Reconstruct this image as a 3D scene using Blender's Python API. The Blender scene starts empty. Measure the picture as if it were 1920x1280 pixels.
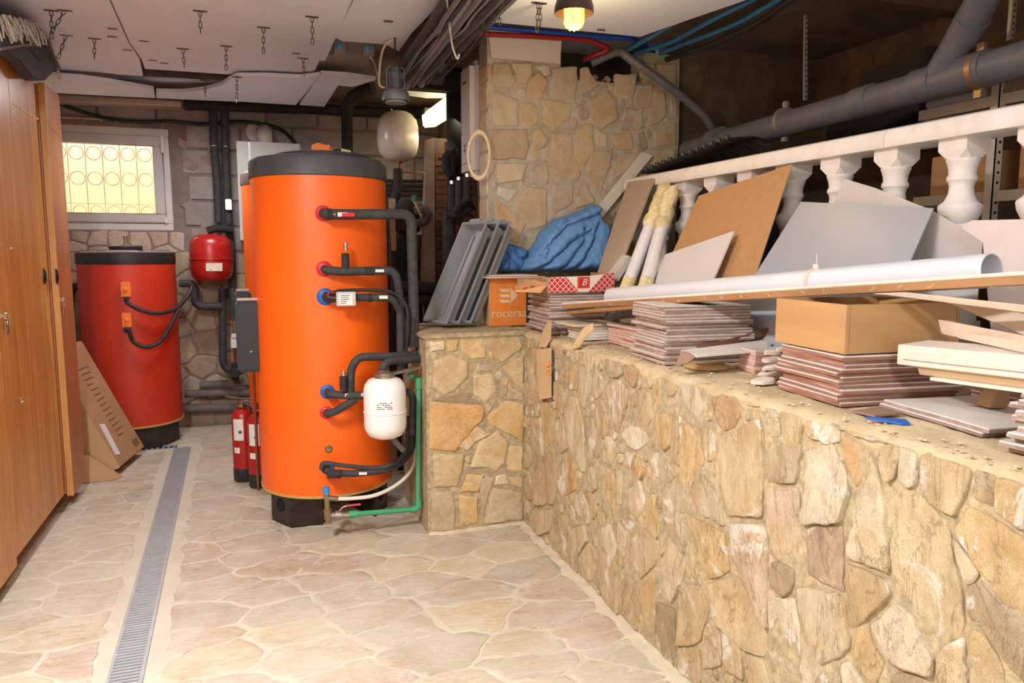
import bpy, bmesh, math, random
import numpy as np
from mathutils import Vector, Matrix, noise
from math import pi, sin, cos

# ------------------------------------------------------------------ scene, camera, world, lights, exposure
S = bpy.context.scene
COL = S.collection
F, H = 1400.0, 1.40                       # focal length in pixels of the 1920 x 1280 photograph, eye height
VPX, VPY = 462.0, 472.0                   # where the room's long axis vanishes in the photograph
PITCH = math.atan((640 - VPY) / F)
YAW = math.atan((960 - VPX) / F * cos(PITCH))
fw = Vector((sin(YAW) * cos(PITCH), cos(YAW) * cos(PITCH), -sin(PITCH)))
rt = Vector((cos(YAW), -sin(YAW), 0))
up = rt.cross(fw)
cam = bpy.data.cameras.new('camera')
cam.sensor_width = 36.0
cam.lens = 36.0 * F / 1920
cam.clip_start = 0.05
camo = bpy.data.objects.new('camera', cam)
COL.objects.link(camo)
M3 = Matrix((rt, up, -fw)).transposed()
camo.matrix_world = Matrix.Translation((0, 0, H)) @ M3.to_4x4()
S.camera = camo

S.view_settings.view_transform = 'Standard'
S.view_settings.look = 'None'
S.view_settings.gamma = 1
S.view_settings.use_curve_mapping = False
S.view_settings.exposure = 0.68

w = bpy.data.worlds.new('world')
S.world = w
w.use_nodes = True
w.node_tree.nodes['Background'].inputs[0].default_value = (0.75, 0.85, 1.0, 1)
w.node_tree.nodes['Background'].inputs[1].default_value = 1.0


def area(name, loc, rot, sx, sy, power, col):
    l = bpy.data.lights.new(name, 'AREA')
    l.shape = 'RECTANGLE'
    l.size, l.size_y, l.energy, l.color = sx, sy, power, col
    o = bpy.data.objects.new(name, l)
    o.location, o.rotation_euler = loc, rot
    COL.objects.link(o)
    return o


area('ceiling_lamp_main', (-0.70, 1.45, 2.44), (0, 0, 0), 0.16, 0.8, 76, (0.95, 0.98, 1.0))
area('ceiling_lamp_rear', (0.2, -1.3, 2.44), (0, 0, 0), 0.3, 1.2, 56, (0.955, 0.98, 1.0))
area('back_fill_light', (-0.2, 5.25, 2.36), (0, 0, 0), 0.5, 0.15, 13, (0.93, 0.96, 1.0))  # fill light added to brighten the back of the room; no fixture there
area('daylight_in_window_well', (-0.95, 7.02, 2.75), (0, 0, 0), 1.5, 0.55, 24, (1.0, 0.9, 0.74))

S.cycles.max_bounces = 8
S.cycles.use_denoising = True


# ------------------------------------------------------------------ survey: photograph pixel -> point on a known plane of the room
def _ray(u, v):
    return fw + rt * ((u - 960) / F) - up * ((v - 640) / F)


def on_x(u, v, X):
    d = _ray(u, v); t = X / d.x
    return Vector((X, d.y * t, H + d.z * t))


def on_y(u, v, Y):
    d = _ray(u, v); t = Y / d.y
    return Vector((d.x * t, Y, H + d.z * t))


def on_z(u, v, Z):
    d = _ray(u, v); t = (Z - H) / d.z
    return Vector((d.x * t, d.y * t, Z))


def seen(p, m=60):
    """does the photograph show this point (with a margin)?"""
    d = Vector(p) - Vector((0, 0, H)); z = d.dot(fw)
    if z < 0.05:
        return False
    return -m < 960 + F * d.dot(rt) / z < 1920 + m and -m < 640 - F * d.dot(up) / z < 1280 + m


# ------------------------------------------------------------------ materials
def lin(c):
    return tuple(((x / 255) / 12.92 if x / 255 <= 0.04045 else ((x / 255 + 0.055) / 1.055) ** 2.4) for x in c)


def nd(t, typ, **kw):
    n = t.nodes.new(typ)
    for k, v in kw.items():
        if k.startswith('i_'):
            n.inputs[k[2:].replace('_', ' ')].default_value = v
        else:
            setattr(n, k, v)
    return n


def mixc(t, fac, a, b, blend='MIX'):
    m = t.nodes.new('ShaderNodeMix'); m.data_type = 'RGBA'; m.blend_type = blend
    for sock, v in ((m.inputs[0], fac), (m.inputs[6], a), (m.inputs[7], b)):
        if hasattr(v, 'is_linked'):
            t.links.new(v, sock)
        elif isinstance(v, (int, float)):
            sock.default_value = v
        else:
            sock.default_value = (*v, 1)
    return m.outputs[2]


def ramp(t, src, lo, hi):
    r = nd(t, 'ShaderNodeMapRange'); r.inputs[1].default_value = lo; r.inputs[2].default_value = hi
    t.links.new(src, r.inputs[0])
    return r.outputs[0]


def coords(t, scale=(1, 1, 1), rand=True):
    tc = nd(t, 'ShaderNodeTexCoord')
    mp = nd(t, 'ShaderNodeMapping'); mp.inputs['Scale'].default_value = scale
    t.links.new(tc.outputs['Object'], mp.inputs[0])
    if rand:
        oi = nd(t, 'ShaderNodeObjectInfo')
        mu = nd(t, 'ShaderNodeMath', operation='MULTIPLY'); mu.inputs[1].default_value = 37.0
        t.links.new(oi.outputs['Random'], mu.inputs[0])
        cb = nd(t, 'ShaderNodeCombineXYZ')
        for i in range(3):
            t.links.new(mu.outputs[0], cb.inputs[i])
        t.links.new(cb.outputs[0], mp.inputs['Location'])
    return mp.outputs[0]


def noi(t, co, scale, detail=4, rough=0.6, dist=0.0):
    n = nd(t, 'ShaderNodeTexNoise'); n.inputs['Scale'].default_value = scale
    n.inputs['Detail'].default_value = detail; n.inputs['Roughness'].default_value = rough
    n.inputs['Distortion'].default_value = dist
    t.links.new(co, n.inputs['Vector'])
    return n.outputs['Fac']


def base(name):
    m = bpy.data.materials.new(name); m.use_nodes = True
    t = m.node_tree
    return m, t, t.nodes['Principled BSDF']


def bump(t, b, src, strength, dist=0.01, prev=None):
    bp = nd(t, 'ShaderNodeBump'); bp.inputs['Strength'].default_value = strength
    bp.inputs['Distance'].default_value = dist
    t.links.new(src, bp.inputs['Height'])
    if prev is not None:
        t.links.new(prev, bp.inputs['Normal'])
    t.links.new(bp.outputs[0], b.inputs['Normal'])
    return bp.outputs[0]


_M = {}


def mat(name, rgb, rough=0.5, metal=0.0, var=0.12, scale=6.0, dirt=None, dirt_amt=0.0, bmp=0.0, bscale=60, stretch=(1, 1, 1), emit=None, power=0, trans=0.0, spec=0.5, alpha=1.0, vary=0.0):
    """plain surface with a little procedural unevenness, optional dust or dirt in patches"""
    if name in _M:
        return _M[name]
    m, t, b = base(name)
    co = coords(t, stretch)
    n = noi(t, co, scale, 5, 0.62)
    c = lin(rgb)
    dark = tuple(x * (1 - var) for x in c); lite = tuple(min(1, x * (1 + var)) for x in c)
    col = mixc(t, ramp(t, n, 0.3, 0.7), dark, lite)
    if dirt:
        n2 = noi(t, co, scale * 2.3, 6, 0.7)
        f = nd(t, 'ShaderNodeMath', operation='MULTIPLY'); f.inputs[1].default_value = dirt_amt
        t.links.new(ramp(t, n2, 0.42, 0.66), f.inputs[0])
        col = mixc(t, f.outputs[0], col, lin(dirt))
    if vary:
        oi = nd(t, 'ShaderNodeObjectInfo')
        hs = nd(t, 'ShaderNodeHueSaturation')
        t.links.new(col, hs.inputs['Color'])
        mr = nd(t, 'ShaderNodeMapRange'); mr.inputs[3].default_value = 1 - vary; mr.inputs[4].default_value = 1 + vary
        t.links.new(oi.outputs['Random'], mr.inputs[0]); t.links.new(mr.outputs[0], hs.inputs['Value'])
        col = hs.outputs[0]
    t.links.new(col, b.inputs['Base Color'])
    b.inputs['Roughness'].default_value = rough
    b.inputs['Metallic'].default_value = metal
    b.inputs['Specular IOR Level'].default_value = spec
    b.inputs['Transmission Weight'].default_value = trans
    b.inputs['Alpha'].default_value = alpha
    if emit:
        b.inputs['Emission Color'].default_value = (*lin(emit), 1)
        b.inputs['Emission Strength'].default_value = power
    if bmp:
        bump(t, b, noi(t, co, bscale, 5, 0.7), bmp, 0.004)
    _M[name] = m
    return m


def wood(name, a, b_, rough=0.4, axis=2, ring=26, tint=None, bmp=0.15):
    if name in _M:
        return _M[name]
    m, t, b = base(name)
    sc = [1, 1, 1]; sc[axis] = 0.07
    co = coords(t, tuple(sc))
    n = noi(t, co, ring, 6, 0.6, 0.6)
    n2 = noi(t, co, ring * 0.16, 3, 0.5, 1.2)
    col = mixc(t, ramp(t, n, 0.3, 0.72), lin(a), lin(b_))
    col = mixc(t, ramp(t, n2, 0.45, 0.75), col, lin(tint or a), 'MIX')
    t.links.new(col, b.inputs['Base Color'])
    b.inputs['Roughness'].default_value = rough
    bump(t, b, n, bmp, 0.002)
    _M[name] = m
    return m


def stone_mat(name, dust, dust_amt, streak, bmp, white=0.5, veins=0.35, freq=1.0, grain=0.5):
    """sandstone; every stone has its own colour (object colour), with veins, ochre stain, lime bloom and dust"""
    m, t, b = base(name)
    oi = nd(t, 'ShaderNodeObjectInfo')
    co = coords(t)
    cs = coords(t, streak)
    c0 = oi.outputs['Color']

    def part(src, amt):
        v = nd(t, 'ShaderNodeMath', operation='MULTIPLY'); v.inputs[1].default_value = amt
        t.links.new(src, v.inputs[0])
        return v.outputs[0]
    n1 = noi(t, co, 6 * freq, 6, 0.7, 0.8)
    n2 = noi(t, cs, 9 * freq, 8, 0.7, 2.2)
    n3 = noi(t, co, 42 * freq, 6, 0.8)
    n4 = noi(t, co, 3.6 * freq, 6, 0.7, 1.0)
    n5 = noi(t, cs, 22 * freq, 6, 0.75, 0.6)
    mul = lambda c: mixc(t, 1.0, c0, c, 'MULTIPLY')
    col = mixc(t, ramp(t, n1, 0.36, 0.66), c0, mul((0.80, 0.66, 0.47)))
    col = mixc(t, part(ramp(t, n2, 0.5, 0.66), veins), col, mul((0.60, 0.50, 0.43)))
    col = mixc(t, part(ramp(t, n5, 0.52, 0.7), grain), col, mul((0.60, 0.50, 0.38)))
    ab = nd(t, 'ShaderNodeMath', operation='SUBTRACT'); ab.inputs[1].default_value = 0.5
    t.links.new(noi(t, cs, 4.5 * freq, 5, 0.62, 1.0), ab.inputs[0])
    ab2 = nd(t, 'ShaderNodeMath', operation='ABSOLUTE'); t.links.new(ab.outputs[0], ab2.inputs[0])
    crack = ramp(t, ab2.outputs[0], 0.012, 0.0)
    col = mixc(t, part(ramp(t, n4, 0.575, 0.625), white), col, lin((246, 240, 228)))
    col = mixc(t, part(crack, grain * 0.9), col, mul((0.34, 0.27, 0.2)))
    col = mixc(t, part(ramp(t, n3, 0.56, 0.72), grain), col, mul((0.52, 0.42, 0.32)))
    if dust:
        col = mixc(t, part(ramp(t, noi(t, coords(t, rand=False), 1.6, 6, 0.66), 0.33, 0.62), dust_amt), col, lin(dust))
    t.links.new(col, b.inputs['Base Color'])
    b.inputs['Roughness'].default_value = 0.85
    b.inputs['Specular IOR Level'].default_value = 0.25
    inv = nd(t, 'ShaderNodeMath', operation='SUBTRACT'); inv.inputs[0].default_value = 1.0
    t.links.new(crack, inv.inputs[1])
    p = bump(t, b, n2, bmp, 0.02)
    p = bump(t, b, inv.outputs[0], bmp * grain, 0.006, p)
    p = bump(t, b, n5, bmp * 0.9, 0.014, p)
    p = bump(t, b, n3, bmp, 0.008, p)
    bump(t, b, noi(t, co, 160, 3, 0.8), bmp * 0.5, 0.0015, p)
    return m


# ------------------------------------------------------------------ mesh building
class MB:
    def __init__(self):
        self.v = []; self.f = []

    def add(self, vs, fs):
        o = len(self.v)
        self.v += [Vector(x) for x in vs]
        self.f += [tuple(i + o for i in f) for f in fs]
        return self

    def box(self, lo, hi, mtx=None):
        (a, b, c), (d, e, f) = lo, hi
        vs = [Vector(p) for p in ((a, b, c), (d, b, c), (d, e, c), (a, e, c), (a, b, f), (d, b, f), (d, e, f), (a, e, f))]
        if mtx is not None:
            vs = [mtx @ p for p in vs]
        return self.add(vs, [(0, 3, 2, 1), (4, 5, 6, 7), (0, 1, 5, 4), (1, 2, 6, 5), (2, 3, 7, 6), (3, 0, 4, 7)])

    def slab(self, pts, off):
        """polygon with its own thickness: pts in order, extruded by the vector off"""
        pts = [Vector(p) for p in pts]; off = Vector(off); n = len(pts)
        nrm = sum(((pts[i] - pts[0]).cross(pts[(i + 1) % n] - pts[0]) for i in range(1, n)), Vector())
        if nrm.dot(off) > 0:
            pts = pts[::-1]
        vs = pts + [p + off for p in pts]
        fs = [tuple(range(n)), tuple(range(2 * n - 1, n - 1, -1))]
        fs += [(i, i + n, (i + 1) % n + n, (i + 1) % n) for i in range(n)]
        return self.add(vs, fs)

    def panel(self, pts, t, back=None):
        """slab of thickness t along its own normal; back: a point the thickness goes towards"""
        p = [Vector(x) for x in pts]
        n = (p[1] - p[0]).cross(p[2] - p[0])
        if n.length < 1e-9 and len(p) > 3:
            n = (p[1] - p[0]).cross(p[3] - p[0])
        n.normalize()
        if back is not None and n.dot(Vector(back) - p[0]) < 0:
            n = -n
        return self.slab(p, n * t)

    def lathe(self, prof, c=(0, 0, 0), seg=32, axis=None, cap=True):
        c = Vector(c)
        q = Vector((0, 0, 1)).rotation_difference(Vector(axis)) if axis is not None else None
        vs = []; n = len(prof)
        for r, z in prof:
            for k in range(seg):
                a = 2 * pi * k / seg
                p = Vector((r * cos(a), r * sin(a), z))
                vs.append(c + (q @ p if q else p))
        fs = []
        for i in range(n - 1):
            for k in range(seg):
                k2 = (k + 1) % seg
                fs.append((i * seg + k, i * seg + k2, (i + 1) * seg + k2, (i + 1) * seg + k))
        if cap:
            fs.append(tuple(range(seg - 1, -1, -1))); fs.append(tuple((n - 1) * seg + k for k in range(seg)))
        return self.add(vs, fs)

    def tube(self, path, r, seg=10, fillet=0.0, closed=False, hole=0.0):
        P = [Vector(p) for p in path]
        if fillet and len(P) > 2:
            Q = [P[0]]
            for i in range(1, len(P) - 1):
                a, b, c = P[i - 1], P[i], P[i + 1]
                d1, d2 = (a - b), (c - b)
                L = min(fillet, d1.length * 0.48, d2.length * 0.48)
                s, e = b + d1.normalized() * L, b + d2.normalized() * L
                for k in range(6):
                    u = k / 5
                    Q.append(s * (1 - u) ** 2 + b * 2 * u * (1 - u) + e * u * u)
            Q.append(P[-1]); P = Q
        n = len(P); rs = r if isinstance(r, (list, tuple)) else [r] * n
        T = []
        for i in range(n):
            if closed:
                d = P[(i + 1) % n] - P[i - 1]
            else:
                d = P[min(i + 1, n - 1)] - P[max(i - 1, 0)]
            T.append(d.normalized())
        x = T[0].orthogonal().normalized(); vs = []
        for i in range(n):
            if i:
                x = (T[i - 1].rotation_difference(T[i]) @ x)
            x = (x - T[i] * x.dot(T[i])).normalized(); y = T[i].cross(x)
            for k in range(seg):
                a = 2 * pi * k / seg
                vs.append(P[i] + (x * cos(a) + y * sin(a)) * rs[i])
        fs = []
        for i in range(n if closed else n - 1):
            j = (i + 1) % n
            for k in range(seg):
                k2 = (k + 1) % seg
                fs.append((i * seg + k, i * seg + k2, j * seg + k2, j * seg + k))
        if not closed and not hole:
            fs.append(tuple(range(seg - 1, -1, -1))); fs.append(tuple((n - 1) * seg + k for k in range(seg)))
        return self.add(vs, fs)

    def ring(self, c, ax, R, r, seg=24, sr=8, stretch=1.0):
        ax = Vector(ax).normalized(); x = ax.orthogonal().normalized(); y = ax.cross(x); c = Vector(c)
        return self.tube([c + (x * cos(2 * pi * k / seg) + y * sin(2 * pi * k / seg) * stretch) * R for k in range(seg)], r, sr, closed=True)


def curve_pts(P, n=8):
    """smooth path through the points P (Catmull-Rom)"""
    P = [Vector(p) for p in P]
    Q = [P[0] * 2 - P[1]] + P + [P[-1] * 2 - P[-2]]
    out = []
    for i in range(1, len(Q) - 2):
        a, b, c, d = Q[i - 1:i + 3]
        for k in range(n):
            t = k / n
            out.append(0.5 * ((2 * b) + (c - a) * t + (2 * a - 5 * b + 4 * c - d) * t * t + (3 * b - a - 3 * c + d) * t ** 3))
    out.append(P[-1])
    return out


def wloc(o):
    v = Vector((0, 0, 0))
    while o is not None:
        v += o.location; o = o.parent
    return v


def obj(name, mb, m, parent=None, bev=0.0, smooth=True, color=None, angle=38):
    me = bpy.data.meshes.new(name)
    if parent is None:
        xs = np.array([tuple(p) for p in mb.v])
        org = Vector(((xs[:, 0].min() + xs[:, 0].max()) / 2, (xs[:, 1].min() + xs[:, 1].max()) / 2, xs[:, 2].min()))
    else:
        org = wloc(parent)
    me.from_pydata([tuple(p - org) for p in mb.v], [], mb.f)
    if bev:
        bm = bmesh.new(); bm.from_mesh(me)
        bmesh.ops.remove_doubles(bm, verts=bm.verts, dist=1e-5)
        ed = [e for e in bm.edges if len(e.link_faces) == 2 and e.calc_face_angle(0) > 0.6]
        bmesh.ops.bevel(bm, geom=ed, offset=bev, segments=2, affect='EDGES', clamp_overlap=True)
        bm.to_mesh(me); bm.free()
    if smooth:
        me.polygons.foreach_set('use_smooth', [True] * len(me.polygons))
        me.set_sharp_from_angle(angle=math.radians(angle))
    me.materials.append(m)
    o = bpy.data.objects.new(name, me)
    COL.objects.link(o)
    if parent is None:
        o.location = org
    else:
        o.parent = parent
    if color:
        o.color = (*lin(color), 1)
    return o


def tag(o, label, cat, group=None):
    o['label'] = label; o['category'] = cat
    if group:
        o['group'] = group
    return o


def thing(name, label, cat, loc, group=None):
    o = bpy.data.objects.new(name, None)
    COL.objects.link(o); o.location = loc; o.empty_display_size = 0.1
    return tag(o, label, cat, group)


def struct(o):
    o['kind'] = 'structure'
    return o


def B(lo, hi, mtx=None):
    return MB().box(lo, hi, mtx)


def T(path, r, seg=10, fillet=0.0):
    return MB().tube(path, r, seg, fillet)


ORD = ['topmost', 'second from top', 'third from top', 'fourth from top', 'fifth from top', 'sixth from top', 'seventh from top', 'eighth from top', 'ninth from top', 'tenth from top', 'eleventh from top', 'twelfth from top', 'thirteenth from top', 'fourteenth from top', 'fifteenth from top', 'sixteenth from top', 'seventeenth from top', 'eighteenth from top', 'nineteenth from top', 'twentieth from top', 'twenty-first from top']


# ------------------------------------------------------------------ irregular stones (weighted Voronoi cells, each a solid of its own)
def clip(poly, n, d):
    out = []
    for i in range(len(poly)):
        a, b = poly[i], poly[(i + 1) % len(poly)]
        da, db = a[0] * n[0] + a[1] * n[1] - d, b[0] * n[0] + b[1] * n[1] - d
        if da <= 0:
            out.append(a)
        if (da < 0 < db) or (db < 0 < da):
            s = da / (da - db)
            out.append((a[0] + (b[0] - a[0]) * s, a[1] + (b[1] - a[1]) * s))
    return out


def cells(seeds, bound, metric=(1.0, 1.0), gap=0.012):
    """seeds (x, y, weight) -> one polygon each inside bound, joints of width gap between them"""
    A = np.array([(s[0], s[1]) for s in seeds]); W = np.array([s[2] if len(s) > 2 else 0 for s in seeds])
    mx, my = metric[0] ** 2, metric[1] ** 2
    out = []
    for i, p in enumerate(A):
        poly = list(bound)
        d2 = (A[:, 0] - p[0]) ** 2 * mx + (A[:, 1] - p[1]) ** 2 * my
        for j in np.argsort(d2)[1:26]:
            q = A[j]
            nx, ny = 2 * mx * (q[0] - p[0]), 2 * my * (q[1] - p[1])
            d = mx * (q[0] ** 2 - p[0] ** 2) + my * (q[1] ** 2 - p[1] ** 2) + W[i] - W[j]
            L = math.hypot(nx, ny)
            if L < 1e-9:
                continue
            poly = clip(poly, (nx / L, ny / L), d / L - gap / 2)
            if len(poly) < 3:
                break
        out.append(poly)
    return out


TRACE = {}


def traced(parent, txt, k, ox, oy, on_plane, to2, place, m, rng, tint, mixf, grow=1.0, **kw):
    """stones whose outlines were measured in the photograph, each a solid of its own; returns the outlines on the wall"""
    out = []
    for it in txt.split(';'):
        c, *pts = it.split()
        poly = []
        for p in pts:
            a, b_ = map(float, p.split(','))
            poly.append(to2(on_plane(ox + a / k, oy + b_ / k)))
        cx = sum(p[0] for p in poly) / len(poly); cy = sum(p[1] for p in poly) / len(poly)
        poly = [(cx + (p[0] - cx) * grow, max(0.0, cy + (p[1] - cy) * grow)) for p in poly]
        out.append(poly)
        col = tuple(x * (1 - mixf) + y_ * mixf for x, y_ in zip(PAL[c], tint))
        obj('stone', stone(poly, place, rng.uniform(kw['h0'], kw['h1']), kw['rough'], kw['tilt'], rng, kw['step'], kw['jag'], back=-0.02, rim=kw['rim'], warp=kw['warp'], cleft=kw['cleft']), m, parent, color=col, angle=50)
    return out


def fillers(parent, polys, box, place, m, rng, n, tint, ok, **kw):
    """small stones wedged into the joints between the measured ones"""
    x0, x1, y0, y1 = box
    P = [[Vector(p) for p in q] for q in polys]

    def dist(p):
        d = 9
        for q in P:
            ins = False
            for i in range(len(q)):
                a, b_ = q[i], q[i - 1]
                if (a.y > p.y) != (b_.y > p.y) and p.x < (b_.x - a.x) * (p.y - a.y) / (b_.y - a.y) + a.x:
                    ins = not ins
                ab = b_ - a; t_ = max(0, min(1, (p - a).dot(ab) / max(1e-9, ab.dot(ab))))
                d = min(d, (p - a - ab * t_).length)
            if ins:
                return -1
        return d
    for _ in range(n):
        p = Vector((rng.uniform(x0, x1), rng.uniform(y0, y1)))
        if not ok(p):
            continue
        d = min(dist(p), p.x - x0 + 0.02, x1 - p.x + 0.02, p.y - y0 + 0.02, 0.075)
        if d < 0.016:
            continue
        k = rng.choice((4, 5, 6)); a0 = rng.uniform(0, 6)
        poly = [(p.x + d * 1.02 * cos(a0 + 2 * pi * i / k) * rng.uniform(.85, 1.0), min(y1, max(y0, p.y + d * 1.15 * sin(a0 + 2 * pi * i / k)))) for i in range(k)]
        P.append([Vector(q) for q in poly])
        col = tuple(x * 0.5 + y_ * 0.5 for x, y_ in zip(PAL[rng.choice('btgpok')], tint))
        obj('stone', stone(poly, place, rng.uniform(0.002, 0.007), kw['rough'], 0.05, rng, 0.02, kw['jag'], back=-0.02, rim=0.004, warp=0.004, cleft=kw['cleft']), m, parent, color=col, angle=50)


def poly_area(p):
    return 0.5 * abs(sum(p[i][0] * p[(i + 1) % len(p)][1] - p[(i + 1) % len(p)][0] * p[i][1] for i in range(len(p))))


def stone(poly, place, h, rough, tilt, rng, step=0.035, jag=0.004, back=-0.03, rim=0.007, warp=0.0, cleft=0.0):
    """solid stone over a polygon; place(u, v, height) -> world point; knocked-off rim, uneven face"""
    pts = []
    n = len(poly)
    cut = []
    for i in range(n):                                    # corners taken off
        a, b, c = poly[i - 1], poly[i], poly[(i + 1) % n]
        k1 = min(0.2, 0.005 / max(1e-6, math.dist(a, b))); k2 = min(0.2, 0.005 / max(1e-6, math.dist(b, c)))
        cut.append((b[0] + (a[0] - b[0]) * k1, b[1] + (a[1] - b[1]) * k1))
        cut.append((b[0] + (c[0] - b[0]) * k2, b[1] + (c[1] - b[1]) * k2))
    n = len(cut)
    for i in range(n):
        a, b = cut[i], cut[(i + 1) % n]
        L = math.dist(a, b); k = max(1, min(9, int(L / step)))
        nx, ny = (b[1] - a[1]) / (L + 1e-9), -(b[0] - a[0]) / (L + 1e-9)
        for q in range(k):
            s = q / k
            j = rng.uniform(-1, 0.35) * jag if q else 0
            pts.append((a[0] + (b[0] - a[0]) * s - nx * j, a[1] + (b[1] - a[1]) * s - ny * j))
    if warp:
        pts = [(u + warp * noise.noise((u * 11, v * 11, 3.1)) + warp * 0.5 * noise.noise((u * 30, v * 30, 8.2)), v + warp * noise.noise((u * 11, v * 11, 9.7)) + warp * 0.5 * noise.noise((u * 30, v * 30, 1.2))) for u, v in pts]
        sc_ = rng.uniform(0.955, 1.0)
        mx_ = sum(p[0] for p in pts) / len(pts); my_ = sum(p[1] for p in pts) / len(pts)
        pts = [(mx_ + (u - mx_) * sc_, my_ + (v - my_) * sc_) for u, v in pts]
    cx = sum(p[0] for p in pts) / len(pts); cy = sum(p[1] for p in pts) / len(pts)
    R = max(0.02, math.sqrt(poly_area(poly) / pi))
    tx, ty = rng.uniform(-tilt, tilt), rng.uniform(-tilt, tilt)
    ox = rng.uniform(0, 50)

    def hh(u, v):
        f = noise.noise((u * 9 + ox, v * 5, ox)) * rough + noise.noise((u * 26 + ox, v * 17, ox)) * rough * 0.45
        if cleft:
            q = noise.noise((u * 8 + ox, v * 3.5 + ox, 4.0)) * 2.2
            f += cleft * (math.floor(q) + min(1.0, (q - math.floor(q)) * 6)) * 0.5
            f += cleft * 0.5 * noise.noise((u * 60 + ox, v * 34, ox))
        return h + f + (u - cx) * tx + (v - cy) * ty
    k1 = max(0.4, 1 - rim / R)
    rings = [(1.0, 'b'), (1.0, 'm'), (k1, 't'), (0.84 * k1, 't'), (0.68 * k1, 't'), (0.5 * k1, 't'), (0.32 * k1, 't'), (0.15 * k1, 't')]
    vs = []; N = len(pts)
    for s, kind in rings:
        for (u, v) in pts:
            u2, v2 = cx + (u - cx) * s, cy + (v - cy) * s
            z = back if kind == 'b' else (hh(u2, v2) - rim * 0.9 if kind == 'm' else hh(u2, v2))
            vs.append(place(u2, v2, z))
    vs.append(place(cx, cy, hh(cx, cy)))
    fs = []
    for r in range(len(rings) - 1):
        for i in range(N):
            j = (i + 1) % N
            fs.append((r * N + i, r * N + j, (r + 1) * N + j, (r + 1) * N + i))
    L0 = (len(rings) - 1) * N
    fs += [(L0 + i, L0 + (i + 1) % N, len(vs) - 1) for i in range(N)]
    e1 = Vector(place(1, 0, 0)) - Vector(place(0, 0, 0)); e2 = Vector(place(0, 1, 0)) - Vector(place(0, 0, 0))
    e3 = Vector(place(0, 0, 1)) - Vector(place(0, 0, 0))
    area2 = sum(pts[i][0] * pts[(i + 1) % N][1] - pts[(i + 1) % N][0] * pts[i][1] for i in range(N))
    if (e1.cross(e2).dot(e3) > 0) != (area2 > 0):
        fs = [f[::-1] for f in fs]
    return MB().add(vs, fs)


def scatter(rng, x0, x1, y0, y1, dmin, metric=(1, 1), tries=4000, seeds=(), skip=None):
    pts = list(seeds)
    for _ in range(tries):
        p = (rng.uniform(x0, x1), rng.uniform(y0, y1))
        r = dmin * rng.uniform(0.75, 1.35)
        if skip and skip(p):
            continue
        if all(((p[0] - q[0]) * metric[0]) ** 2 + ((p[1] - q[1]) * metric[1]) ** 2 > r * r for q in pts):
            pts.append(p)
    return pts

# ================================================================== SETTING
PAL = dict(b=(226, 206, 170), o=(222, 190, 136), p=(234, 222, 198), t=(212, 188, 150), g=(198, 182, 160), w=(242, 236, 224),
           n=(190, 152, 116), r=(220, 194, 176), y=(226, 178, 120), k=(166, 148, 130), m=(186, 160, 150))
mortar_wall = mat('sandy_wall_mortar', (184, 165, 130), 0.95, var=0.3, scale=22, dirt=(140, 122, 94), dirt_amt=0.75, bmp=1.0, bscale=70)
mortar_grey = mat('grey_wall_mortar', (186, 176, 160), 0.95, var=0.18, scale=8, dirt=(140, 128, 110), dirt_amt=0.5, bmp=0.8, bscale=80)
mortar_floor = mat('pale_floor_mortar', (200, 189, 170), 0.9, var=0.1, scale=5, dirt=(188, 175, 154), dirt_amt=0.5, bmp=0.35, bscale=70)
dust_mat = mat('sandy_dust', (208, 186, 148), 1.0, var=0.2, scale=7, dirt=(176, 150, 112), dirt_amt=0.5, bmp=0.8, bscale=120)
slab_mat = mat('dark_concrete', (126, 108, 94), 0.95, var=0.22, scale=3, dirt=(96, 78, 62), dirt_amt=0.6, bmp=0.4)
crawl_mat = mat('brown_dirty_render', (112, 92, 74), 0.95, var=0.3, scale=2.2, dirt=(70, 56, 46), dirt_amt=0.7, bmp=0.5)
plaster_mat = mat('white_plaster', (214, 204, 194), 0.9, var=0.06, scale=4, bmp=0.25)
wall_stone = stone_mat('wall_sandstone', (226, 206, 168), 0.25, (1, 1, 0.35), 0.9, white=0.75, veins=0.5, grain=0.6)
end_stone = stone_mat('end_wall_sandstone', (222, 200, 160), 0.3, (0.6, 1, 0.8), 0.55, white=0.3, veins=0.4, grain=0.4)
pillar_stone = stone_mat('pillar_sandstone', (190, 179, 164), 0.4, (1, 1, 0.5), 0.3, white=0.1, veins=0.25, grain=0.3)
floor_stone = stone_mat('floor_flagstone', (205, 194, 176), 0.7, (0.5, 1.7, 1), 0.4, white=0.3, veins=0.5, grain=0.45)
back_stone = stone_mat('back_wall_cladding', (176, 158, 140), 0.35, (1, 1, 1), 0.3, white=0.0, veins=0.2)

XW, YR, ZL = 1.31, 3.52, 1.005            # face of the right wall, face of its return, height of the ledge
YB = 6.45                                 # back wall

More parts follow.
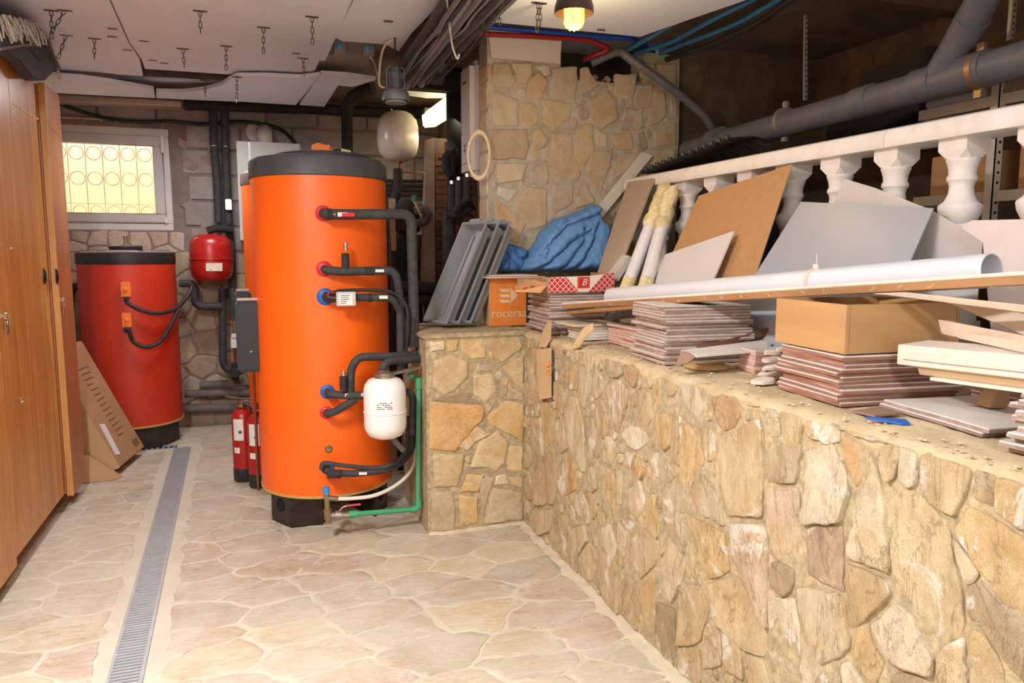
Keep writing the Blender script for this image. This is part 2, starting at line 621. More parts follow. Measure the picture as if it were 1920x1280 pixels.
# floor: mortar bed and flagstones
floor = struct(obj('floor', B((-1.65, -2.5, -0.12), (1.65, 6.6, -0.0018)), mortar_floor, smooth=False))
rng = random.Random(5)
dl = lambda y: -0.545 + (5.77 - y) * 0.0175    # left edge of the drain (it runs a little askew)
FL = [((-1.3, 1.5), (dl(1.5) - 0.055, 1.5), (dl(5.72) - 0.055, 5.70), (-1.3, 5.66)), ((dl(1.5) + 0.165, 1.5), (XW - 0.05, 1.5), (XW - 0.03, 6.4), (dl(5.9) + 0.17, 6.4)), ((-1.3, 5.84), (dl(5.9) + 0.16, 5.84), (dl(5.9) + 0.16, 6.4), (-1.3, 6.4))]
FPAL = [(206, 194, 176), (198, 186, 170), (210, 198, 178), (202, 185, 170), (190, 178, 164), (214, 201, 175), (204, 184, 170), (198, 190, 178)]
NFS = 0
for bi, bd in enumerate(FL):
    xs = [p[0] for p in bd]; ys = [p[1] for p in bd]
    seeds = scatter(rng, min(xs), max(xs), min(ys), max(ys), 0.205, (0.75, 1.15), 5000)
    for poly in cells([(a, b_, rng.uniform(0, 0.006)) for a, b_ in seeds], bd, (0.75, 1.15), 0.010):
        if len(poly) < 3 or poly_area(poly) < 0.003 or NFS > 296:
            continue
        NFS += 1
        obj('flagstone', stone(poly, lambda u, v, h: (u, v, h), 0.0008, 0.0012, 0.002, rng, 0.045, 0.008, back=-0.01, rim=0.003, warp=0.03), floor_stone, floor, color=rng.choice(FPAL))

# sand fallen along the foot of the walls
mb = MB(); nx, ny = 8, 110
for j in range(ny + 1):
    for i in range(nx + 1):
        y = 1.2 + (YR - 1.2) * j / ny
        wd = 0.09 + 0.06 * noise.noise((y * 3, 1, 0)) + 0.05 * noise.noise((y * 13, 5, 0)) + 0.03 * noise.noise((y * 40, 5, 9))
        s_ = i / nx
        mb.v.append(Vector((XW + 0.002 - wd * s_, y, -0.002 + 0.010 * (1 - s_) ** 2 * (1 + noise.noise((y * 20, s_ * 3, 2))))))
mb.f = [(j * (nx + 1) + i + 1, j * (nx + 1) + i, (j + 1) * (nx + 1) + i, (j + 1) * (nx + 1) + i + 1) for j in range(ny) for i in range(nx)]
o_ = len(mb.v)
for j in range(41):
    for i in range(nx + 1):
        x = 0.80 + (XW - 0.80) * j / 40; s_ = i / nx
        wd = 0.07 + 0.04 * noise.noise((x * 7, 3, 0))
        mb.v.append(Vector((x, YR + 0.002 - wd * s_, -0.002 + 0.010 * (1 - s_) ** 2 * (1 + noise.noise((x * 20, s_ * 3, 7))))))
mb.f += [(o_ + j * (nx + 1) + i, o_ + j * (nx + 1) + i + 1, o_ + (j + 1) * (nx + 1) + i + 1, o_ + (j + 1) * (nx + 1) + i) for j in range(40) for i in range(nx)]
sd_ = obj('fallen_sand', mb, mat('pale_sand', (206, 193, 168), 1.0, var=0.12, scale=14, bmp=0.6, bscale=140), floor); sd_['kind'] = 'stuff'

# right stone wall: one seed per stone as it lies in the photograph (local to two crops of the photograph)
WA = '''n 78,150 100,140 150,150 158,180 140,225 112,238 85,205;p 222,150 250,150 262,245 235,252;t 258,165 318,165 322,215 315,280 290,280 264,235;p 330,207 420,222 418,262 385,275 328,240;y 415,245 498,255 498,300 460,385 440,350 420,280;t 520,275 548,265 578,270 570,330 548,375 530,330;w 580,255 592,242 620,262 618,375 600,385 577,365;t 624,262 770,300 755,370 722,460 655,430 620,380;b 780,305 910,330 910,352 785,322;g 770,332 828,352 818,440 768,415;o 832,354 910,368 910,495 822,447;o -8,190 30,230 60,300 55,335 20,388 -8,380;b 95,250 215,200 220,300 215,460 120,457 97,350;g 225,272 320,267 302,370 225,375;w 328,288 400,270 438,340 445,380 420,470 320,477 330,380;r 230,385 310,383 318,520 326,610 237,560;m 330,487 425,480 432,660 330,612;p 455,440 500,350 512,315 535,400 538,480 550,605 440,562 460,480;b 545,440 560,375 610,385 700,470 715,540 745,700 740,760 690,810 600,690 555,600 548,500;o 722,490 765,432 910,525 910,705 832,690 792,608;p 714,512 730,520 788,608 745,645 725,560;g 20,400 58,324 105,440 116,485 60,460;o 17,452 100,492 118,502 130,605 75,625 55,588;r 120,472 228,480 230,600 228,758 190,690 132,560;p -8,445 12,452 15,520 -8,640;k 235,580 262,575 298,600 290,650 270,670 235,640;b 75,637 160,612 185,680 223,770 218,828 150,800 95,740;t -8,628 50,642 73,700 50,788 -8,800;w 232,677 300,672 312,780 305,905 280,892 230,840;p 303,642 430,662 447,800 370,848 332,790 310,720;t 437,578 545,622 558,660 490,730 440,758;w 500,740 570,682 610,720 640,790 668,830 660,880 590,860 540,830;p 320,802 345,792 376,850 345,905 310,905;o 447,765 493,742 500,790 533,835 510,905 470,860;w 420,842 445,832 480,905 425,905;k 757,642 800,622 860,690 910,720 910,905 862,850 802,760 762,720;t 755,752 800,767 850,862 850,910 760,910;t 680,817 743,772 753,910 672,910 672,832;p 75,722 100,752 108,850 56,860 60,770;t 110,762 160,807 165,890 112,860;t -8,803 50,803 50,905 -8,905;t 166,812 225,842 240,905 170,905;k 550,872 590,867 655,892 640,910 550,910;w -6,84 40,102 62,190 40,210 8,180;t 46,226 84,236 92,308 68,318 52,270;p 160,135 210,152 196,168 156,160;p 340,190 440,203 560,242 550,252 430,220 332,203;b 865,700 900,690 915,720 912,730'''
WC = '''b 494,22 515,17 515,160 496,165;o 524,162 545,157 560,190 555,270 532,240;b 500,202 530,197 532,298 510,318 499,280;o 535,242 552,237 550,270 537,285;p 598,142 620,147 640,230 640,343 600,270 593,200;p 563,207 585,202 598,280 578,298;t 532,300 560,287 571,340 560,428 510,430 503,340;o 576,302 600,292 621,330 620,388 580,408 563,360;r 695,115 740,102 761,130 750,180 728,243 713,190;p 668,62 689,95 690,130 670,158 663,110;g 696,42 740,47 744,88 715,98 693,78;n 749,52 785,52 775,118 750,98;t 669,166 690,152 711,200 705,240 688,258 671,220;g 641,192 664,202 671,260 655,328 643,280;o 681,312 719,347 721,458 700,420 681,360;p 691,242 711,252 731,290 722,338 701,300;p 646,332 667,332 674,388 655,398 643,370;w 618,407 640,390 659,440 650,483 623,450;t 643,392 667,402 677,440 665,468 651,430;w 723,342 745,327 764,350 755,428 726,428;k 731,442 759,442 774,478 760,498 736,470;w 681,492 707,480 727,540 715,573 691,530;p 731,474 751,502 745,568 729,540;p 759,392 789,362 799,420 795,488 771,450;o 801,402 824,402 837,500 830,518 803,480;w 741,242 765,220 799,232 809,262 775,283 746,262;y 746,287 780,292 799,340 795,360 761,330;g 801,272 849,302 884,350 850,383 821,340;y 821,112 854,112 857,178 836,173;o 836,187 867,192 874,268 850,288 831,240;g 851,402 880,373 905,368 905,560 871,520 851,450;t 761,522 790,492 834,522 832,578 790,623 763,580;p 841,572 870,524 905,565 905,620 870,688 843,640;b 626,562 655,522 674,560 665,628 640,638 626,600;t 681,562 700,552 729,590 734,718 700,688 681,640;t 556,472 585,452 604,490 600,598 575,570 551,520;b 606,492 640,482 651,520 626,558 622,608 604,598;b 500,442 559,442 549,498 520,508 501,480;t 736,622 769,622 789,680 780,758 741,720;o 791,642 824,612 824,748 805,768 793,720;k 831,682 879,702 884,858 850,838 821,770 829,730;b 561,102 580,112 591,140 585,193 563,150;p 626,62 654,72 659,120 640,178 626,130;o 601,62 619,62 621,128 603,128;p 641,22 664,32 659,78 641,60;b 791,122 814,132 819,200 800,223 786,180;t 863,192 889,202 889,328 871,318'''
rng = random.Random(8)
wall_right = struct(obj('wall_right', B((XW - 0.002, 0.3, -0.02), (3.55, 4.2, ZL - 0.02)), mortar_wall, smooth=False))
KW = dict(h0=0.004, h1=0.013, rough=0.007, tilt=0.06, step=0.018, jag=0.005, rim=0.0035, warp=0.005, cleft=0.006)
pl_w = lambda u, v, h: (XW - h, u, v)
t2 = lambda p: (p.y, min(p.z, 0.985))
polys = []
for txt, ox in ((WA, 1280), (WC, 640)):
    polys += traced(wall_right, txt, 1.4, ox, 640, lambda u, v: on_x(u, v, XW), t2, pl_w, wall_stone, rng, (230, 208, 168), 0.4, 1.02, **KW)
fillers(wall_right, polys, (0.7, YR - 0.01, 0.01, 0.975), pl_w, wall_stone, rng, 2600, (222, 202, 164), lambda p: seen((XW, p.x, p.y), 10), **KW)
seeds = scatter(rng, 0.45, YR - 0.02, 0.03, 0.95, 0.17, (1.25, 0.8), 900, (), skip=lambda p: seen((XW, p[0], p[1]), 130))
for poly in cells(seeds, [(0.45, 0.0), (YR, 0.0), (YR, 0.978), (0.45, 0.978)], (1.3, 0.78), 0.006):
    if len(poly) > 2 and not any(seen((XW, *p), 15) for p in poly) and max(math.dist(poly[0], q) for q in poly) < 0.5:
        obj('stone', stone(poly, pl_w, rng.uniform(0.003, 0.013), 0.007, 0.07, rng, 0.03, 0.005, back=-0.02, rim=0.0035, warp=0.007, cleft=0.006), wall_stone, wall_right, color=PAL[rng.choice('bottgp')], angle=50)
# rough sandy top of the ledge
mb = MB(); nx, ny = 46, 120
for j in range(ny + 1):
    for i in range(nx + 1):
        x = XW - 0.004 + (2.06 - XW) * i / nx; y = 0.4 + (3.98 - 0.4) * j / ny
        e = max(0, 1 - i / 3)
        z = ZL - 0.004 + 0.006 * noise.noise((x * 12, y * 12, 3)) + 0.004 * noise.noise((x * 40, y * 40, 7)) - 0.016 * e * (0.6 + noise.noise((y * 9, 0, 1)))
        z = min(z, ZL)
        if i == 0:
            x, z = XW + 0.001, ZL - 0.06
        elif i == 1:
            x, z = XW - 0.004 + 0.006 * noise.noise((y * 9, 2, 0)), ZL - 0.018 + 0.008 * noise.noise((y * 14, 0, 4))
        elif i == 2:
            x = XW + 0.012
        mb.v.append(Vector((x, y, z)))
mb.f = [(j * (nx + 1) + i, j * (nx + 1) + i + 1, (j + 1) * (nx + 1) + i + 1, (j + 1) * (nx + 1) + i) for j in range(ny) for i in range(nx)]
obj('dusty_top', mb, dust_mat, wall_right)
mb = MB()
for k in range(170):                       # crumbs of mortar along the edge
    y = rng.uniform(0.7, 3.4); x = XW + abs(rng.gauss(0, 0.05)) + 0.002; s = rng.uniform(0.002, 0.007)
    mb.lathe([(s * 0.3, 0), (s, s * 0.4), (s * 0.5, s)], (x, y, ZL - 0.004), 5)
mb2 = obj('crumbs', mb, dust_mat, wall_right); mb2['kind'] = 'stuff'

# short return of the wall, facing the camera
WE = '''t 240,47 285,32 330,50 335,90 300,130 270,145 238,120;o 275,-10 310,-10 305,26 278,26;o 313,-10 375,-10 380,43 340,46 316,30;t 386,-10 468,-10 477,14 420,58 386,40;t 421,66 480,32 482,130 452,110;b 346,86 400,81 409,130 375,163 346,140;y 230,157 374,167 374,200 340,238 300,288 230,285;o 382,196 430,152 485,162 486,265 450,248 386,220;b 302,275 355,222 393,240 350,263 331,288;b 337,330 361,262 410,232 441,265 430,320 410,343 371,330;t 240,292 324,292 320,340 304,383 240,380;o 331,347 374,347 360,393 307,398;o 442,272 486,272 486,343 432,338;g 235,392 295,392 300,495 235,500;o 306,404 357,404 359,480 310,485;g 352,352 403,357 385,400 369,470 363,400;g 396,382 486,392 486,467 376,477;p 407,352 430,347 439,373 402,376;t 432,352 486,354 486,383 446,376;p 231,-8 272,-8 272,20 232,26;g 356,56 414,57 417,74 351,80;k 236,150 262,146 330,135 372,165 240,156;g 440,115 484,135 484,158 435,150'''
wall_middle = struct(obj('wall_middle', B((0.80, YR - 0.001, -0.02), (XW + 0.02, 4.1, ZL - 0.004)), mortar_wall, smooth=False))
KE = dict(h0=0.004, h1=0.011, rough=0.005, tilt=0.04, step=0.02, jag=0.005, rim=0.005, warp=0.006, cleft=0.002)
pl_e = lambda u, v, h: (u, YR - h, v)
polys = traced(wall_middle, WE, 1.4, 640, 640, lambda u, v: on_y(u, v, YR), lambda p: (max(0.806, min(p.x, XW - 0.006)), min(p.z, ZL - 0.032)), pl_e, end_stone, rng, (222, 202, 164), 0.12, 1.01, **KE)
fillers(wall_middle, polys, (0.82, XW - 0.02, 0.01, ZL - 0.05), pl_e, end_stone, rng, 700, (214, 194, 158), lambda p: True, **KE)
obj('coping', B((0.785, YR - 0.012, ZL - 0.028), (XW + 0.01, 4.1, ZL)), mortar_wall, wall_middle, bev=0.008)

# stone-clad pillar
XP0, XP1, YP = 1.268, 2.46, 3.98
WP = '''t 565,237 630,237 658,300 640,328 565,328;b 637,237 713,237 718,280 690,313 662,298;y 738,267 776,310 745,383 692,345 702,300;g 792,252 883,247 888,300 875,378 782,363 787,300;t 897,252 925,247 968,325 892,358;b 566,342 658,372 664,470 571,470;o 672,387 720,387 743,410 735,458 700,488 670,460;o 754,367 863,387 863,440 800,493 752,460;o 927,372 1000,337 1028,370 1043,440 980,488 937,470;b 1027,277 1108,277 1099,350 1085,383 1027,358;n 562,482 698,482 703,550 690,598 562,598;o 717,502 740,477 773,520 764,553 717,568;t 787,502 863,492 859,540 898,650 884,683 792,658 782,560;o 882,482 943,457 948,560 905,638 872,580;o 1007,502 1088,492 1093,558 1032,563;b 577,612 698,612 680,678 582,688;g 702,642 768,594 783,658 770,698 707,698;t 642,770 691,702 773,707 773,850 691,868;y 572,747 620,772 693,840 660,913 577,870;w 587,702 658,712 625,762 582,733;g 792,692 873,687 868,760 800,808 787,790;t 882,742 920,692 953,758 872,788;t 932,562 1018,562 1009,620 965,738 917,670;b 1042,582 1118,564 1100,620 1003,688 1010,640;t 1122,322 1168,312 1163,400 1102,408 1097,370;b 1177,332 1213,342 1223,430 1180,468 1142,478;t 1187,242 1258,232 1258,330 1220,338 1182,308;g 1232,352 1257,347 1257,440 1237,430;o 1167,492 1257,462 1257,545 1172,553;k 1107,502 1129,492 1148,558 1112,568;b 1121,402 1134,478 1102,488 1100,420;b 1122,232 1180,242 1170,298 1122,288;g 1052,452 1088,462 1083,488 1042,488;b 952,482 998,502 993,548 957,543;k 892,382 914,372 928,440 901,458 887,430;p 722,247 780,242 784,280 760,288;p 662,332 689,332 698,368 652,358;g 1112,412 1096,500 1050,445 1062,400;b 1125,570 1170,560 1257,556 1257,640 1160,640 1110,610;t 800,815 870,795 950,780 900,870 800,880;t 700,880 790,860 780,990 690,990;b 570,880 690,920 690,1000 565,1000'''
mb = MB()
mb.box((XP0, YP, ZL - 0.03), (XP1, YP + 0.16, 2.36)).box((XP0, YP + 0.015, 2.36), (1.70, YP + 0.16, 2.62)).box((2.22, YP + 0.01, 2.36), (XP1, YP + 0.16, 2.55))
pillar = struct(obj('wall_pillar', mb, mortar_grey, smooth=False))
obj('cavity', MB().box((1.60, YP + 0.42, 2.2), (2.35, YP + 0.46, 2.62)).box((1.62, YP + 0.161, 2.2), (1.68, YP + 0.42, 2.62)).box((2.27, YP + 0.161, 2.2), (2.33, YP + 0.42, 2.62)), mat('cavity_painted_shade', (58, 46, 38), 0.95, var=0.3, bmp=0.4), pillar, smooth=False)  # lining of the hole, coloured dark to stand in for its shade
KP = dict(h0=0.003, h1=0.008, rough=0.002, tilt=0.02, step=0.025, jag=0.004, rim=0.004, warp=0.008, cleft=0.0015)
pl_p = lambda u, v, h: (u, YP - h, v)
polys = traced(pillar, WP, 2.0, 640, 0, lambda u, v: on_y(u, v, YP), lambda p: (max(XP0 + 0.008, min(p.x, XP1 - 0.004)), p.z), pl_p, pillar_stone, rng, (190, 178, 163), 0.42, 1.015, **KP)
fillers(pillar, polys, (XP0 + 0.02, XP1 - 0.02, ZL + 0.02, 2.35), pl_p, pillar_stone, rng, 1500, (190, 178, 163), lambda p: True, **KP)
z = ZL
while z < 2.40:                            # narrow stones up the pillar's left flank
    hgt = rng.uniform(0.12, 0.3)
    obj('stone', stone([(YP + 0.005, z), (YP + 0.15, z), (YP + 0.15, min(z + hgt, 2.42) - 0.014), (YP + 0.005, min(z + hgt, 2.42) - 0.014)], lambda u, v, h: (XP0 - h, u, v), 0.006, 0.003, 0.02, rng, 0.03, 0.005, back=-0.015), pillar_stone, pillar, color=rng.choice([PAL['t'], PAL['b'], PAL['p'], PAL['g']]), angle=50)
    z += hgt
mb = MB()                                  # hacked plaster above the stone, crumbling edge of the hole
for k in range(26):
    a = rng.uniform(1.68, 2.24); zz = 2.365 + 0.02 * noise.noise((a * 20, 0, 0)) + rng.uniform(-0.02, 0.01)
    mb.lathe([(0.004, 0), (rng.uniform(0.012, 0.03), 0.012), (0.006, rng.uniform(0.02, 0.04))], (a, YP + rng.uniform(0.02, 0.1), zz), 6)
obj('broken_edge', mb, mortar_grey, pillar)
obj('plaster_patch', MB().panel([(XP0 + 0.02, YP + 0.012, 2.44), (1.69, YP + 0.012, 2.44), (1.70, YP + 0.012, 2.60), (XP0, YP + 0.012, 2.60)], 0.012, (1.4, 3, 2.5)), plaster_mat, pillar)

# back wall with window hole, concrete blocks above, stone cladding below
WX0, WX1, WZ0, WZ1 = -1.52, -0.53, 1.565, 2.335
mb = MB()
mb.box((-1.7, YB, -0.05), (WX0, YB + 0.22, 2.7)).box((WX1, YB, -0.05), (1.7, YB + 0.22, 2.7)).box((WX0, YB, -0.05), (WX1, YB + 0.22, WZ0)).box((WX0, YB, WZ1), (WX1, YB + 0.22, 2.7))
wall_back = struct(obj('wall_back', mb, mat('dirty_block_mortar', (134, 118, 110), 0.95, var=0.25, scale=5, dirt=(162, 138, 124), dirt_amt=0.5, bmp=0.8), smooth=False))
block_mat = mat('grey_concrete_block', (158, 149, 144), 0.95, var=0.2, scale=7, dirt=(186, 160, 146), dirt_amt=0.45, bmp=0.9, bscale=110, vary=0.12)
rng = random.Random(3)
for row in range(6):
    z0 = 1.40 + row * 0.2
    x = -1.6 + (0.2 if row % 2 else 0.0)
    while x < 1.55:
        x1 = x + 0.385
        parts = [(x, x1)]
        if z0 + 0.19 > WZ0 - 0.06 and z0 < WZ1 + 0.06:
            if x1 > WX0 - 0.07 and x < WX1 + 0.09:
                parts = [(WX1 + 0.09, x1)] if x1 > WX1 + 0.16 else []
        for a, b_ in parts:
            hgt = min(z0 + 0.188, 2.6)
            poly = [(a, z0 + 0.009), (b_ - 0.006, z0 + 0.009), (b_ - 0.006, hgt - 0.003), (a, hgt - 0.003)]
            if hgt - z0 > 0.05:
                obj('concrete_block', stone(poly, lambda u, v, h: (u, YB - h, v), 0.012 + rng.uniform(-0.003, 0.004), 0.003, 0.01, rng, 0.08, 0.003, back=-0.02, rim=0.004), block_mat, wall_back)
        x += 0.4
seeds = scatter(rng, -1.4, 1.5, 0.05, 1.40, 0.17, (1, 1), 3000)
for poly in cells(seeds, [(-1.5, 0.0), (1.55, 0.0), (1.55, 1.39), (-1.5, 1.39)], (1, 1), 0.011):
    if len(poly) > 2:
        obj('stone', stone(poly, lambda u, v, h: (u, YB - h, v), 0.005, 0.002, 0.015, rng, 0.04, 0.006, back=-0.02, rim=0.004, warp=0.02), back_stone, wall_back, color=rng.choice([(188, 164, 142), (176, 152, 132), (196, 176, 152), (184, 170, 152), (200, 182, 158)]), angle=50)
seeds = scatter(rng, -1.5, -0.46, 1.38, 1.57, 0.13, (1, 1), 800)
for poly in cells(seeds, [(-1.5, 1.40), (-0.46, 1.40), (-0.46, 1.555), (-1.5, 1.555)], (1, 1), 0.012):
    if len(poly) > 2 and poly_area(poly) > 0.001:
        obj('stone', stone(poly, lambda u, v, h: (u, YB - h, v), 0.005, 0.002, 0.015, rng, 0.04, 0.005, back=-0.02, rim=0.004, warp=0.012), back_stone, wall_back, color=rng.choice([(214, 190, 174), (204, 180, 164), (220, 198, 182)]), angle=50)
pinkish = mat('smeared_mortar', (166, 144, 132), 0.95, var=0.25, scale=9, dirt=(134, 116, 106), dirt_amt=0.7, bmp=0.8)
mb = MB()
for k in range(14):
    a, z = rng.uniform(-0.44, -0.15), rng.uniform(1.5, 2.3)
    mb.add(*(lambda m: (m.v, m.f))(stone([(a + rng.uniform(.03, .08) * cos(t), z + rng.uniform(.02, .07) * sin(t)) for t in [i * 0.7 for i in range(9)]], lambda u, v, h: (u, YB - 0.009 - h, v), 0.006, 0.004, 0.02, rng, 0.03, 0.008, back=0)))
sm = obj('mortar_smears', mb, pinkish, wall_back); sm['kind'] = 'stuff'

# other walls, ceiling slab, crawl space
struct(obj('wall_left', B((-1.75, -2.5, -0.05), (-1.62, 6.6, 2.7)), plaster_mat, smooth=False))
struct(obj('wall_front', B((-1.75, -2.6, -0.05), (3.6, -2.45, 2.7)), plaster_mat, smooth=False))
struct(obj('wall_recess', B((1.6, 4.14, -0.05), (1.7, 6.6, 2.7)), mat('recess_render', (120, 104, 92), 0.95, var=0.25, scale=4, dirt=(160, 130, 100), dirt_amt=0.4, bmp=0.5), smooth=False))
struct(obj('wall_crawl_right', B((3.5, -2.5, 0.9), (3.6, 4.2, 2.7)), crawl_mat, smooth=False))
struct(obj('wall_crawl_back', B((XP1 - 0.02, 4.03, 0.9), (3.6, 4.2, 2.7)), crawl_mat, smooth=False))
struct(obj('ceiling', B((-1.75, -2.6, 2.62), (3.6, 6.66, 2.74)), slab_mat, smooth=False))
struct(obj('trim_1', B((1.85, 2.86, 2.56), (3.5, 2.95, 2.62)), crawl_mat, smooth=False))

# window
pvc = mat('white_window_frame', (214, 204, 196), 0.35, var=0.04)
win = struct(obj('window_1', MB().box((WX0, YB - 0.005, WZ0), (WX1, YB + 0.07, WZ0 + 0.055)).box((WX0, YB - 0.005, WZ1 - 0.055), (WX1, YB + 0.07, WZ1)).box((WX0, YB - 0.005, WZ0 + 0.055), (WX0 + 0.055, YB + 0.07, WZ1 - 0.055)).box((WX1 - 0.045, YB - 0.005, WZ0 + 0.055), (WX1, YB + 0.07, WZ1 - 0.055)), pvc, bev=0.004))
GX0, GX1, GZ0, GZ1 = WX0 + 0.13, -0.648, WZ0 + 0.125, 2.205
sx0, sx1, sz0, sz1 = WX0 + 0.055, WX1 - 0.047, WZ0 + 0.058, WZ1 - 0.058
obj('sash', MB().box((sx0, YB - 0.028, sz0), (sx1, YB + 0.045, GZ0)).box((sx0, YB - 0.028, GZ1), (sx1, YB + 0.045, sz1)).box((sx0, YB - 0.028, GZ0), (GX0, YB + 0.045, GZ1)).box((GX1, YB - 0.028, GZ0), (sx1, YB + 0.045, GZ1)), mat('grey_white_sash', (196, 186, 180), 0.35, var=0.04), win, bev=0.006)
m, t, b = base('wavy_translucent_glass')
b.inputs['Base Color'].default_value = (1, 0.97, 0.92, 1); b.inputs['Transmission Weight'].default_value = 1; b.inputs['Roughness'].default_value = 0.06; b.inputs['IOR'].default_value = 1.35
bump(t, b, noi(t, coords(t, rand=False), 30, 2), 0.15, 0.004)
obj('pane', B((GX0 - 0.005, YB + 0.012, GZ0 - 0.005), (GX1 + 0.005, YB + 0.018, GZ1 + 0.005)), m, win, smooth=False)
hm = mat('window_handle_white', (228, 216, 200), 0.3, var=0.03)
hp = on_y(304, 262, YB - 0.04)
obj('handle', MB().box((hp.x - 0.014, YB - 0.04, hp.z - 0.035), (hp.x + 0.014, YB - 0.028, hp.z + 0.035)).box((hp.x - 0.009, YB - 0.062, hp.z - 0.1), (hp.x + 0.009, YB - 0.046, hp.z + 0.012)).box((hp.x - 0.007, YB - 0.05, hp.z - 0.006), (hp.x + 0.007, YB - 0.036, hp.z + 0.008)), hm, win, bev=0.003)
obj('hinge', MB().box((sx1 - 0.006, YB - 0.036, sz0 + 0.0), (sx1 + 0.012, YB - 0.02, sz0 + 0.04)), hm, win)
grille_mat = mat('cream_iron_grille', (244, 226, 190), 0.5, var=0.04)
mb = MB(); gy = YB + 0.14
for k in range(8):
    x = GX0 + 0.02 + k * 0.118
    mb.tube([(x, gy, GZ0 - 0.08), (x, gy, GZ1 + 0.08)], 0.0035, 6)
    for zz, R in ((GZ0 + 0.02, 0.045), (GZ0 + 0.27, 0.05), (GZ0 + 0.46, 0.05)):
        mb.ring((x + 0.059, gy, zz), (0, 1, 0), R, 0.0035, 20, 6)
for zz in (GZ0 - 0.03, GZ0 + 0.08, GZ1 + 0.02):
    mb.tube([(GX0 - 0.1, gy, zz), (GX1 + 0.1, gy, zz)], 0.004, 6)
obj('grille', mb, grille_mat, win)
struct(obj('wall_outside', MB().box((-2.6, 7.25, 1.0), (0.5, 7.35, 3.2)).box((-2.6, 6.67, 1.0), (-2.5, 7.35, 3.2)).box((0.4, 6.67, 1.0), (0.5, 7.35, 3.2)), mat('ochre_outside_render', (238, 208, 172), 0.9, var=0.06, bmp=0.3), smooth=False))
struct(obj('floor_outside', B((-2.6, 6.67, 1.5), (0.5, 7.3, 1.60)), mat('pale_sill_stone', (244, 238, 226), 0.7, var=0.04), smooth=False))
tag(obj('curtain_rod', MB().tube([on_y(110, 220, YB - 0.06), on_y(310, 229, YB - 0.06)], 0.006, 8).tube([on_y(306, 224, YB - 0.06), on_y(306, 234, YB)], 0.004, 6), mat('pale_rod', (206, 180, 164), 0.4, var=0.05)), 'thin pale curtain rod with small rings above the window', 'rod')
rod = bpy.data.objects['curtain_rod']
for u in (112, 158, 190, 218, 252):
    p = on_y(u, 220 + (u - 110) * 0.045, YB - 0.06)
    obj('ring', MB().ring(p - Vector((0, 0, 0.008)), (1, 0, 0), 0.014, 0.0025, 14, 5), mat('pale_rod', ()), rod)

# ================================================================== CEILING BOARDS AND WHAT HANGS FROM THEM
m_board, t, b = base('white_insulation_board')
co = coords(t)
c1 = mixc(t, ramp(t, noi(t, co, 2.0, 3), 0.3, 0.7), lin((220, 225, 242)), lin((229, 233, 248)))
c1 = mixc(t, ramp(t, noi(t, co, 7.0, 5, 0.7), 0.66, 0.74), c1, lin((204, 206, 220)))
t.links.new(c1, b.inputs['Base Color']); b.inputs['Roughness'].default_value = 0.75
bump(t, b, noi(t, co, 90, 4, 0.7), 0.12, 0.003)
ZB = 2.5


def board(label, pts, t=0.022, name='ceiling_board', z=None, m=None):
    P = [Vector(p) for p in pts]
    return tag(obj(name, MB().slab(P, (0, 0, t)), m or m_board, smooth=False), label, 'board')


def oz(u, v, z=ZB):
    return on_z(u, v, z)


bA = board('white ceiling board above the wardrobes, left of the long dark seam', [(-1.6, -0.6, ZB), (dl(0) * 0 - 0.50, -0.6, ZB), oz(205, 0), oz(240, 78), oz(262, 112), oz(268, 143), oz(225, 140), oz(180, 135), oz(140, 133), oz(112, 142), (-1.6, 5.2, ZB)])
z2 = ZB - 0.004
bB = board('large white ceiling board in the middle, over the orange tank', [(-0.49, -0.6, z2), (0.42, -0.6, z2), oz(660, 0, z2), oz(617, 99, z2), oz(609, 114, z2), oz(599, 114, z2), oz(585, 143, z2), oz(480, 143, z2), oz(272, 129, z2), oz(266, 112, z2), oz(243, 78, z2), oz(208, 0, z2)])
bC = board('white ceiling board between the middle board and the cable run', [(0.435, -0.6, ZB), (0.80, -0.6, ZB), oz(832, 0), oz(772, 62), oz(748, 96), oz(722, 83), oz(641, 77), oz(628, 70), oz(663, 0)])
bF = board('white ceiling board above the lit lamp, right of the cable run', [(1.12, -0.6, ZB), (2.3, -0.6, ZB), oz(1400, 0), oz(1300, 34), oz(1200, 69), oz(1090, 58), oz(990, 48), oz(905, 40), oz(935, 20), oz(965, 0)])
zD = 2.455
d_pts1 = [on_z(u, v, zD) for u, v in ((100, 142), (150, 146), (215, 155), (288, 168), (291, 184), (190, 179), (100, 174))]
board('pinkish white ceiling board end above the window', [(-1.55, d_pts1[0].y, zD)] + d_pts1 + [(-1.55, d_pts1[-1].y, zD)])
zD2 = 2.46
board('torn white ceiling board sagging before the two black vertical pipes', [on_z(u, v, zD2) for u, v in ((293, 172), (345, 173), (385, 168), (415, 160), (430, 150), (444, 143), (500, 143), (562, 146), (585, 144), (600, 141), (560, 190), (555, 197), (460, 191), (380, 188), (293, 184))])
board('small torn white board between the black pipes and the unlit lamp', [on_z(u, v, zD2 + 0.01) for u, v in ((602, 139), (650, 142), (705, 150), (660, 163), (634, 160), (608, 200), (562, 197), (583, 165))])
tag(obj('ceiling_strip', MB().slab([on_z(u, v, 2.53) for u, v in ((215, 147), (330, 152), (430, 157), (425, 161), (330, 156), (215, 151))], (0, 0, 0.02)), m_board, smooth=False), 'narrow white batten seen in the gap behind the ceiling boards', 'batten')
for k, pts in enumerate((((628, 68), (644, 78), (720, 84), (700, 100), (622, 96), (616, 90)), ((600, 102), (690, 104), (694, 130), (668, 147), (590, 140), (588, 132)))):
    board(('grey exposed board behind the two blue bottles', 'grey exposed board just below the two blue bottles')[k], [on_z(u, v, 2.56 - 0.02 * k) for u, v in pts], m=mat('grey_bare_board', (150, 138, 134), 0.8, var=0.12, scale=3))
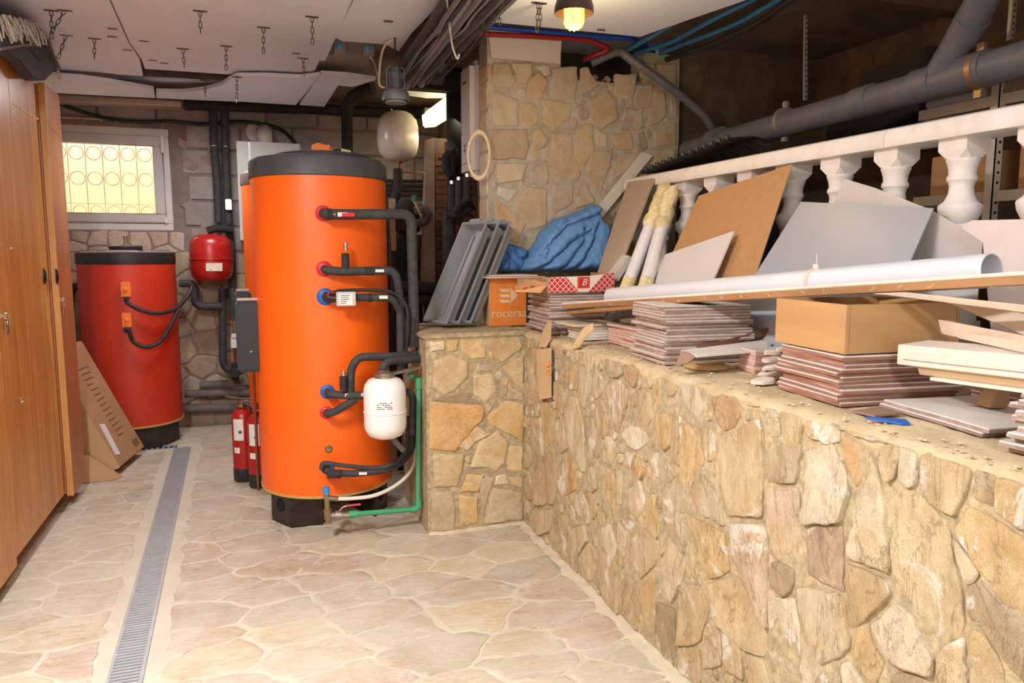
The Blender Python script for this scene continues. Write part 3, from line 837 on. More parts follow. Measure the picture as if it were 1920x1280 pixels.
foil = mat('pinkish_foil_wrap', (220, 196, 184), 0.3, 0.35, var=0.12, scale=12, bmp=0.5, bscale=30)
tag(obj('duct_box', MB().panel([on_y(100, 176, 6.25), on_y(100, 190, 6.25), on_y(340, 200, 6.25), on_y(340, 189, 6.25)], 0.14, (0, 9, 2)), foil, bev=0.008), 'long pale foil-wrapped box lying above the window', 'duct')

chain_mat = mat('dark_chain_steel', (96, 88, 88), 0.45, 0.6, var=0.15)


def link_mesh(L=0.030, W=0.013, r=0.0022):
    P = []
    for k in range(14):
        a = 2 * pi * k / 14
        P.append(Vector((W / 2 * cos(a), 0, (L / 2 - W / 2) * (1 if sin(a) > 0 else -1) + W / 2 * sin(a))))
    return MB().tube(P, r, 5, closed=True)


_link = link_mesh()
_lm = bpy.data.meshes.new('chain_link'); _lm.from_pydata([tuple(p) for p in _link.v], [], _link.f); _lm.materials.append(chain_mat)
_lm.polygons.foreach_set('use_smooth', [True] * len(_lm.polygons))


def chain(p0, p1, label, group='chains hanging from the ceiling boards'):
    p0, p1 = Vector(p0), Vector(p1)
    t = thing('hanging_chain', label, 'chain', p1, group)
    n = max(3, int((p1 - p0).length / 0.025)); d = (p1 - p0).normalized()
    q = Vector((0, 0, -1)).rotation_difference(d)
    for k in range(n):
        o = bpy.data.objects.new('chain_link', _lm); COL.objects.link(o); o.parent = t
        o.location = p0 + d * (0.012 + k * 0.025) - p1
        o.rotation_mode = 'QUATERNION'
        o.rotation_quaternion = q @ Matrix.Rotation(pi / 2 * (k % 2), 3, 'Z').to_quaternion()
    obj('anchor_plate', B(p0 + Vector((-0.03, -0.008, -0.004)), p0 + Vector((0.03, 0.008, 0.0))), chain_mat, t)


CH = [(177, 72, 177, 112, 'short dark chain nearest the carpet, hanging straight down beside the wardrobes'),
      (375, 20, 376, 66, 'dark chain hanging farthest forward on the middle ceiling board'),
      (343, 91, 346, 133, 'dark chain at the back of the middle ceiling board, nearer the wardrobes'),
      (424, 86, 424, 139, 'dark chain at the back of the middle ceiling board, over the black vertical pipes'),
      (494, 51, 494, 105, 'dark chain above the left part of the orange tank lid'),
      (585, 31, 586, 85, 'dark chain over the orange sensor box of the tank'),
      (568, 109, 571, 145, 'short dark chain at the back edge of the middle board above the tank lid'),
      (1009, 5, 1006, 70, 'long rusty chain between the cable run and the lit lamp'),
      (1013, 5, 1013, 54, 'thin pale chain just beside the long rusty chain near the lit lamp'),
      (936, 14, 937, 50, 'thin pale chain hanging next to the cable run, over the blue pipe')]
for u0, v0, u1, v1, lb in CH:
    a = on_z(u0, v0, ZB - (0.004 if 270 < u0 < 640 else 0)); b_ = on_y(u1, v1, a.y)
    chain(a, b_, lb)
for u0, v0, u1, v1, lb, zz in ((444, 144, 444, 192, 'short chain holding the torn board beside the black vertical pipes', 2.455), (384, 150, 385, 180, 'short chain in the gap behind the middle ceiling board', 2.5)):
    a = on_z(u0, v0, zz - 0.001); chain(a, on_y(u1, v1, a.y), lb)
a = on_z(122, 19, ZB); chain(a, on_y(94, 66, a.y), 'slanting chain running from the ceiling down to the carpet roll')
a = on_z(96, 19, ZB); chain(a, on_y(97, 75, a.y), 'upright chain holding the carpet roll on the wardrobe')
a = on_z(124, 66, ZB); chain(a, on_y(109, 110, a.y), 'slanting chain at the lower corner of the carpet roll')
mb = MB()
for u, v in ((211, 54), (210, 69), (270, 77), (239, 94), (286, 113), (308, 118), (555, 100), (728, 40), (1127, 56)):
    p = on_z(u, v, ZB - 0.0045); mb.box(p + Vector((-0.022, -0.006, -0.003)), p + Vector((0.022, 0.006, 0.0)))
fx = obj('fixing_plates', mb, chain_mat, bB); fx['kind'] = 'stuff'

# ================================================================== LEFT SIDE: WARDROBES, CARPET, CARDBOARD BOX, DRAIN
oak = wood('orange_oak', (168, 104, 46), (222, 162, 86), 0.34, 2, 22, (194, 128, 60))
oak_dark = wood('reddish_oak', (160, 98, 58), (190, 124, 78), 0.36, 2, 22, (160, 92, 50))
oak_edge = wood('oak_edge', (190, 128, 66), (214, 154, 88), 0.45, 2, 60)
black_metal = mat('black_painted_metal', (34, 32, 32), 0.4, 0.3)
chrome = mat('chrome', (206, 202, 196), 0.2, 0.95, var=0.05)
XD = -0.98
wt1 = thing('wardrobe', 'wide orange oak wardrobe nearest the camera at the left edge of the picture', 'wardrobe', (-1.28, 3.2, 0))
obj('body', MB().box((-1.6, 1.55, 0.10), (XD - 0.024, 4.50, 2.285)).box((-1.56, 1.6, 0.0), (-1.08, 4.44, 0.10)), oak_dark, wt1, smooth=False)
edges = [1.56, 2.25, 2.93, 3.60, 4.03, 4.495]
for i in range(5):
    zb = 0.062 if i < 3 else 0.098
    d = obj('door_panel', B((XD - 0.022, edges[i] + 0.002, zb), (XD, edges[i + 1] - 0.002, 2.288)), oak, wt1, bev=0.002)
dlast = d
mb = MB()
for k in range(8):
    p = on_x(25 + k * 6.2, 195 + k * 3.9, XD)
    mb.lathe([(0.006, 0), (0.006, 0.006), (0.003, 0.009)], p, 8, axis=(1, 0, 0))
obj('peg_row', mb, mat('pale_pegs', (226, 196, 150), 0.5), dlast)


def handle_at(p, parent):
    mb = MB().lathe([(0.0005, 0.012), (0.010, 0.011), (0.016, 0.005), (0.016, 0)], (0, 0, 0), 16, axis=(1, 0, 0))
    mb.v = [Vector((q.x, q.y * 1.1, q.z * 2.5)) + p for q in mb.v]
    obj('handle', mb, black_metal, parent)


def keys_at(p, parent, n=2):
    mb = MB().ring(p + Vector((0.012, 0, 0)), (0, 1, 0.3), 0.012, 0.0015, 16, 5)
    mb.box(p + Vector((0, -0.006, -0.006)), p + Vector((0.02, 0.006, 0.006)))
    for k in range(n):
        q = p + Vector((0.014, 0.012 * k - 0.004, -0.03))
        mb.lathe([(0.013, 0), (0.013, 0.002)], q, 14, axis=(1, 0.3 * k, 0))
        mb.box(q + Vector((-0.001, -0.004, -0.05)), q + Vector((0.001, 0.004, -0.008)))
    obj('key', mb, chrome, parent)


def hook_at(p, parent):
    mb = MB().tube([p, p + Vector((0.012, 0, 0)), p + Vector((0.02, 0, -0.012)), p + Vector((0.014, 0, -0.026)), p + Vector((0.026, 0, -0.018))], 0.002, 6, 0.006)
    obj('hook', mb, chrome, parent)


handle_at(on_x(82, 518, XD), dlast)
hook_at(on_x(10, 456, XD), dlast)
hook_at(on_x(30, 745, XD), dlast)
keys_at(on_x(4, 592, XD), dlast, 3)
XD2 = -0.945
wt2 = thing('wardrobe', 'narrower reddish wardrobe behind the wide one, next to the window', 'wardrobe', (-1.25, 4.7, 0))
obj('body', MB().box((-1.55, 4.53, 0.10), (XD2 - 0.032, 4.86, 2.255)).box((-1.5, 4.56, 0.0), (-1.1, 4.83, 0.10)), oak_dark, wt2, smooth=False)
d2 = obj('door_panel', B((XD2 - 0.028, 4.545, 0.075), (XD2, 4.865, 2.262)), oak_dark, wt2, bev=0.002)
obj('door_edge', B((XD2 - 0.03, 4.535, 0.075), (XD2 + 0.001, 4.545, 2.262)), oak_edge, wt2)
handle_at(on_x(105, 518, XD2), d2)
keys_at(on_x(113, 562, XD2), d2, 2)
mb = MB()
for k in range(6):
    p = on_x(92 + k * 3.4, 237 + k * 3.0, XD2)
    mb.lathe([(0.006, 0), (0.006, 0.004)], p, 8, axis=(1, 0, 0))
obj('peg_row', mb, oak_edge, d2)

# folded carpet on the wardrobe
carpet = mat('dark_carpet_back', (74, 72, 78), 0.95, var=0.2, scale=20, bmp=0.7, bscale=140)
fringe_m = mat('pale_carpet_fringe', (196, 190, 176), 0.95, var=0.12, scale=20, bmp=0.5)
ct = thing('folded_carpet', 'dark folded carpet with pale fringe lying on top of the wardrobes', 'carpet', (-1.2, 4.3, 2.30))
XC = -0.90
prof = [on_x(u, v, XC) for u, v in ((0, 92), (40, 118), (64, 152), (88, 152), (108, 132), (112, 126), (100, 100), (92, 72), (86, 83), (78, 82), (70, 54), (64, 50), (0, 36))]
mb = MB()
mb.slab(prof, (-0.42, 0, 0))
mb.v = [p + Vector((0.012 * noise.noise(p * 9), 0.012 * noise.noise(p * 9 + Vector((5, 0, 0))), max(-0.005, 0.012 * noise.noise(p * 8)))) for p in mb.v]
mb.v = [Vector((p.x, p.y, max(p.z, 2.30))) for p in mb.v]
obj('carpet_pile', mb, carpet, ct, bev=0.015)
mb = MB().slab(prof, (-0.055, 0, 0))
mb.v = [p + Vector((0.006 * noise.noise(p * 9), 0.010 * noise.noise(p * 9 + Vector((5, 0, 0))), 0)) for p in mb.v]
obj('hanging_fold', mb, carpet, ct, bev=0.012)
obj('fold_edge', MB().tube([on_x(u, v, XC + 0.004) for u, v in ((0, 92), (40, 85), (78, 82), (88, 84))], 0.006, 6).tube([on_x(u, v, XC + 0.004) for u, v in ((92, 74), (100, 100), (112, 127))], 0.007, 6).tube([on_x(u, v, XC + 0.004) for u, v in ((70, 54), (78, 80))], 0.006, 6), mat('grey_carpet_edge', (128, 122, 116), 0.95, var=0.15), ct)
mb = MB(); rng = random.Random(4)
for k in range(70):
    u = rng.uniform(0, 66); p = on_x(u, 34 + 0.2 * u + rng.uniform(-4, 4), XC + 0.005) + Vector((rng.uniform(-0.02, 0.012), 0, 0.01))
    if p.z > 2.488:
        p.z = 2.488
    mb.tube([p, p + Vector((rng.uniform(0.004, 0.02), rng.uniform(-0.03, 0.03), -0.03)), p + Vector((rng.uniform(0.01, 0.03), rng.uniform(-0.05, 0.05), -rng.uniform(0.05, 0.10)))], 0.004, 4)
for k in range(34):
    f_ = rng.random(); p = on_x(90 + 20 * f_, 152 - 22 * f_, XC + 0.002)
    mb.tube([p, p + Vector((rng.uniform(0, 0.01), rng.uniform(-0.01, 0.02), -0.02)), p + Vector((0.01, rng.uniform(-0.02, 0.03), -rng.uniform(0.025, 0.05)))], 0.003, 4)
fr = obj('fringe', mb, fringe_m, ct); fr['kind'] = 'stuff'

# flat cardboard box leaning against the wardrobe end
card = mat('brown_cardboard', (176, 134, 94), 0.85, var=0.07, scale=5, bmp=0.15)
card_lt = mat('light_cardboard', (196, 158, 112), 0.85, var=0.06, scale=5, bmp=0.15)
cb = thing('flat_cardboard_box', 'flat brown cardboard box leaning between the wardrobe and the red tank', 'box', (-0.9, 5.2, 0))
a0, a1 = on_z(206, 905, 0.0), on_z(222, 850, 0.0)
a0.y = 5.04
a0, a1 = Vector((-0.80, 5.12, 0.012)), Vector((-0.72, 5.62, 0.012))
b0 = Vector((-1.14, 5.12, 0.77)); b1 = Vector((-1.06, 5.62, 0.77))
th = Vector((-0.13, 0.02, -0.052))
mb = MB().slab([a0, a1, b1, b0], th)
zmin = min(p.z for p in mb.v); mb.v = [p + Vector((0, 0, 0.004 - zmin)) for p in mb.v]
dz = Vector((0, 0, 0.004 - zmin))
obj('carton', mb, card, cb, bev=0.006)
nrm = (a1 - a0).cross(b0 - a0).normalized()
if nrm.x < 0:
    nrm = -nrm
q = lambda s, r: a0 + dz + (a1 - a0) * s + (b0 - a0) * r + nrm * 0.0012
lab = mat('white_label', (226, 222, 214), 0.6, var=0.03)
obj('label_sticker', MB().panel([q(0.06, 0.1), q(0.2, 0.08), q(0.26, 0.34), q(0.12, 0.36)], 0.001), lab, cb, smooth=False)
ink = mat('brown_print', (128, 88, 56), 0.8, var=0.05)
mb = MB()
for k in range(14):
    r0 = 0.2 + k * 0.045
    mb.panel([q(0.42, r0), q(0.42 + 0.35 * rng.uniform(0.5, 1), r0), q(0.42 + 0.35 * rng.uniform(0.5, 1), r0 + 0.010), q(0.42, r0 + 0.010)], 0.0006)
mb.panel([q(0.72, 0.05), q(0.92, 0.05), q(0.92, 0.11), q(0.72, 0.11)], 0.0006)
obj('print_lines', mb, ink, cb, smooth=False)['kind'] = 'stuff'
obj('side_flap', MB().panel([a0 + dz + Vector((-0.002, -0.004, 0.0)), a0 + dz + th + Vector((-0.002, -0.004, 0)), b0 + dz + th + Vector((-0.002, -0.004, 0)), b0 + dz + Vector((-0.002, -0.004, 0))], 0.004), card_lt, cb, smooth=False)
tag(obj('cardboard_sheet', MB().slab([(-0.99, 5.02, 0.004), (-0.83, 5.03, 0.004), (-0.79, 5.09, 0.004), (-0.98, 5.10, 0.16), (-1.02, 5.06, 0.12)], (0.0, 0.015, 0.004)), card), 'crumpled brown cardboard sheet on the floor at the foot of the flat box', 'cardboard')

# linear drain: frame, slotted plate slats; a cross branch and a plain corner plate
zinc = mat('galvanised_grating', (184, 190, 194), 0.42, 0.45, var=0.1, scale=10, dirt=(176, 172, 164), dirt_amt=0.35)
zinc_d = mat('dark_channel', (44, 44, 46), 0.8)
dr = thing('channel_drain', 'long galvanised slotted floor drain running from the camera towards the window', 'drain', (dl(3.8) + 0.055, 3.8, 0))
DW = 0.112


def dpt(y, s, z):
    return Vector((dl(y) + s * DW, y, z))


def seg_box(y0, y1, s0, s1, z0, z1):
    lo = [dpt(y0, s0, z0), dpt(y0, s1, z0), dpt(y1, s1, z0), dpt(y1, s0, z0)]
    return lo, Vector((0, 0, z1 - z0))


obj('channel_bed', MB().slab(*seg_box(1.5, 5.72, 0.0, 1.0, -0.003, -0.0015)), zinc_d, dr, smooth=False)
mb = MB()
for s0, s1 in ((0, 0.1), (0.9, 1.0)):
    mb.slab(*seg_box(1.5, 5.72, s0, s1, -0.003, 0.006))
obj('frame', mb, zinc, dr, smooth=False)
obj('corner_plate', MB().slab(*seg_box(5.40, 5.73, 0.02, 0.98, -0.002, 0.005)), zinc, dr, smooth=False)
ys = [1.6 + k * 0.0205 for k in range(int((5.40 - 1.6) / 0.0205))]
near, far = [y for y in ys if y < 5.40], []
for y in near:
    obj('slat', MB().slab(*seg_box(y, y + 0.0125, 0.1, 0.9, -0.001, 0.0045)), zinc, dr, smooth=False)
dr2 = thing('channel_drain', 'short dark slotted drain branch crossing the floor in front of the red tank', 'drain', (-0.85, 5.78, 0))
obj('channel_bed', B((-1.25, 5.735, -0.003), (-0.53, 5.83, -0.0015)), zinc_d, dr2, smooth=False)
obj('frame', MB().box((-1.25, 5.73, -0.003), (-0.53, 5.74, 0.006)).box((-1.25, 5.825, -0.003), (-0.53, 5.835, 0.006)), zinc, dr2, smooth=False)
for k in range(20):
    x = -1.24 + k * 0.036
    obj('slat', B((x, 5.74, -0.002), (x + 0.016, 5.825, 0.004)), zinc, dr2, smooth=False)

# ================================================================== TANKS
foam = mat('black_pipe_foam', (50, 50, 53), 0.75, var=0.14, scale=14, dirt=(104, 98, 92), dirt_amt=0.28, bmp=0.15, bscale=50)
foam_d = mat('dark_pipe_foam', (34, 33, 35), 0.8, var=0.15, scale=10, dirt=(84, 74, 66), dirt_amt=0.3)
cap_m = mat('dark_grey_lid', (66, 68, 74), 0.55, var=0.08, scale=6, dirt=(112, 108, 104), dirt_amt=0.25)
orange = mat('orange_tank_jacket', (250, 104, 20), 0.42, var=0.04, scale=3, bmp=0.05, bscale=12)
redj = mat('red_tank_jacket', (196, 52, 26), 0.45, var=0.06, scale=3, bmp=0.06, bscale=12)
rim_y = mat('yellowish_foam_rim', (196, 156, 84), 0.8, var=0.12)
black_base = mat('black_steel_foot', (38, 32, 30), 0.35, 0.3, var=0.2, dirt=(92, 66, 48), dirt_amt=0.4)
sensor = mat('bright_orange_plastic', (244, 122, 30), 0.4, var=0.03)
blue_p = mat('blue_plastic', (36, 92, 176), 0.5, var=0.06)
red_p = mat('red_rosette', (206, 34, 50), 0.5, var=0.06)
cable_m = mat('black_cable', (30, 30, 31), 0.55, var=0.1, dirt=(90, 84, 78), dirt_amt=0.2)
copper = mat('brown_copper', (150, 100, 70), 0.4, 0.7, var=0.15)
brass = mat('tarnished_brass', (156, 136, 104), 0.38, 0.75, var=0.15, dirt=(110, 96, 74), dirt_amt=0.4)
label_w = mat('white_sticker', (228, 226, 216), 0.5, var=0.03)
label_ink = mat('grey_print', (96, 92, 92), 0.6, var=0.05)


def big_tank(name, label, c, R, z0, z1, jm, seg=72):
    t = thing(name, label, 'tank', (c[0], c[1], 0))
    obj('jacket', MB().lathe([(R - 0.03, z0 + 0.004), (R, z0), (R + 0.002, z0 + 0.01), (R + 0.002, (z0 + z1) / 2), (R, z1)], (c[0], c[1], 0), seg), jm, t)
    obj('bottom_rim', MB().lathe([(R - 0.02, z0 - 0.008), (R + 0.004, z0 - 0.008), (R + 0.005, z0 + 0.006), (R - 0.02, z0 + 0.006)], (c[0], c[1], 0), seg), rim_y, t)
    return t


CX, CY, CR = 0.372, 4.075, 0.341
tk = big_tank('orange_tank', 'big bright orange hot-water tank in the middle of the room', (CX, CY), CR, 0.178, 1.775, orange)
obj('lid_band', MB().lathe([(CR + 0.004, 1.765), (CR + 0.008, 1.77), (CR + 0.006, 1.845), (CR - 0.005, 1.862), (CR - 0.05, 1.872), (0.2, 1.882), (0.001, 1.884)], (CX, CY, 0), 72, cap=False), cap_m, tk)
obj('lid_disc', MB().lathe([(0.235, 1.876), (0.24, 1.89), (0.2, 1.90), (0.001, 1.904)], (CX + 0.02, CY, 0), 40, cap=False), cap_m, tk)
for a in (0, 2 * pi / 3, 4 * pi / 3):
    q = Matrix.Translation((CX, CY, 0)) @ Matrix.Rotation(a, 4, 'Z')
    pl4 = [q @ Vector(p) for p in ((-0.30, -0.08, 0.001), (-0.215, -0.235, 0.001), (-0.055, -0.245, 0.001), (-0.055, -0.10, 0.001))]
    ft = obj('foot', MB().slab(pl4, (0, 0, 0.170)), black_base, tk, smooth=False)
    n_ = (q.to_3x3() @ Vector((-0.155, -0.085, 0))).normalized()
    obj('foot_hole', MB().lathe([(0.034, 0), (0.034, 0.003), (0.026, 0.0005), (0.001, 0.0005)], q @ Vector((-0.2575, -0.1575, 0.10)), 16, axis=n_, cap=False), mat('hole_black', (8, 8, 8), 0.9), ft)
p = on_y(602, 290, CY)
sb = obj('sensor_box', MB().box((p.x - 0.045, CY - 0.03, 1.90), (p.x + 0.045, CY + 0.03, 1.95)).lathe([(0.022, 0), (0.022, 0.065), (0.015, 0.07)], (p.x - 0.01, CY, 1.89), 18).lathe([(0.012, 0), (0.012, 0.02)], (p.x + 0.045, CY, 1.922), 12, axis=(1, 0, 0)), sensor, tk, bev=0.004)
obj('sensor_cable', T(curve_pts([(p.x + 0.06, CY, 1.922), (p.x + 0.12, CY, 1.925), (p.x + 0.2, CY + 0.02, 1.90), (CX + 0.3, CY + 0.08, 1.88), (CX + 0.36, CY + 0.12, 1.80), (CX + 0.375, CY + 0.1, 1.5), (CX + 0.385, CY + 0.08, 1.1), (CX + 0.40, CY + 0.08, 0.75)]), 0.010, 8), cable_m, tk)
obj('cable_tag', T([(p.x + 0.10, CY, 1.925), (p.x + 0.15, CY + 0.004, 1.918)], 0.014, 10), mat('beige_tape', (206, 196, 166), 0.6), tk)


def tank_pt(u, v):
    """point of the tank jacket seen at a pixel"""
    d = _ray(u, v); a = d.x * d.x + d.y * d.y
    b_ = -2 * (d.x * CX + d.y * CY); c = CX * CX + CY * CY - CR * CR
    s = (-b_ - math.sqrt(max(0, b_ * b_ - 4 * a * c))) / (2 * a)
    return Vector((d.x * s, d.y * s, H + d.z * s))


def outn(p):
    return Vector((p.x - CX, p.y - CY, 0)).normalized()


for u, v, m_, r in ((606, 400, red_p, 0.036), (608, 504, red_p, 0.036), (610, 556, blue_p, 0.04), (614, 734, blue_p, 0.034), (612, 773, red_p, 0.03), (614, 876, blue_p, 0.032)):
    p = tank_pt(u, v)
    obj('rosette', MB().lathe([(r, -0.004), (r + 0.002, 0.004), (r * 0.8, 0.012), (r * 0.5, 0.014)], p, 24, axis=outn(p)), m_, tk)
p = tank_pt(616, 841)
obj('plug', MB().lathe([(0.019, -0.004), (0.019, 0.006), (0.013, 0.012), (0.013, 0.005), (0.001, 0.004)], p, 18, axis=outn(p), cap=False), brass, tk)

pipes = []


def pipe(name, label, pts, r, fil=0.05, seg=12, m_=None, cat='pipe', group=None, rest=()):
    t = thing(name, label, cat, pts[0], group)
    obj('insulation' if m_ is None else 'tube', T(pts, r, seg, fil), m_ or foam, t)
    return t


def yp(u, v, Y):
    return on_y(u, v, Y)


def collar(p, q, r, t, m_=None, name='joint_tape'):
    obj(name, T([p, q], r, 12), m_ or foam_d, t)


def sticker(u0, v0, u1, v1, Y, t, m_=None, name='label_sticker'):
    obj(name, MB().panel([yp(u0, v0, Y), yp(u1, v0, Y), yp(u1, v1, Y), yp(u0, v1, Y)], 0.0015), m_ or label_w, t, smooth=False)


YF = 3.66
p0 = tank_pt(606, 400); e0 = p0 + outn(p0) * 0.002
pA = pipe('insulated_pipe', 'topmost thick grey insulated pipe leaving the orange tank and dropping on its right', [e0, yp(612, 401, YF), yp(640, 402, YF), yp(771, 401, YF), yp(777, 620, YF + 0.02), yp(777, 650, YF + 0.02)], 0.0255, 0.05)
collar(yp(612, 401, YF), yp(622, 402, YF), 0.0275, pA)
collar(yp(624, 402, YF), yp(646, 402, YF), 0.0245, pA)
collar(yp(774, 594, YF + 0.018), yp(775, 650, YF + 0.02), 0.028, pA)
sticker(633, 398, 651, 406, YF - 0.029, pA)
sticker(641, 399, 665, 406, YF - 0.031, pA, red_p, 'red_tag')
obj('brass_fitting', MB().lathe([(0.006, 0), (0.006, 0.006)], yp(627, 402, YF - 0.024), 8, axis=(0, -1, 0)), brass, pA)
p0 = tank_pt(608, 504)
YG = 3.67
pB = pipe('insulated_pipe', 'second grey insulated pipe from the top of the orange tank, with an air vent stub', [p0, yp(612, 506, YG), yp(640, 509, YG), yp(690, 508, YG), yp(742, 506, YG), yp(750, 560, YG + 0.03), yp(752, 700, YG + 0.03)], 0.0205, 0.05)
collar(yp(683, 508, YG), yp(700, 508, YG), 0.0225, pB)
sticker(704, 505, 720, 510, YG - 0.0225, pB)
obj('vent_stub', MB().lathe([(0.0175, 0), (0.0185, 0.01), (0.0185, 0.075), (0.016, 0.078)], yp(648, 505, YG), 14), foam_d, pB)
obj('air_vent', MB().lathe([(0.010, 0), (0.012, 0.004), (0.012, 0.016), (0.008, 0.018), (0.008, 0.024), (0.011, 0.026), (0.011, 0.04), (0.004, 0.042)], yp(648, 470, YG), 12), chrome, pB)
p0 = tank_pt(610, 556)
YH = 3.665
pC = pipe('insulated_pipe', 'third grey insulated pipe from the top of the orange tank, carrying the small silver box', [p0, yp(614, 558, YH), yp(650, 558, YH), yp(738, 557, YH), yp(757, 600, YH + 0.05), yp(758, 690, YH + 0.05)], 0.019, 0.05)
collar(yp(607, 556, YH), yp(628, 558, YH), 0.024, pC)
collar(yp(690, 558, YH), yp(697, 558, YH), 0.0215, pC)
sticker(711, 554, 727, 560, YH - 0.021, pC)
mb_ = obj('meter_box', MB().box(yp(630, 573, YH - 0.022) + Vector((0, -0.034, 0)), yp(665, 546, YH - 0.022)), mat('silver_meter_box', (196, 198, 200), 0.35, 0.4, var=0.04), pC, bev=0.003)
a, b_ = yp(636, 551, YH - 0.0572), yp(661, 571, YH - 0.0572)
obj('label_sticker', B((a.x, YH - 0.0575, b_.z), (b_.x, YH - 0.056, a.z)), label_w, mb_, smooth=False)
mb = MB()
for k in range(5):
    z = a.z - 0.008 - k * 0.009
    mb.box((a.x + 0.006, YH - 0.0582, z - 0.0018), (a.x + 0.006 + (b_.x - a.x - 0.012) * (0.9, 0.75, 0.85, 0.6, 0.5)[k], YH - 0.0572, z + 0.0018))
obj('print_lines', mb, label_ink, mb_, smooth=False)['kind'] = 'stuff'
obj('red_wire', T(curve_pts([yp(628, 549, YH - 0.03), yp(617, 548, YH - 0.04), yp(616, 556, YH - 0.04), yp(630, 559, YH - 0.035)]), 0.0022, 6), mat('red_wire', (206, 60, 40), 0.5), pC)
tag(obj('thin_cable', T(curve_pts([yp(620, 551, YH - 0.03), yp(640, 545, YH - 0.012), yp(700, 544, YH - 0.012), yp(740, 550, YH - 0.012), yp(762, 575, YH - 0.03), yp(765, 620, YH - 0.02), yp(761, 660, YH + 0.0), yp(757, 695, YH + 0.02)]), 0.0085, 8), cable_m), 'thinner black cable tied above the pipe with the silver box', 'cable')
p0 = tank_pt(614, 734); YI = 3.63
pD = pipe('insulated_pipe', 'black insulated pipe rising in a hook beside the white vessel, from the blue rosette', [p0, yp(616, 738, YI), yp(640, 741, YI), yp(657, 738, YI), yp(658, 690, YI), yp(672, 669, YI), yp(735, 668, YI), yp(785, 664, YI + 0.06), yp(788, 640, YI + 0.12)], 0.0195, 0.06)
obj('branch', T([yp(640, 741, YI), yp(684, 741, YI - 0.03)], 0.019, 12), foam, pD)
obj('vent_stub', MB().lathe([(0.0165, 0), (0.0175, 0.01), (0.0175, 0.065), (0.015, 0.068)], yp(644, 731, YI - 0.03), 14), foam_d, pD)
obj('air_vent', MB().lathe([(0.010, 0), (0.012, 0.004), (0.012, 0.014), (0.008, 0.016), (0.011, 0.02), (0.011, 0.03), (0.004, 0.032)], yp(644, 706, YI - 0.03), 12), chrome, pD)
sticker(647, 738, 661, 744, YI - 0.024, pD)
p0 = tank_pt(612, 773)
pE = pipe('insulated_pipe', 'short black insulated pipe slanting up from the lower red rosette', [p0, yp(614, 775, YI + 0.02), yp(628, 772, YI), yp(668, 747, YI - 0.005)], 0.0185, 0.04)
pG = pipe('insulated_pipe', 'black insulated elbow just above the white pressure vessel', [yp(718, 703, YI - 0.08), yp(718, 684, YI - 0.08), yp(733, 676, YI - 0.06), yp(760, 674, YI - 0.03), yp(787, 672, YI + 0.02)], 0.0205, 0.03)
pI = pipe('insulated_pipe', 'black insulated pipe turning down between the white vessel and the green pipe', [yp(752, 738, YI + 0.03), yp(768, 733, YI + 0.02), yp(774, 745, YI + 0.02), yp(773, 815, YI + 0.02)], 0.0185, 0.04)
p0 = tank_pt(614, 876)
pJ = pipe('insulated_pipe', 'lowest thick black insulated pipe curving round the foot of the orange tank', [p0, yp(608, 880, YI + 0.02), yp(622, 886, YI), yp(660, 888, YI - 0.01), yp(720, 882, YI), yp(752, 868, YI + 0.06), yp(772, 845, YI + 0.12), yp(774, 790, YI + 0.1)], 0.0175, 0.05)
collar(yp(614, 888, YI - 0.006), yp(640, 888, YI - 0.008), 0.021, pJ)
sticker(673, 885, 688, 890, YI - 0.03, pJ)
tag(obj('thin_cable', T(curve_pts([yp(602, 880, YI - 0.005), yp(608, 868, YI - 0.005), yp(640, 872, YI - 0.012), yp(700, 877, YI - 0.012), yp(735, 870, YI + 0.0), yp(757, 850, YI + 0.05), yp(764, 815, YI + 0.06), yp(764, 780, YI + 0.06)]), 0.011, 8), foam), 'thinner insulated line running along the top of the lowest pipe', 'pipe')
pK = pipe('pipe_stub', 'grey capped pipe stub below the white pressure vessel', [yp(733, 816, YI), yp(745, 832, YI - 0.02), yp(757, 845, YI - 0.03)], [0.012, 0.016, 0.016] if False else 0.015, 0.0, m_=mat('grey_pipe_foam', (112, 110, 110), 0.75, var=0.1))

# white pressure vessel
vw = thing('pressure_vessel', 'small white pressure vessel with a sticker, hanging in front of the orange tank', 'vessel', (0.585, 3.47, 0.36))
c = yp(722, 765, 3.47)
zt, zb = yp(722, 706, 3.47).z, yp(722, 822, 3.47).z
RV = 0.099
pr_ = [(0.001, zb), (0.05, zb + 0.006), (0.08, zb + 0.02), (RV - 0.003, zb + 0.05), (RV, zb + 0.07), (RV, zt - 0.06), (RV - 0.006, zt - 0.035), (0.075, zt - 0.012), (0.045, zt - 0.001), (0.001, zt)]
white_v = mat('white_enamel', (232, 230, 226), 0.3, var=0.02)
obj('shell', MB().lathe(pr_, (c.x, c.y, 0), 48, cap=False), white_v, vw)
obj('seam', MB().ring((c.x, c.y, (zt + zb) / 2 - 0.015), (0, 0, 1), RV + 0.0005, 0.003, 48, 6), white_v, vw)
obj('top_flange', MB().lathe([(0.05, zt - 0.004), (0.05, zt + 0.008), (0.046, zt + 0.012), (0.046, zt + 0.02), (0.03, zt + 0.022), (0.024, zt + 0.028)], (c.x, c.y, 0), 32), mat('steel_flange', (168, 162, 152), 0.3, 0.85, var=0.1), vw)
mb, mbi = MB(), MB()
a0 = math.atan2(-c.y, -c.x)
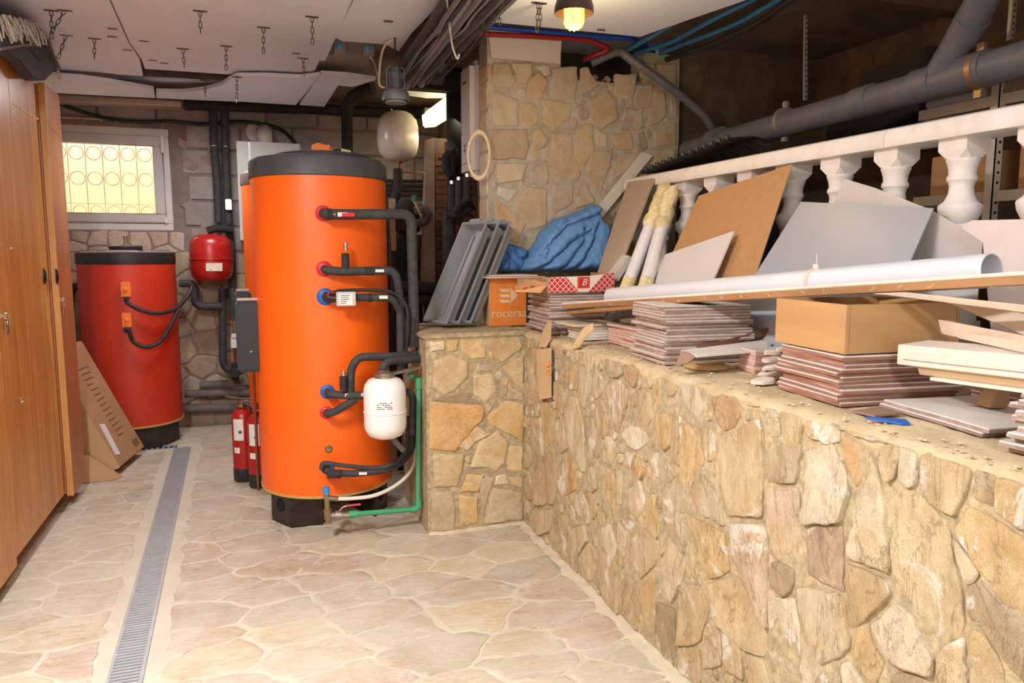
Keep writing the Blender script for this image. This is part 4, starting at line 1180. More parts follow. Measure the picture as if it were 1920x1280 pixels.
for k in range(6):
    t0, t1 = a0 - 0.32 + 0.12 * k - 0.06, a0 - 0.32 + 0.12 * (k + 1) - 0.06
    rr = RV + 0.0006
    zz0, zz1 = yp(700, 771, c.y - 0.09).z, yp(700, 755, c.y - 0.09).z
    mb.slab([(c.x + rr * cos(t0), c.y + rr * sin(t0), zz0), (c.x + rr * cos(t1), c.y + rr * sin(t1), zz0), (c.x + rr * cos(t1), c.y + rr * sin(t1), zz1), (c.x + rr * cos(t0), c.y + rr * sin(t0), zz1)], Vector((cos(t0), sin(t0), 0)) * 0.0006)
    for q_ in range(4):
        zz = zz1 - 0.007 - q_ * 0.009
        if (k * 3 + q_ * 5) % 4:
            r2 = rr + 0.0009
            mbi.slab([(c.x + r2 * cos(t0 + .01), c.y + r2 * sin(t0 + .01), zz), (c.x + r2 * cos(t1 - .01), c.y + r2 * sin(t1 - .01), zz), (c.x + r2 * cos(t1 - .01), c.y + r2 * sin(t1 - .01), zz + 0.004), (c.x + r2 * cos(t0 + .01), c.y + r2 * sin(t0 + .01), zz + 0.004)], Vector((cos(t0), sin(t0), 0)) * 0.0004)
st = obj('label_sticker', mb, label_w, vw, smooth=False)
obj('bracket_arm', MB().panel([yp(712, 704, 3.47), yp(795, 686, 3.60), yp(795, 690, 3.60), yp(712, 709, 3.47)], 0.03, (0.6, 4, 1)), mat('steel_strip', (170, 164, 154), 0.35, 0.8), vw, smooth=False)
obj('print_marks', mbi, label_ink, st, smooth=False)
obj('side_port', T([yp(676, 739, 3.5), yp(684, 740, 3.5)], 0.011, 12), chrome, vw)

# green water pipe with valve, white hose, brass fittings
green = mat('green_plastic_pipe', (66, 158, 108), 0.45, var=0.06)
gp = thing('green_pipe', 'bright green plastic water pipe going down beside the stone wall and along the floor', 'pipe', yp(700, 962, 3.6))
obj('tube', T([yp(668, 963, 3.58), yp(784, 954, 3.62), yp(785, 716, 3.62), yp(768, 702, 3.70)], 0.0125, 12, 0.02), green, gp)
for a, b_ in (((654, 964), (671, 963)), ((772, 955), (783, 953)), ((785, 950), (785, 935)), ((785, 728), (785, 708))):
    obj('fitting', T([yp(*a, 3.585 if a[0] < 700 else 3.62), yp(*b_, 3.585 if a[0] < 700 else 3.62)], 0.0175, 12), green, gp)
vv = thing('ball_valve', 'brass ball valve with a red lever at the lower end of the green pipe', 'valve', yp(625, 975, 3.58))
obj('body', MB().tube([yp(611, 966, 3.58), yp(655, 965, 3.58)], 0.015, 12).tube([yp(628, 965, 3.58), yp(640, 965, 3.58)], 0.021, 8), mat('dull_nickel', (170, 164, 152), 0.35, 0.8, var=0.12, dirt=(130, 118, 98), dirt_amt=0.4), vv)
obj('riser', MB().tube([yp(616, 980, 3.58), yp(612, 925, 3.58)], 0.014, 12).tube([yp(616, 972, 3.58), yp(614, 955, 3.58)], 0.02, 10).tube([yp(612, 933, 3.58), yp(634, 935, 3.58)], 0.013, 10), brass, vv)
obj('blue_cap', T([yp(612, 926, 3.58), yp(611, 913, 3.58)], 0.016, 14), mat('light_blue_cap', (64, 140, 204), 0.5), vv)
obj('lever', MB().tube([yp(637, 957, 3.565), yp(642, 951, 3.565), yp(652, 947, 3.56)], 0.004, 8), chrome, vv)
obj('lever_grip', MB().tube([yp(650, 948, 3.56), yp(676, 945, 3.56)], 0.0055, 8), mat('red_grip', (190, 70, 70), 0.5), vv)
tag(obj('white_hose', T(curve_pts([yp(630, 935, 3.58), yp(660, 934, 3.56), yp(700, 929, 3.56), yp(735, 914, 3.6), yp(762, 893, 3.66), yp(777, 868, 3.72), yp(780, 840, 3.75)]), 0.0095, 10), mat('white_hose', (222, 212, 196), 0.45, var=0.04)), 'white flexible hose curving from the brass valve round the tank foot', 'hose')

# second orange tank behind, pump boxes, extinguishers
tk2 = big_tank('orange_tank', 'second orange tank, a sliver of it showing behind the big orange tank', (0.335, 5.30), 0.35, 0.15, 1.84, orange, 56)
obj('lid_band', MB().lathe([(0.354, 1.83), (0.357, 1.84), (0.356, 1.90), (0.30, 1.93), (0.001, 1.935)], (0.335, 5.30, 0), 56, cap=False), mat('faded_lid', (104, 92, 88), 0.6), tk2)
obj('foot', MB().lathe([(0.28, 0.0), (0.28, 0.145)], (0.335, 5.30, 0), 6), black_base, tk2, smooth=False)
pump_m = mat('black_pump_shell', (36, 36, 40), 0.45, var=0.08)
for k, (u0, v0, u1, v1, Y, lb) in enumerate(((446, 562, 487, 697, 4.02, 'tall black plastic pump housing in front, left of the big orange tank'), (443, 545, 471, 640, 4.42, 'black plastic pump housing half hidden behind the taller one'))):
    a, b_ = yp(u0, v1, Y), yp(u1, v0, Y)
    t = thing('pump_housing', lb, 'pump', (a.x, Y + 0.1, a.z))
    if k == 0:
        b_.x = 0.068
    obj('shell', B((a.x, Y - 0.04, a.z), (b_.x, Y + 0.0 if k == 0 else Y + 0.16, b_.z)), pump_m, t, bev=0.012)
    obj('rear_half', B((a.x + 0.006, Y + 0.001 if k == 0 else Y + 0.161, a.z + 0.01), (0.03 if k == 0 else b_.x - 0.01, Y + 0.17 if k == 0 else Y + 0.2, b_.z - 0.005)), mat('grey_pump_foam', (70, 68, 70), 0.7), t, bev=0.01)
    obj('top_strip', B((a.x + 0.01, Y - 0.036, b_.z), (b_.x - 0.012, Y - 0.01, b_.z + 0.012)), mat('pink_grey_strip', (176, 156, 150), 0.6), t, smooth=False)
    if k:
        q_ = Vector((a.x + 0.085, Y + 0.12, a.z + 0.01))
        obj('supply_tube', T([q_, (q_.x, q_.y, 0.002)], 0.008, 8), mat('brown_copper', ()), t)
    if k == 0:
        obj('screw', MB().lathe([(0.004, 0), (0.004, 0.002)], yp(471, 659, Y - 0.04), 10, axis=(0, -1, 0)), chrome, t)
        obj('dial', MB().lathe([(0.014, 0), (0.014, 0.02), (0.01, 0.024)], (a.x, Y - 0.0, yp(447, 630, Y).z), 14, axis=(-1, 0, 0)), mat('grey_dial', (150, 150, 152), 0.4), t)
ext_red = mat('extinguisher_red', (170, 26, 24), 0.35, var=0.06, dirt=(120, 40, 30), dirt_amt=0.2)
for k, (u, Yc, v0, v1, lb) in enumerate(((457, 4.78, 905, 768, 'red fire extinguisher standing farther left, with its hose and label'), (486, 4.62, 911, 777, 'red fire extinguisher half hidden by the big orange tank'))):
    R_ = 0.064
    c = on_y(u, (v0 + v1) / 2, Yc); zt = yp(u, v1, Yc).z
    t = thing('fire_extinguisher', lb, 'extinguisher', (c.x, Yc, 0))
    obj('cylinder', MB().lathe([(R_, 0.075), (R_, zt - 0.05), (R_ * 0.9, zt - 0.02), (R_ * 0.6, zt + 0.004), (0.02, zt + 0.014), (0.02, zt + 0.025)], (c.x, Yc, 0), 32), ext_red, t)
    obj('base_boot', MB().lathe([(R_ - 0.004, 0.002), (R_ + 0.001, 0.012), (R_ + 0.001, 0.085), (R_ - 0.002, 0.088)], (c.x, Yc, 0), 32), mat('black_boot', (40, 38, 38), 0.6), t)
    obj('band', MB().ring((c.x, Yc, zt * 0.52), (0, 0, 1), R_, 0.0016, 32, 5), ext_red, t)
    obj('valve_head', MB().lathe([(0.03, zt + 0.018), (0.032, zt + 0.03), (0.016, zt + 0.036), (0.014, zt + 0.06)], (c.x, Yc, 0), 18), copper, t)
    obj('handle', MB().box((c.x - 0.012, Yc - 0.012, zt + 0.05), (c.x + 0.10 if k else c.x + 0.03, Yc + 0.012, zt + 0.06)).tube([(c.x - 0.09, Yc - 0.03, zt + 0.095), (c.x, Yc, zt + 0.07), (c.x + 0.08, Yc + 0.02, zt + 0.06)], 0.005, 8), mat('dull_lever', (150, 132, 116), 0.4, 0.6), t)
    obj('hose', T(curve_pts([(c.x + 0.01, Yc - 0.02, zt + 0.04), (c.x + 0.05, Yc - 0.06, zt + 0.02), (c.x + 0.052, Yc - 0.062, zt - 0.06), (c.x + 0.048, Yc - 0.055, zt - 0.16)]), 0.007, 8), cable_m, t)
    a0 = -pi / 2 - 0.45
    mb = MB(); rr = R_ + 0.0008
    for q_ in range(5):
        t0, t1 = a0 - 0.5 + q_ * 0.2, a0 - 0.5 + (q_ + 1) * 0.2
        for z0, z1 in ((zt * 0.60, zt * 0.90), (zt * 0.42, zt * 0.50)):
            if z0 > zt * 0.5 or q_ < 3:
                mb.slab([(c.x + rr * cos(t0), Yc + rr * sin(t0), z0), (c.x + rr * cos(t1), Yc + rr * sin(t1), z0), (c.x + rr * cos(t1), Yc + rr * sin(t1), z1), (c.x + rr * cos(t0), Yc + rr * sin(t0), z1)], Vector((cos(t0), sin(t0), 0)) * 0.0005)
    lb_ = obj('label_sticker', mb, label_w, t, smooth=False)
    q0 = Vector((c.x + (rr + 0.001) * cos(a0 + 0.2), Yc + (rr + 0.001) * sin(a0 + 0.2), zt * 0.72))
    obj('blue_emblem', MB().lathe([(0.011, 0), (0.011, 0.0006)], q0, 14, axis=(cos(a0 + 0.2), sin(a0 + 0.2), 0)), mat('blue_emblem', (70, 80, 140), 0.5), lb_)

# red tank by the window
RX, RY, RR = -0.815, 6.02, 0.318
rt_ = big_tank('red_tank', 'red hot-water tank standing under the window, with two orange sensor boxes', (RX, RY), RR, 0.175, 1.325, redj)
obj('lid_band', MB().lathe([(RR + 0.003, 1.315), (RR + 0.005, 1.325), (RR + 0.004, 1.390), (RR - 0.006, 1.397), (RR - 0.02, 1.395)], (RX, RY, 0), 64, cap=False), mat('black_lid_band', (40, 38, 40), 0.45), rt_)
obj('lid_top', MB().lathe([(RR - 0.008, 1.390), (RR - 0.03, 1.403), (0.2, 1.411), (0.001, 1.415)], (RX, RY, 0), 64, cap=False), mat('dusty_lid', (130, 112, 104), 0.7, var=0.12), rt_)
mb = MB()
for k in range(6):
    a = k * pi / 3
    mb.box((0.09, -0.008, 1.409), (RR - 0.03, 0.008, 1.413), Matrix.Translation((RX, RY, 0)) @ Matrix.Rotation(a, 4, 'Z'))
obj('lid_ribs', mb, mat('dark_rib', (64, 58, 58), 0.6), rt_)
obj('lid_cap', MB().lathe([(0.105, 1.411), (0.11, 1.425), (0.11, 1.440), (0.1, 1.445), (0.001, 1.447)], (RX, RY, 0), 36, cap=False), mat('black_lid_band', ()), rt_)
obj('air_vent', MB().lathe([(0.02, 1.445), (0.02, 1.455), (0.012, 1.460), (0.012, 1.490), (0.015, 1.492), (0.015, 1.515), (0.006, 1.518)], (RX, RY, 0), 12), brass, rt_)
obj('foot', MB().lathe([(0.285, 0.0), (0.285, 0.168)], (RX, RY, 0), 7), black_base, rt_, smooth=False)
for u, v in ((237, 542), (239, 599)):
    p = on_y(u, v, RY - RR)
    obj('sensor_box', MB().box((p.x - 0.030, p.y - 0.035, p.z - 0.05), (p.x + 0.030, p.y + 0.012, p.z + 0.05)).lathe([(0.016, 0), (0.016, 0.008), (0.006, 0.012)], (p.x, p.y - 0.034, p.z), 14, axis=(0, -1, 0)), sensor, rt_, bev=0.003)
ya = RY - RR - 0.03
tag(obj('thin_cable', T(curve_pts([yp(236, 557, ya), yp(240, 568, ya), yp(268, 582, ya), yp(300, 587, ya + 0.04), yp(330, 578, ya + 0.14), yp(352, 555, ya + 0.25), yp(360, 538, ya + 0.3)]), 0.014, 8), cable_m), 'black cable looping from the upper sensor box of the red tank', 'cable')
tag(obj('thin_cable', T(curve_pts([yp(232, 620, ya - 0.01), yp(241, 618, ya - 0.01), yp(250, 640, ya), yp(275, 650, ya), yp(300, 640, ya + 0.04), yp(320, 610, ya + 0.1), yp(335, 578, ya + 0.16), yp(352, 552, ya + 0.27)]), 0.014, 8), cable_m), 'black cable looping from the lower sensor box of the red tank', 'cable')

# red expansion vessel on the back wall and the pipework around it
vr = thing('expansion_vessel', 'red expansion vessel hanging on the block wall right of the red tank', 'vessel', (-0.25, 6.2, 1.18))
zt, zb = 1.535, 1.165; zc = (zt + zb) / 2; R_ = 0.155
red_v = mat('red_enamel', (176, 34, 28), 0.3, var=0.04)
obj('shell', MB().lathe([(0.001, zb), (0.07, zb + 0.005), (0.115, zb + 0.02), (0.143, zb + 0.05), (R_, zb + 0.10), (R_, zc), (R_ - 0.002, zt - 0.09), (0.143, zt - 0.045), (0.115, zt - 0.016), (0.07, zt - 0.003), (0.001, zt)], (-0.256, 6.2, 0), 48, cap=False), red_v, vr)
obj('seam', MB().ring((-0.256, 6.2, zc - 0.005), (0, 0, 1), R_ + 0.002, 0.006, 48, 6), red_v, vr)
obj('label_plate', MB().panel([yp(386, 493, 6.042), yp(417, 493, 6.042), yp(417, 508, 6.046), yp(386, 508, 6.046)], 0.004, (0, 9, 1)), chrome, vr, smooth=False)
obj('top_pipe', MB().tube([(-0.256, 6.2, zt - 0.01), (-0.256, 6.2, zt + 0.02)], 0.012, 8).tube([yp(388, 433, 6.2), yp(405, 428, 6.2), yp(436, 430, 6.25)], 0.03, 10), foam_d, vr)
YW = 6.33
pipe('insulated_pipe', 'left one of two black vertical pipes coming down the block wall', [yp(399, 200, YW), yp(401, 275, YW), yp(406, 320, YW), yp(410, 418, YW)], 0.032, 0.1)
pl = pipe('insulated_pipe', 'right one of two black vertical pipes, with a silver meter on it', [yp(421, 200, YW), yp(422, 275, YW), yp(425, 340, YW), yp(429, 420, YW)], 0.032, 0.1)
obj('meter_box', B(yp(423, 393, YW - 0.07), yp(434, 374, YW - 0.03)), chrome, pl, bev=0.004)
mb = MB()
for u, v in ((401, 274), (423, 275)):
    p = yp(u, v, YW); mb.ring(p, (0, 0, 1), 0.034, 0.006, 18, 6)
obj('clamps', mb, chrome, pl)
pipe('insulated_pipe', 'black pipe dropping behind the red vessel to its right', [yp(429, 425, YW), yp(434, 470, YW), yp(436, 545, YW), yp(420, 553, YW)], 0.032, 0.05)
pipe('insulated_pipe', 'black pipe leaving the red tank on its right and stepping down', [yp(336, 531, 6.22), yp(364, 531, 6.22), yp(366, 570, 6.22), yp(385, 575, 6.22), yp(416, 574, 6.22)], 0.030, 0.06)
pv = pipe('insulated_pipe', 'black vertical pipe below the red vessel with a T joint', [yp(417, 540, 6.25), yp(417, 600, 6.25), yp(418, 680, 6.25), yp(426, 692, 6.25), yp(450, 693, 6.25)], 0.030, 0.07)
obj('valve_body', MB().lathe([(0.035, 0), (0.045, 0.02), (0.035, 0.09)], yp(441, 697, 6.22), 14, axis=(0, -1, 0)).tube([yp(441, 680, 6.22), yp(441, 712, 6.22)], 0.03, 10), foam_d, pv)
p2 = pipe('insulated_pipe', 'thin black vertical pipe with brass valve, left of the pump housings', [yp(436, 540, 6.2), yp(437, 600, 6.2)], 0.026, 0.0)
obj('valve_body', MB().tube([yp(440, 595, 6.2), yp(440, 625, 6.2)], 0.014, 10).tube([yp(433, 605, 6.2), yp(447, 605, 6.2)], 0.01, 8), brass, p2)
obj('tag_card', MB().panel([yp(433, 632, 6.15), yp(447, 632, 6.15), yp(447, 652, 6.15), yp(433, 652, 6.15)], 0.003), lab, p2, smooth=False)
obj('tube_below', T([yp(440, 625, 6.2), yp(441, 680, 6.2)], 0.012, 8), copper, p2)
for k, (v0, v1, u0, u1) in enumerate(((722, 715, 374, 500), (738, 735, 346, 500), (766, 763, 346, 500))):
    pipe('insulated_pipe', ('topmost of three horizontal grey pipes low on the back wall', 'middle one of three horizontal grey pipes low on the back wall', 'lowest of three horizontal grey pipes along the foot of the back wall')[k], [yp(u0, v0, 6.36), yp(u1, v1, 6.36)], 0.032, 0, m_=mat('dusty_grey_foam', (100, 92, 88), 0.8, var=0.12, dirt=(140, 124, 110), dirt_amt=0.4))
tlft = pipe('insulated_pipe', 'black pipe at the left of the red tank, bending down behind the cardboard box', [yp(148, 537, 6.1), yp(135, 538, 6.1), yp(131, 560, 6.1), yp(134, 690, 6.1), yp(134, 720, 6.1)], 0.028, 0.04)
tag(obj('wall_cable', T(curve_pts([yp(110, 194, 6.38), yp(150, 208, 6.38), yp(200, 222, 6.38), yp(260, 228, 6.38), yp(320, 227, 6.38), yp(380, 233, 6.38), yp(440, 228, 6.38), yp(490, 232, 6.38), yp(530, 245, 6.38), yp(553, 268, 6.3)]), 0.014, 8), cable_m), 'black cable strung along the back wall above the window', 'cable')
bk = pipe('insulated_pipe', 'thick dark pipe running along the top of the back wall', [yp(345, 196, 6.3), yp(600, 204, 6.3), yp(640, 208, 6.3), yp(850, 214, 6.3)], 0.042, 0.05, m_=foam_d)
pipe('insulated_pipe', 'dark pipe drop on the back wall between the tank lid and the cream vessel', [yp(700, 165, 5.5), yp(665, 178, 5.6), yp(648, 198, 5.9), yp(651, 235, 6.2), yp(651, 300, 6.3), yp(651, 420, 6.34)], 0.045, 0.2, m_=foam_d)

# white wall cabinets behind the tanks, with flue elbow
wc = thing('wall_cabinet', 'white wall-hung boiler cabinet behind the big orange tank', 'cabinet', (0.19, 6.3, 1.49))
wmet = mat('white_sheet_metal', (190, 184, 180), 0.4, var=0.04)
obj('casing', B((-0.04, 6.16, 1.485), (0.43, 6.44, 2.235)), wmet, wc, bev=0.006)
obj('painted_shine_strip', B((0.045, 6.155, 2.0), (0.06, 6.162, 2.23)), mat('painted_shine', (230, 236, 240), 0.2), wc)  # pale strip stands in for a reflection on the casing
obj('flue', MB().tube([(0.17, 6.32, 2.23), (0.17, 6.32, 2.32), (0.17, 6.44, 2.36)], 0.062, 18, 0.06), mat('cream_flue', (212, 200, 190), 0.4), wc)
obj('flue_rosette', MB().lathe([(0.085, 0), (0.085, 0.012), (0.06, 0.016)], (0.12, 6.44, 2.345), 24, axis=(0, -1, 0)), mat('cream_flue', ()), wc)

# ================================================================== RECESS BEHIND THE TANK
cream_v = mat('cream_enamel', (204, 192, 182), 0.25, var=0.03)
cv = thing('expansion_vessel', 'cream expansion vessel hung high behind the orange tank under the unlit lamp', 'vessel', (1.08, 5.6, 2.02))
zt, zb, R_ = 2.425, 2.06, 0.152
obj('shell', MB().lathe([(0.001, zb), (0.06, zb + 0.004), (0.10, zb + 0.022), (0.135, zb + 0.06), (0.149, zb + 0.11), (R_, zb + 0.17), (0.150, zt - 0.12), (0.138, zt - 0.065), (0.11, zt - 0.028), (0.07, zt - 0.006), (0.001, zt)], (1.086, 5.6, 0), 48, cap=False), cream_v, cv)
obj('connection', MB().lathe([(0.03, 0), (0.03, 0.012), (0.014, 0.014)], (1.085, 5.6, zb - 0.01), 20, axis=(0, 0, 1)).tube([(1.085, 5.6, zb), (1.085, 5.6, zb - 0.075)], 0.012, 10), copper, cv)
obj('bleed_nipple', MB().lathe([(0.012, 0), (0.008, 0.02)], (1.04, 5.6, zt - 0.006), 10), chrome, cv)
tag(obj('copper_pipe', T([yp(746, 322, 5.6), yp(803, 324, 5.6), yp(803, 300, 5.6)], 0.006, 8, 0.01), copper), 'thin copper pipe running sideways below the cream vessel', 'pipe')

zinc_l = mat('grey_lamp_metal', (112, 120, 134), 0.5, 0.3, var=0.1, dirt=(150, 150, 152), dirt_amt=0.4)
pl_ = thing('pendant_lamp', 'unlit grey industrial pendant lamp with a wire guard', 'lamp', (0.77, 4.0, 2.2))
c = yp(742, 160, 4.0); x0, y0 = c.x, 4.0
zz = lambda v: yp(742, v, 4.0).z
obj('housing', MB().lathe([(0.034, zz(166)), (0.034, zz(137)), (0.030, zz(136)), (0.029, zz(128)), (0.02, zz(126)), (0.001, zz(126))], (x0, y0, 0), 24, cap=False), mat('dark_grey_lamp', (76, 82, 94), 0.5, 0.3), pl_)
obj('shade', MB().lathe([(0.032, zz(166)), (0.05, zz(168)), (0.066, zz(174)), (0.072, zz(183)), (0.072, zz(190)), (0.068, zz(190)), (0.064, zz(180)), (0.03, zz(172))], (x0, y0, 0), 32, cap=False), zinc_l, pl_)
obj('glass_ring', MB().lathe([(0.055, zz(190)), (0.056, zz(194)), (0.05, zz(194)), (0.001, zz(192))], (x0, y0, 0), 24, cap=False), mat('clear_plastic_ring', (150, 150, 156), 0.2), pl_)
mb = MB()
mb.tube([(x0 - 0.046, y0, zz(168)), (x0 - 0.046, y0, zz(126)), (x0 + 0.046, y0, zz(126)), (x0 + 0.046, y0, zz(168))], 0.003, 6, 0.02)
mb.tube([(x0, y0 - 0.04, zz(168)), (x0, y0 - 0.04, zz(126)), (x0, y0 + 0.04, zz(126)), (x0, y0 + 0.04, zz(168))], 0.003, 6, 0.02)
for k in range(14):
    a = 2 * pi * k / 14
    mb.tube([(x0 + 0.036 * cos(a), y0 + 0.036 * sin(a), zz(149)), (x0 + 0.034 * cos(a), y0 + 0.034 * sin(a), zz(137))], 0.0015, 4)
obj('wire_guard', mb, zinc_l, pl_)
obj('cord', T([(x0, y0, zz(126)), (x0, y0, ZB)], 0.0045, 8), cable_m, pl_)
tag(obj('white_wire', T(curve_pts([(x0 - 0.006, y0, ZB - 0.005), yp(722, 85, 4.05), yp(714, 110, 4.1), yp(711, 150, 4.15), yp(714, 162, 4.15), yp(722, 164, 4.15)]), 0.006, 7), mat('cream_wire', (206, 192, 180), 0.5)), 'cream wire hanging loose left of the unlit lamp', 'wire')
tag(obj('white_wire', T(curve_pts([yp(692, 104, 4.42), yp(702, 118, 4.4), yp(708, 140, 4.3), yp(711, 158, 4.2)]), 0.005, 7), mat('cream_wire', ())), 'short cream wire below the right blue bottle', 'wire')
for k, (u, v0, v1) in enumerate(((636, 66, 98), (690, 72, 104))):
    a, b_ = yp(u, v0, 4.42), yp(u, v1, 4.42)
    t = thing('blue_bottle', ('left of the two light blue plastic bottles stuck upside down in the ceiling', 'right of the two light blue plastic bottles stuck upside down in the ceiling')[k], 'bottle', b_)
    obj('bottle_body', MB().lathe([(0.014, 0), (0.024, 0.012), (0.026, 0.05), (0.022, 0.055), (0.026, 0.06), (0.026, a.z - b_.z)], b_, 16), mat('light_blue_plastic', (92, 160, 208), 0.35, var=0.08), t)
    obj('collar', MB().box((a.x - 0.03, 4.40, a.z - 0.006), (a.x + 0.03, 4.47, ZB - 0.002)), mat('grey_bare_board', ()), t)

# lit batten, post, hollow-brick pier, boiler
glow = mat('lit_diffuser', (255, 244, 205), 0.5, emit=(255, 236, 176), power=1.5)
fl = thing('strip_light', 'lit yellowish strip light fixed in the recess beside the black post', 'lamp', (1.30, 5.4, 2.33))
fl_d = obj('diffuser', MB().slab([yp(790, 214, 6.0), yp(793, 240, 6.0), yp(818, 238, 6.0) + Vector((0, 0, 0)), yp(822, 206, 6.0)], Vector((-0.03, -0.80, -0.03))), glow, fl, bev=0.012)
obj('end_cap', MB().box((1.36, 5.9, 2.46), (1.44, 6.0, 2.52)), mat('grey_end', (120, 110, 100), 0.5), fl)
pl2 = bpy.data.lights.new('strip_light_glow', 'AREA'); pl2.shape = 'RECTANGLE'; pl2.size = 0.1; pl2.size_y = 0.9; pl2.energy = 1.8; pl2.color = (1, 0.86, 0.6)
o = bpy.data.objects.new('strip_light_glow', pl2); COL.objects.link(o); o.location = (1.40, 5.4, 2.26); o.rotation_euler = (0, math.radians(35), 0)
tag(obj('ceiling_panel', MB().slab([on_z(u, v, 2.56) for u, v in ((755, 158), (842, 164), (842, 184), (800, 184), (755, 178))], (0, 0, 0.02)), m_board, smooth=False), 'white ceiling panel lit by the strip light in the recess', 'board')
struct(obj('trim_2', B(yp(843, 420, 5.0), yp(862, 100, 5.06) + Vector((0, 0, 0.05))), mat('black_post', (22, 21, 22), 0.7), smooth=False))
struct(obj('trim_3', B(yp(765, 164, 4.95), yp(868, 142, 5.05)), mat('dark_beam', (46, 42, 44), 0.8), smooth=False))
brick_m = mat('brown_hollow_brick', (136, 88, 60), 0.9, var=0.2, scale=9, dirt=(84, 56, 42), dirt_amt=0.6, bmp=0.6)
pier = struct(obj('wall_pier', MB().box((1.27, 5.30, 0.0), (1.6, 5.42, 2.2)), mat('pier_mortar', (112, 92, 76), 0.95, var=0.2, bmp=0.5), smooth=False))
rng = random.Random(6)
mb = MB()
k = 0; z = 0.05
while z < 2.1:
    for x, x1 in ((1.29, 1.43), (1.44, 1.585)):
        bm_ = MB().box((x, 5.285, z), (x1, 5.305, z + 0.03)).box((x, 5.285, z + 0.055), (x1, 5.305, z + 0.085)).box((x, 5.285, z + 0.03), (x + 0.02, 5.305, z + 0.055)).box((x1 - 0.02, 5.285, z + 0.03), (x1, 5.305, z + 0.055)).box((x + 0.06, 5.285, z + 0.03), (x + 0.08, 5.305, z + 0.055))
        obj('brick', bm_, brick_m, pier, smooth=False)
    z += 0.098
struct(obj('trim_4', MB().slab([yp(800, 262, 5.25), yp(815, 258, 5.25), yp(816, 560, 5.25), yp(790, 560, 5.25)], (0, 0.06, 0)), mat('concrete_post', (150, 130, 112), 0.95, var=0.2, scale=6, bmp=0.6), smooth=False))
bo = thing('gas_boiler', 'white wall boiler on the flank of the stone pillar, above insulated pipes', 'boiler', (1.35, 4.3, 1.8))
bw = mat('white_boiler_metal', (206, 198, 196), 0.35, var=0.03)
z0, z1 = on_x(875, 331, 1.225).z, on_x(862, 128, 1.225).z
obj('casing', B((1.225, 4.155, z0), (1.55, 4.40, z1)), bw, bo, bev=0.03)
obj('lower_seam', B((1.2235, 4.17, z0 + 0.075), (1.226, 4.385, z0 + 0.078)), mat('dark_rib', ()), bo)
p = on_x(872, 278, 1.2235)
obj('dial', MB().lathe([(0.04, 0), (0.038, 0.002), (0.012, 0.003), (0.010, 0.008)], p, 24, axis=(-1, 0, 0)), mat('pale_dial', (190, 184, 182), 0.4), bo)
obj('display', B((1.2185, p.y - 0.012, p.z - 0.02), (1.2225, p.y + 0.012, p.z + 0.018)), mat('dark_display', (70, 56, 50), 0.3), bo)
a = on_x(870, 156, 1.2235)
obj('nameplate', B((1.2225, a.y - 0.035, a.z - 0.006), (1.226, a.y + 0.03, a.z + 0.006)), mat('dark_rib', ()), bo)
mb = MB()
for k in range(7):
    zz_ = on_x(864, 214 + k * 7, 1.2235).z
    mb.box((1.2228, 4.355, zz_), (1.226, 4.375, zz_ + 0.009))
vm = obj('vent_marks', mb, mat('purple_grey_print', (130, 104, 110), 0.5), bo, smooth=False); vm['kind'] = 'stuff'
for k, (u, v) in enumerate(((847, 345), (860, 338), (876, 332))):
    pp = pipe('insulated_pipe', ('left one of three black pipes coming out below the white boiler', 'middle one of three black pipes coming out below the white boiler', 'right one of three black pipes coming out below the white boiler')[k], [yp(u, v, 4.5 - k * 0.1), yp(u, v + 60 - k * 10, 4.5 - k * 0.1), yp(u - 6 * k, 405 - k * 8, 4.5)], 0.022, 0.02, m_=foam_d)
    obj('steel_nut', MB().tube([yp(u, v, 4.5 - k * 0.1), yp(u, v - 6, 4.5 - k * 0.1)], 0.014, 8), chrome, pp)
pipe('insulated_pipe', 'horizontal black pipe below the three boiler pipes', [yp(834, 402, 4.5), yp(868, 398, 4.5), yp(885, 384, 4.45)], 0.03, 0.05, m_=foam_d)
pipe('insulated_pipe', 'black vertical pipe in front of the hollow bricks, under the boiler pipes', [yp(842, 408, 4.75), yp(841, 640, 4.75), (yp(841, 640, 4.75).x, 4.75, 0.005)], 0.042, 0, m_=foam_d)
pm = thing('pump_valve', 'dark pump and valves in front of the hollow bricks beside the boiler', 'valve', yp(848, 320, 4.9))
obj('body', MB().lathe([(0.03, 0), (0.055, 0.03), (0.055, 0.1), (0.03, 0.14)], yp(848, 315, 5.0), 16, axis=(0, 0, 1)).tube([yp(838, 290, 4.95), yp(836, 315, 4.95), yp(846, 330, 4.95)], 0.03, 10, 0.05).tube([yp(848, 270, 4.95), yp(848, 330, 4.95)], 0.022, 10), foam_d, pm)
obj('gauge', MB().lathe([(0.034, 0), (0.034, 0.02), (0.028, 0.022)], yp(844, 272, 4.85), 20, axis=(0, -1, 0)), mat('grey_gauge', (104, 96, 92), 0.4), pm)
obj('yellow_tag', B(yp(833, 280, 4.93), yp(837, 265, 4.93) + Vector((0, 0.01, 0))), mat('yellow_tag', (200, 160, 60), 0.5), pm)
rg = thing('oval_ring', 'cream oval ring hanging on the left edge of the stone pillar', 'ring', yp(898, 335, 3.90))
ctr = yp(898, 291, 3.95)
mb = MB().ring((0, 0, 0), (1, 0, 0), 0.1, 0.0125, 40, 12)
Q = Matrix.Translation(ctr) @ Matrix.Rotation(math.radians(52), 4, 'Z')
mb.v = [Q @ Vector((v.x, v.y * 0.62, v.z * 1.22)) for v in mb.v]
obj('rim', mb, mat('cream_plastic', (226, 208, 178), 0.4, var=0.05), rg)
obj('hook', T([ctr + Vector((0, 0, 0.12)), ctr + Vector((0.02, 0.03, 0.14))], 0.004, 6), chrome, rg)
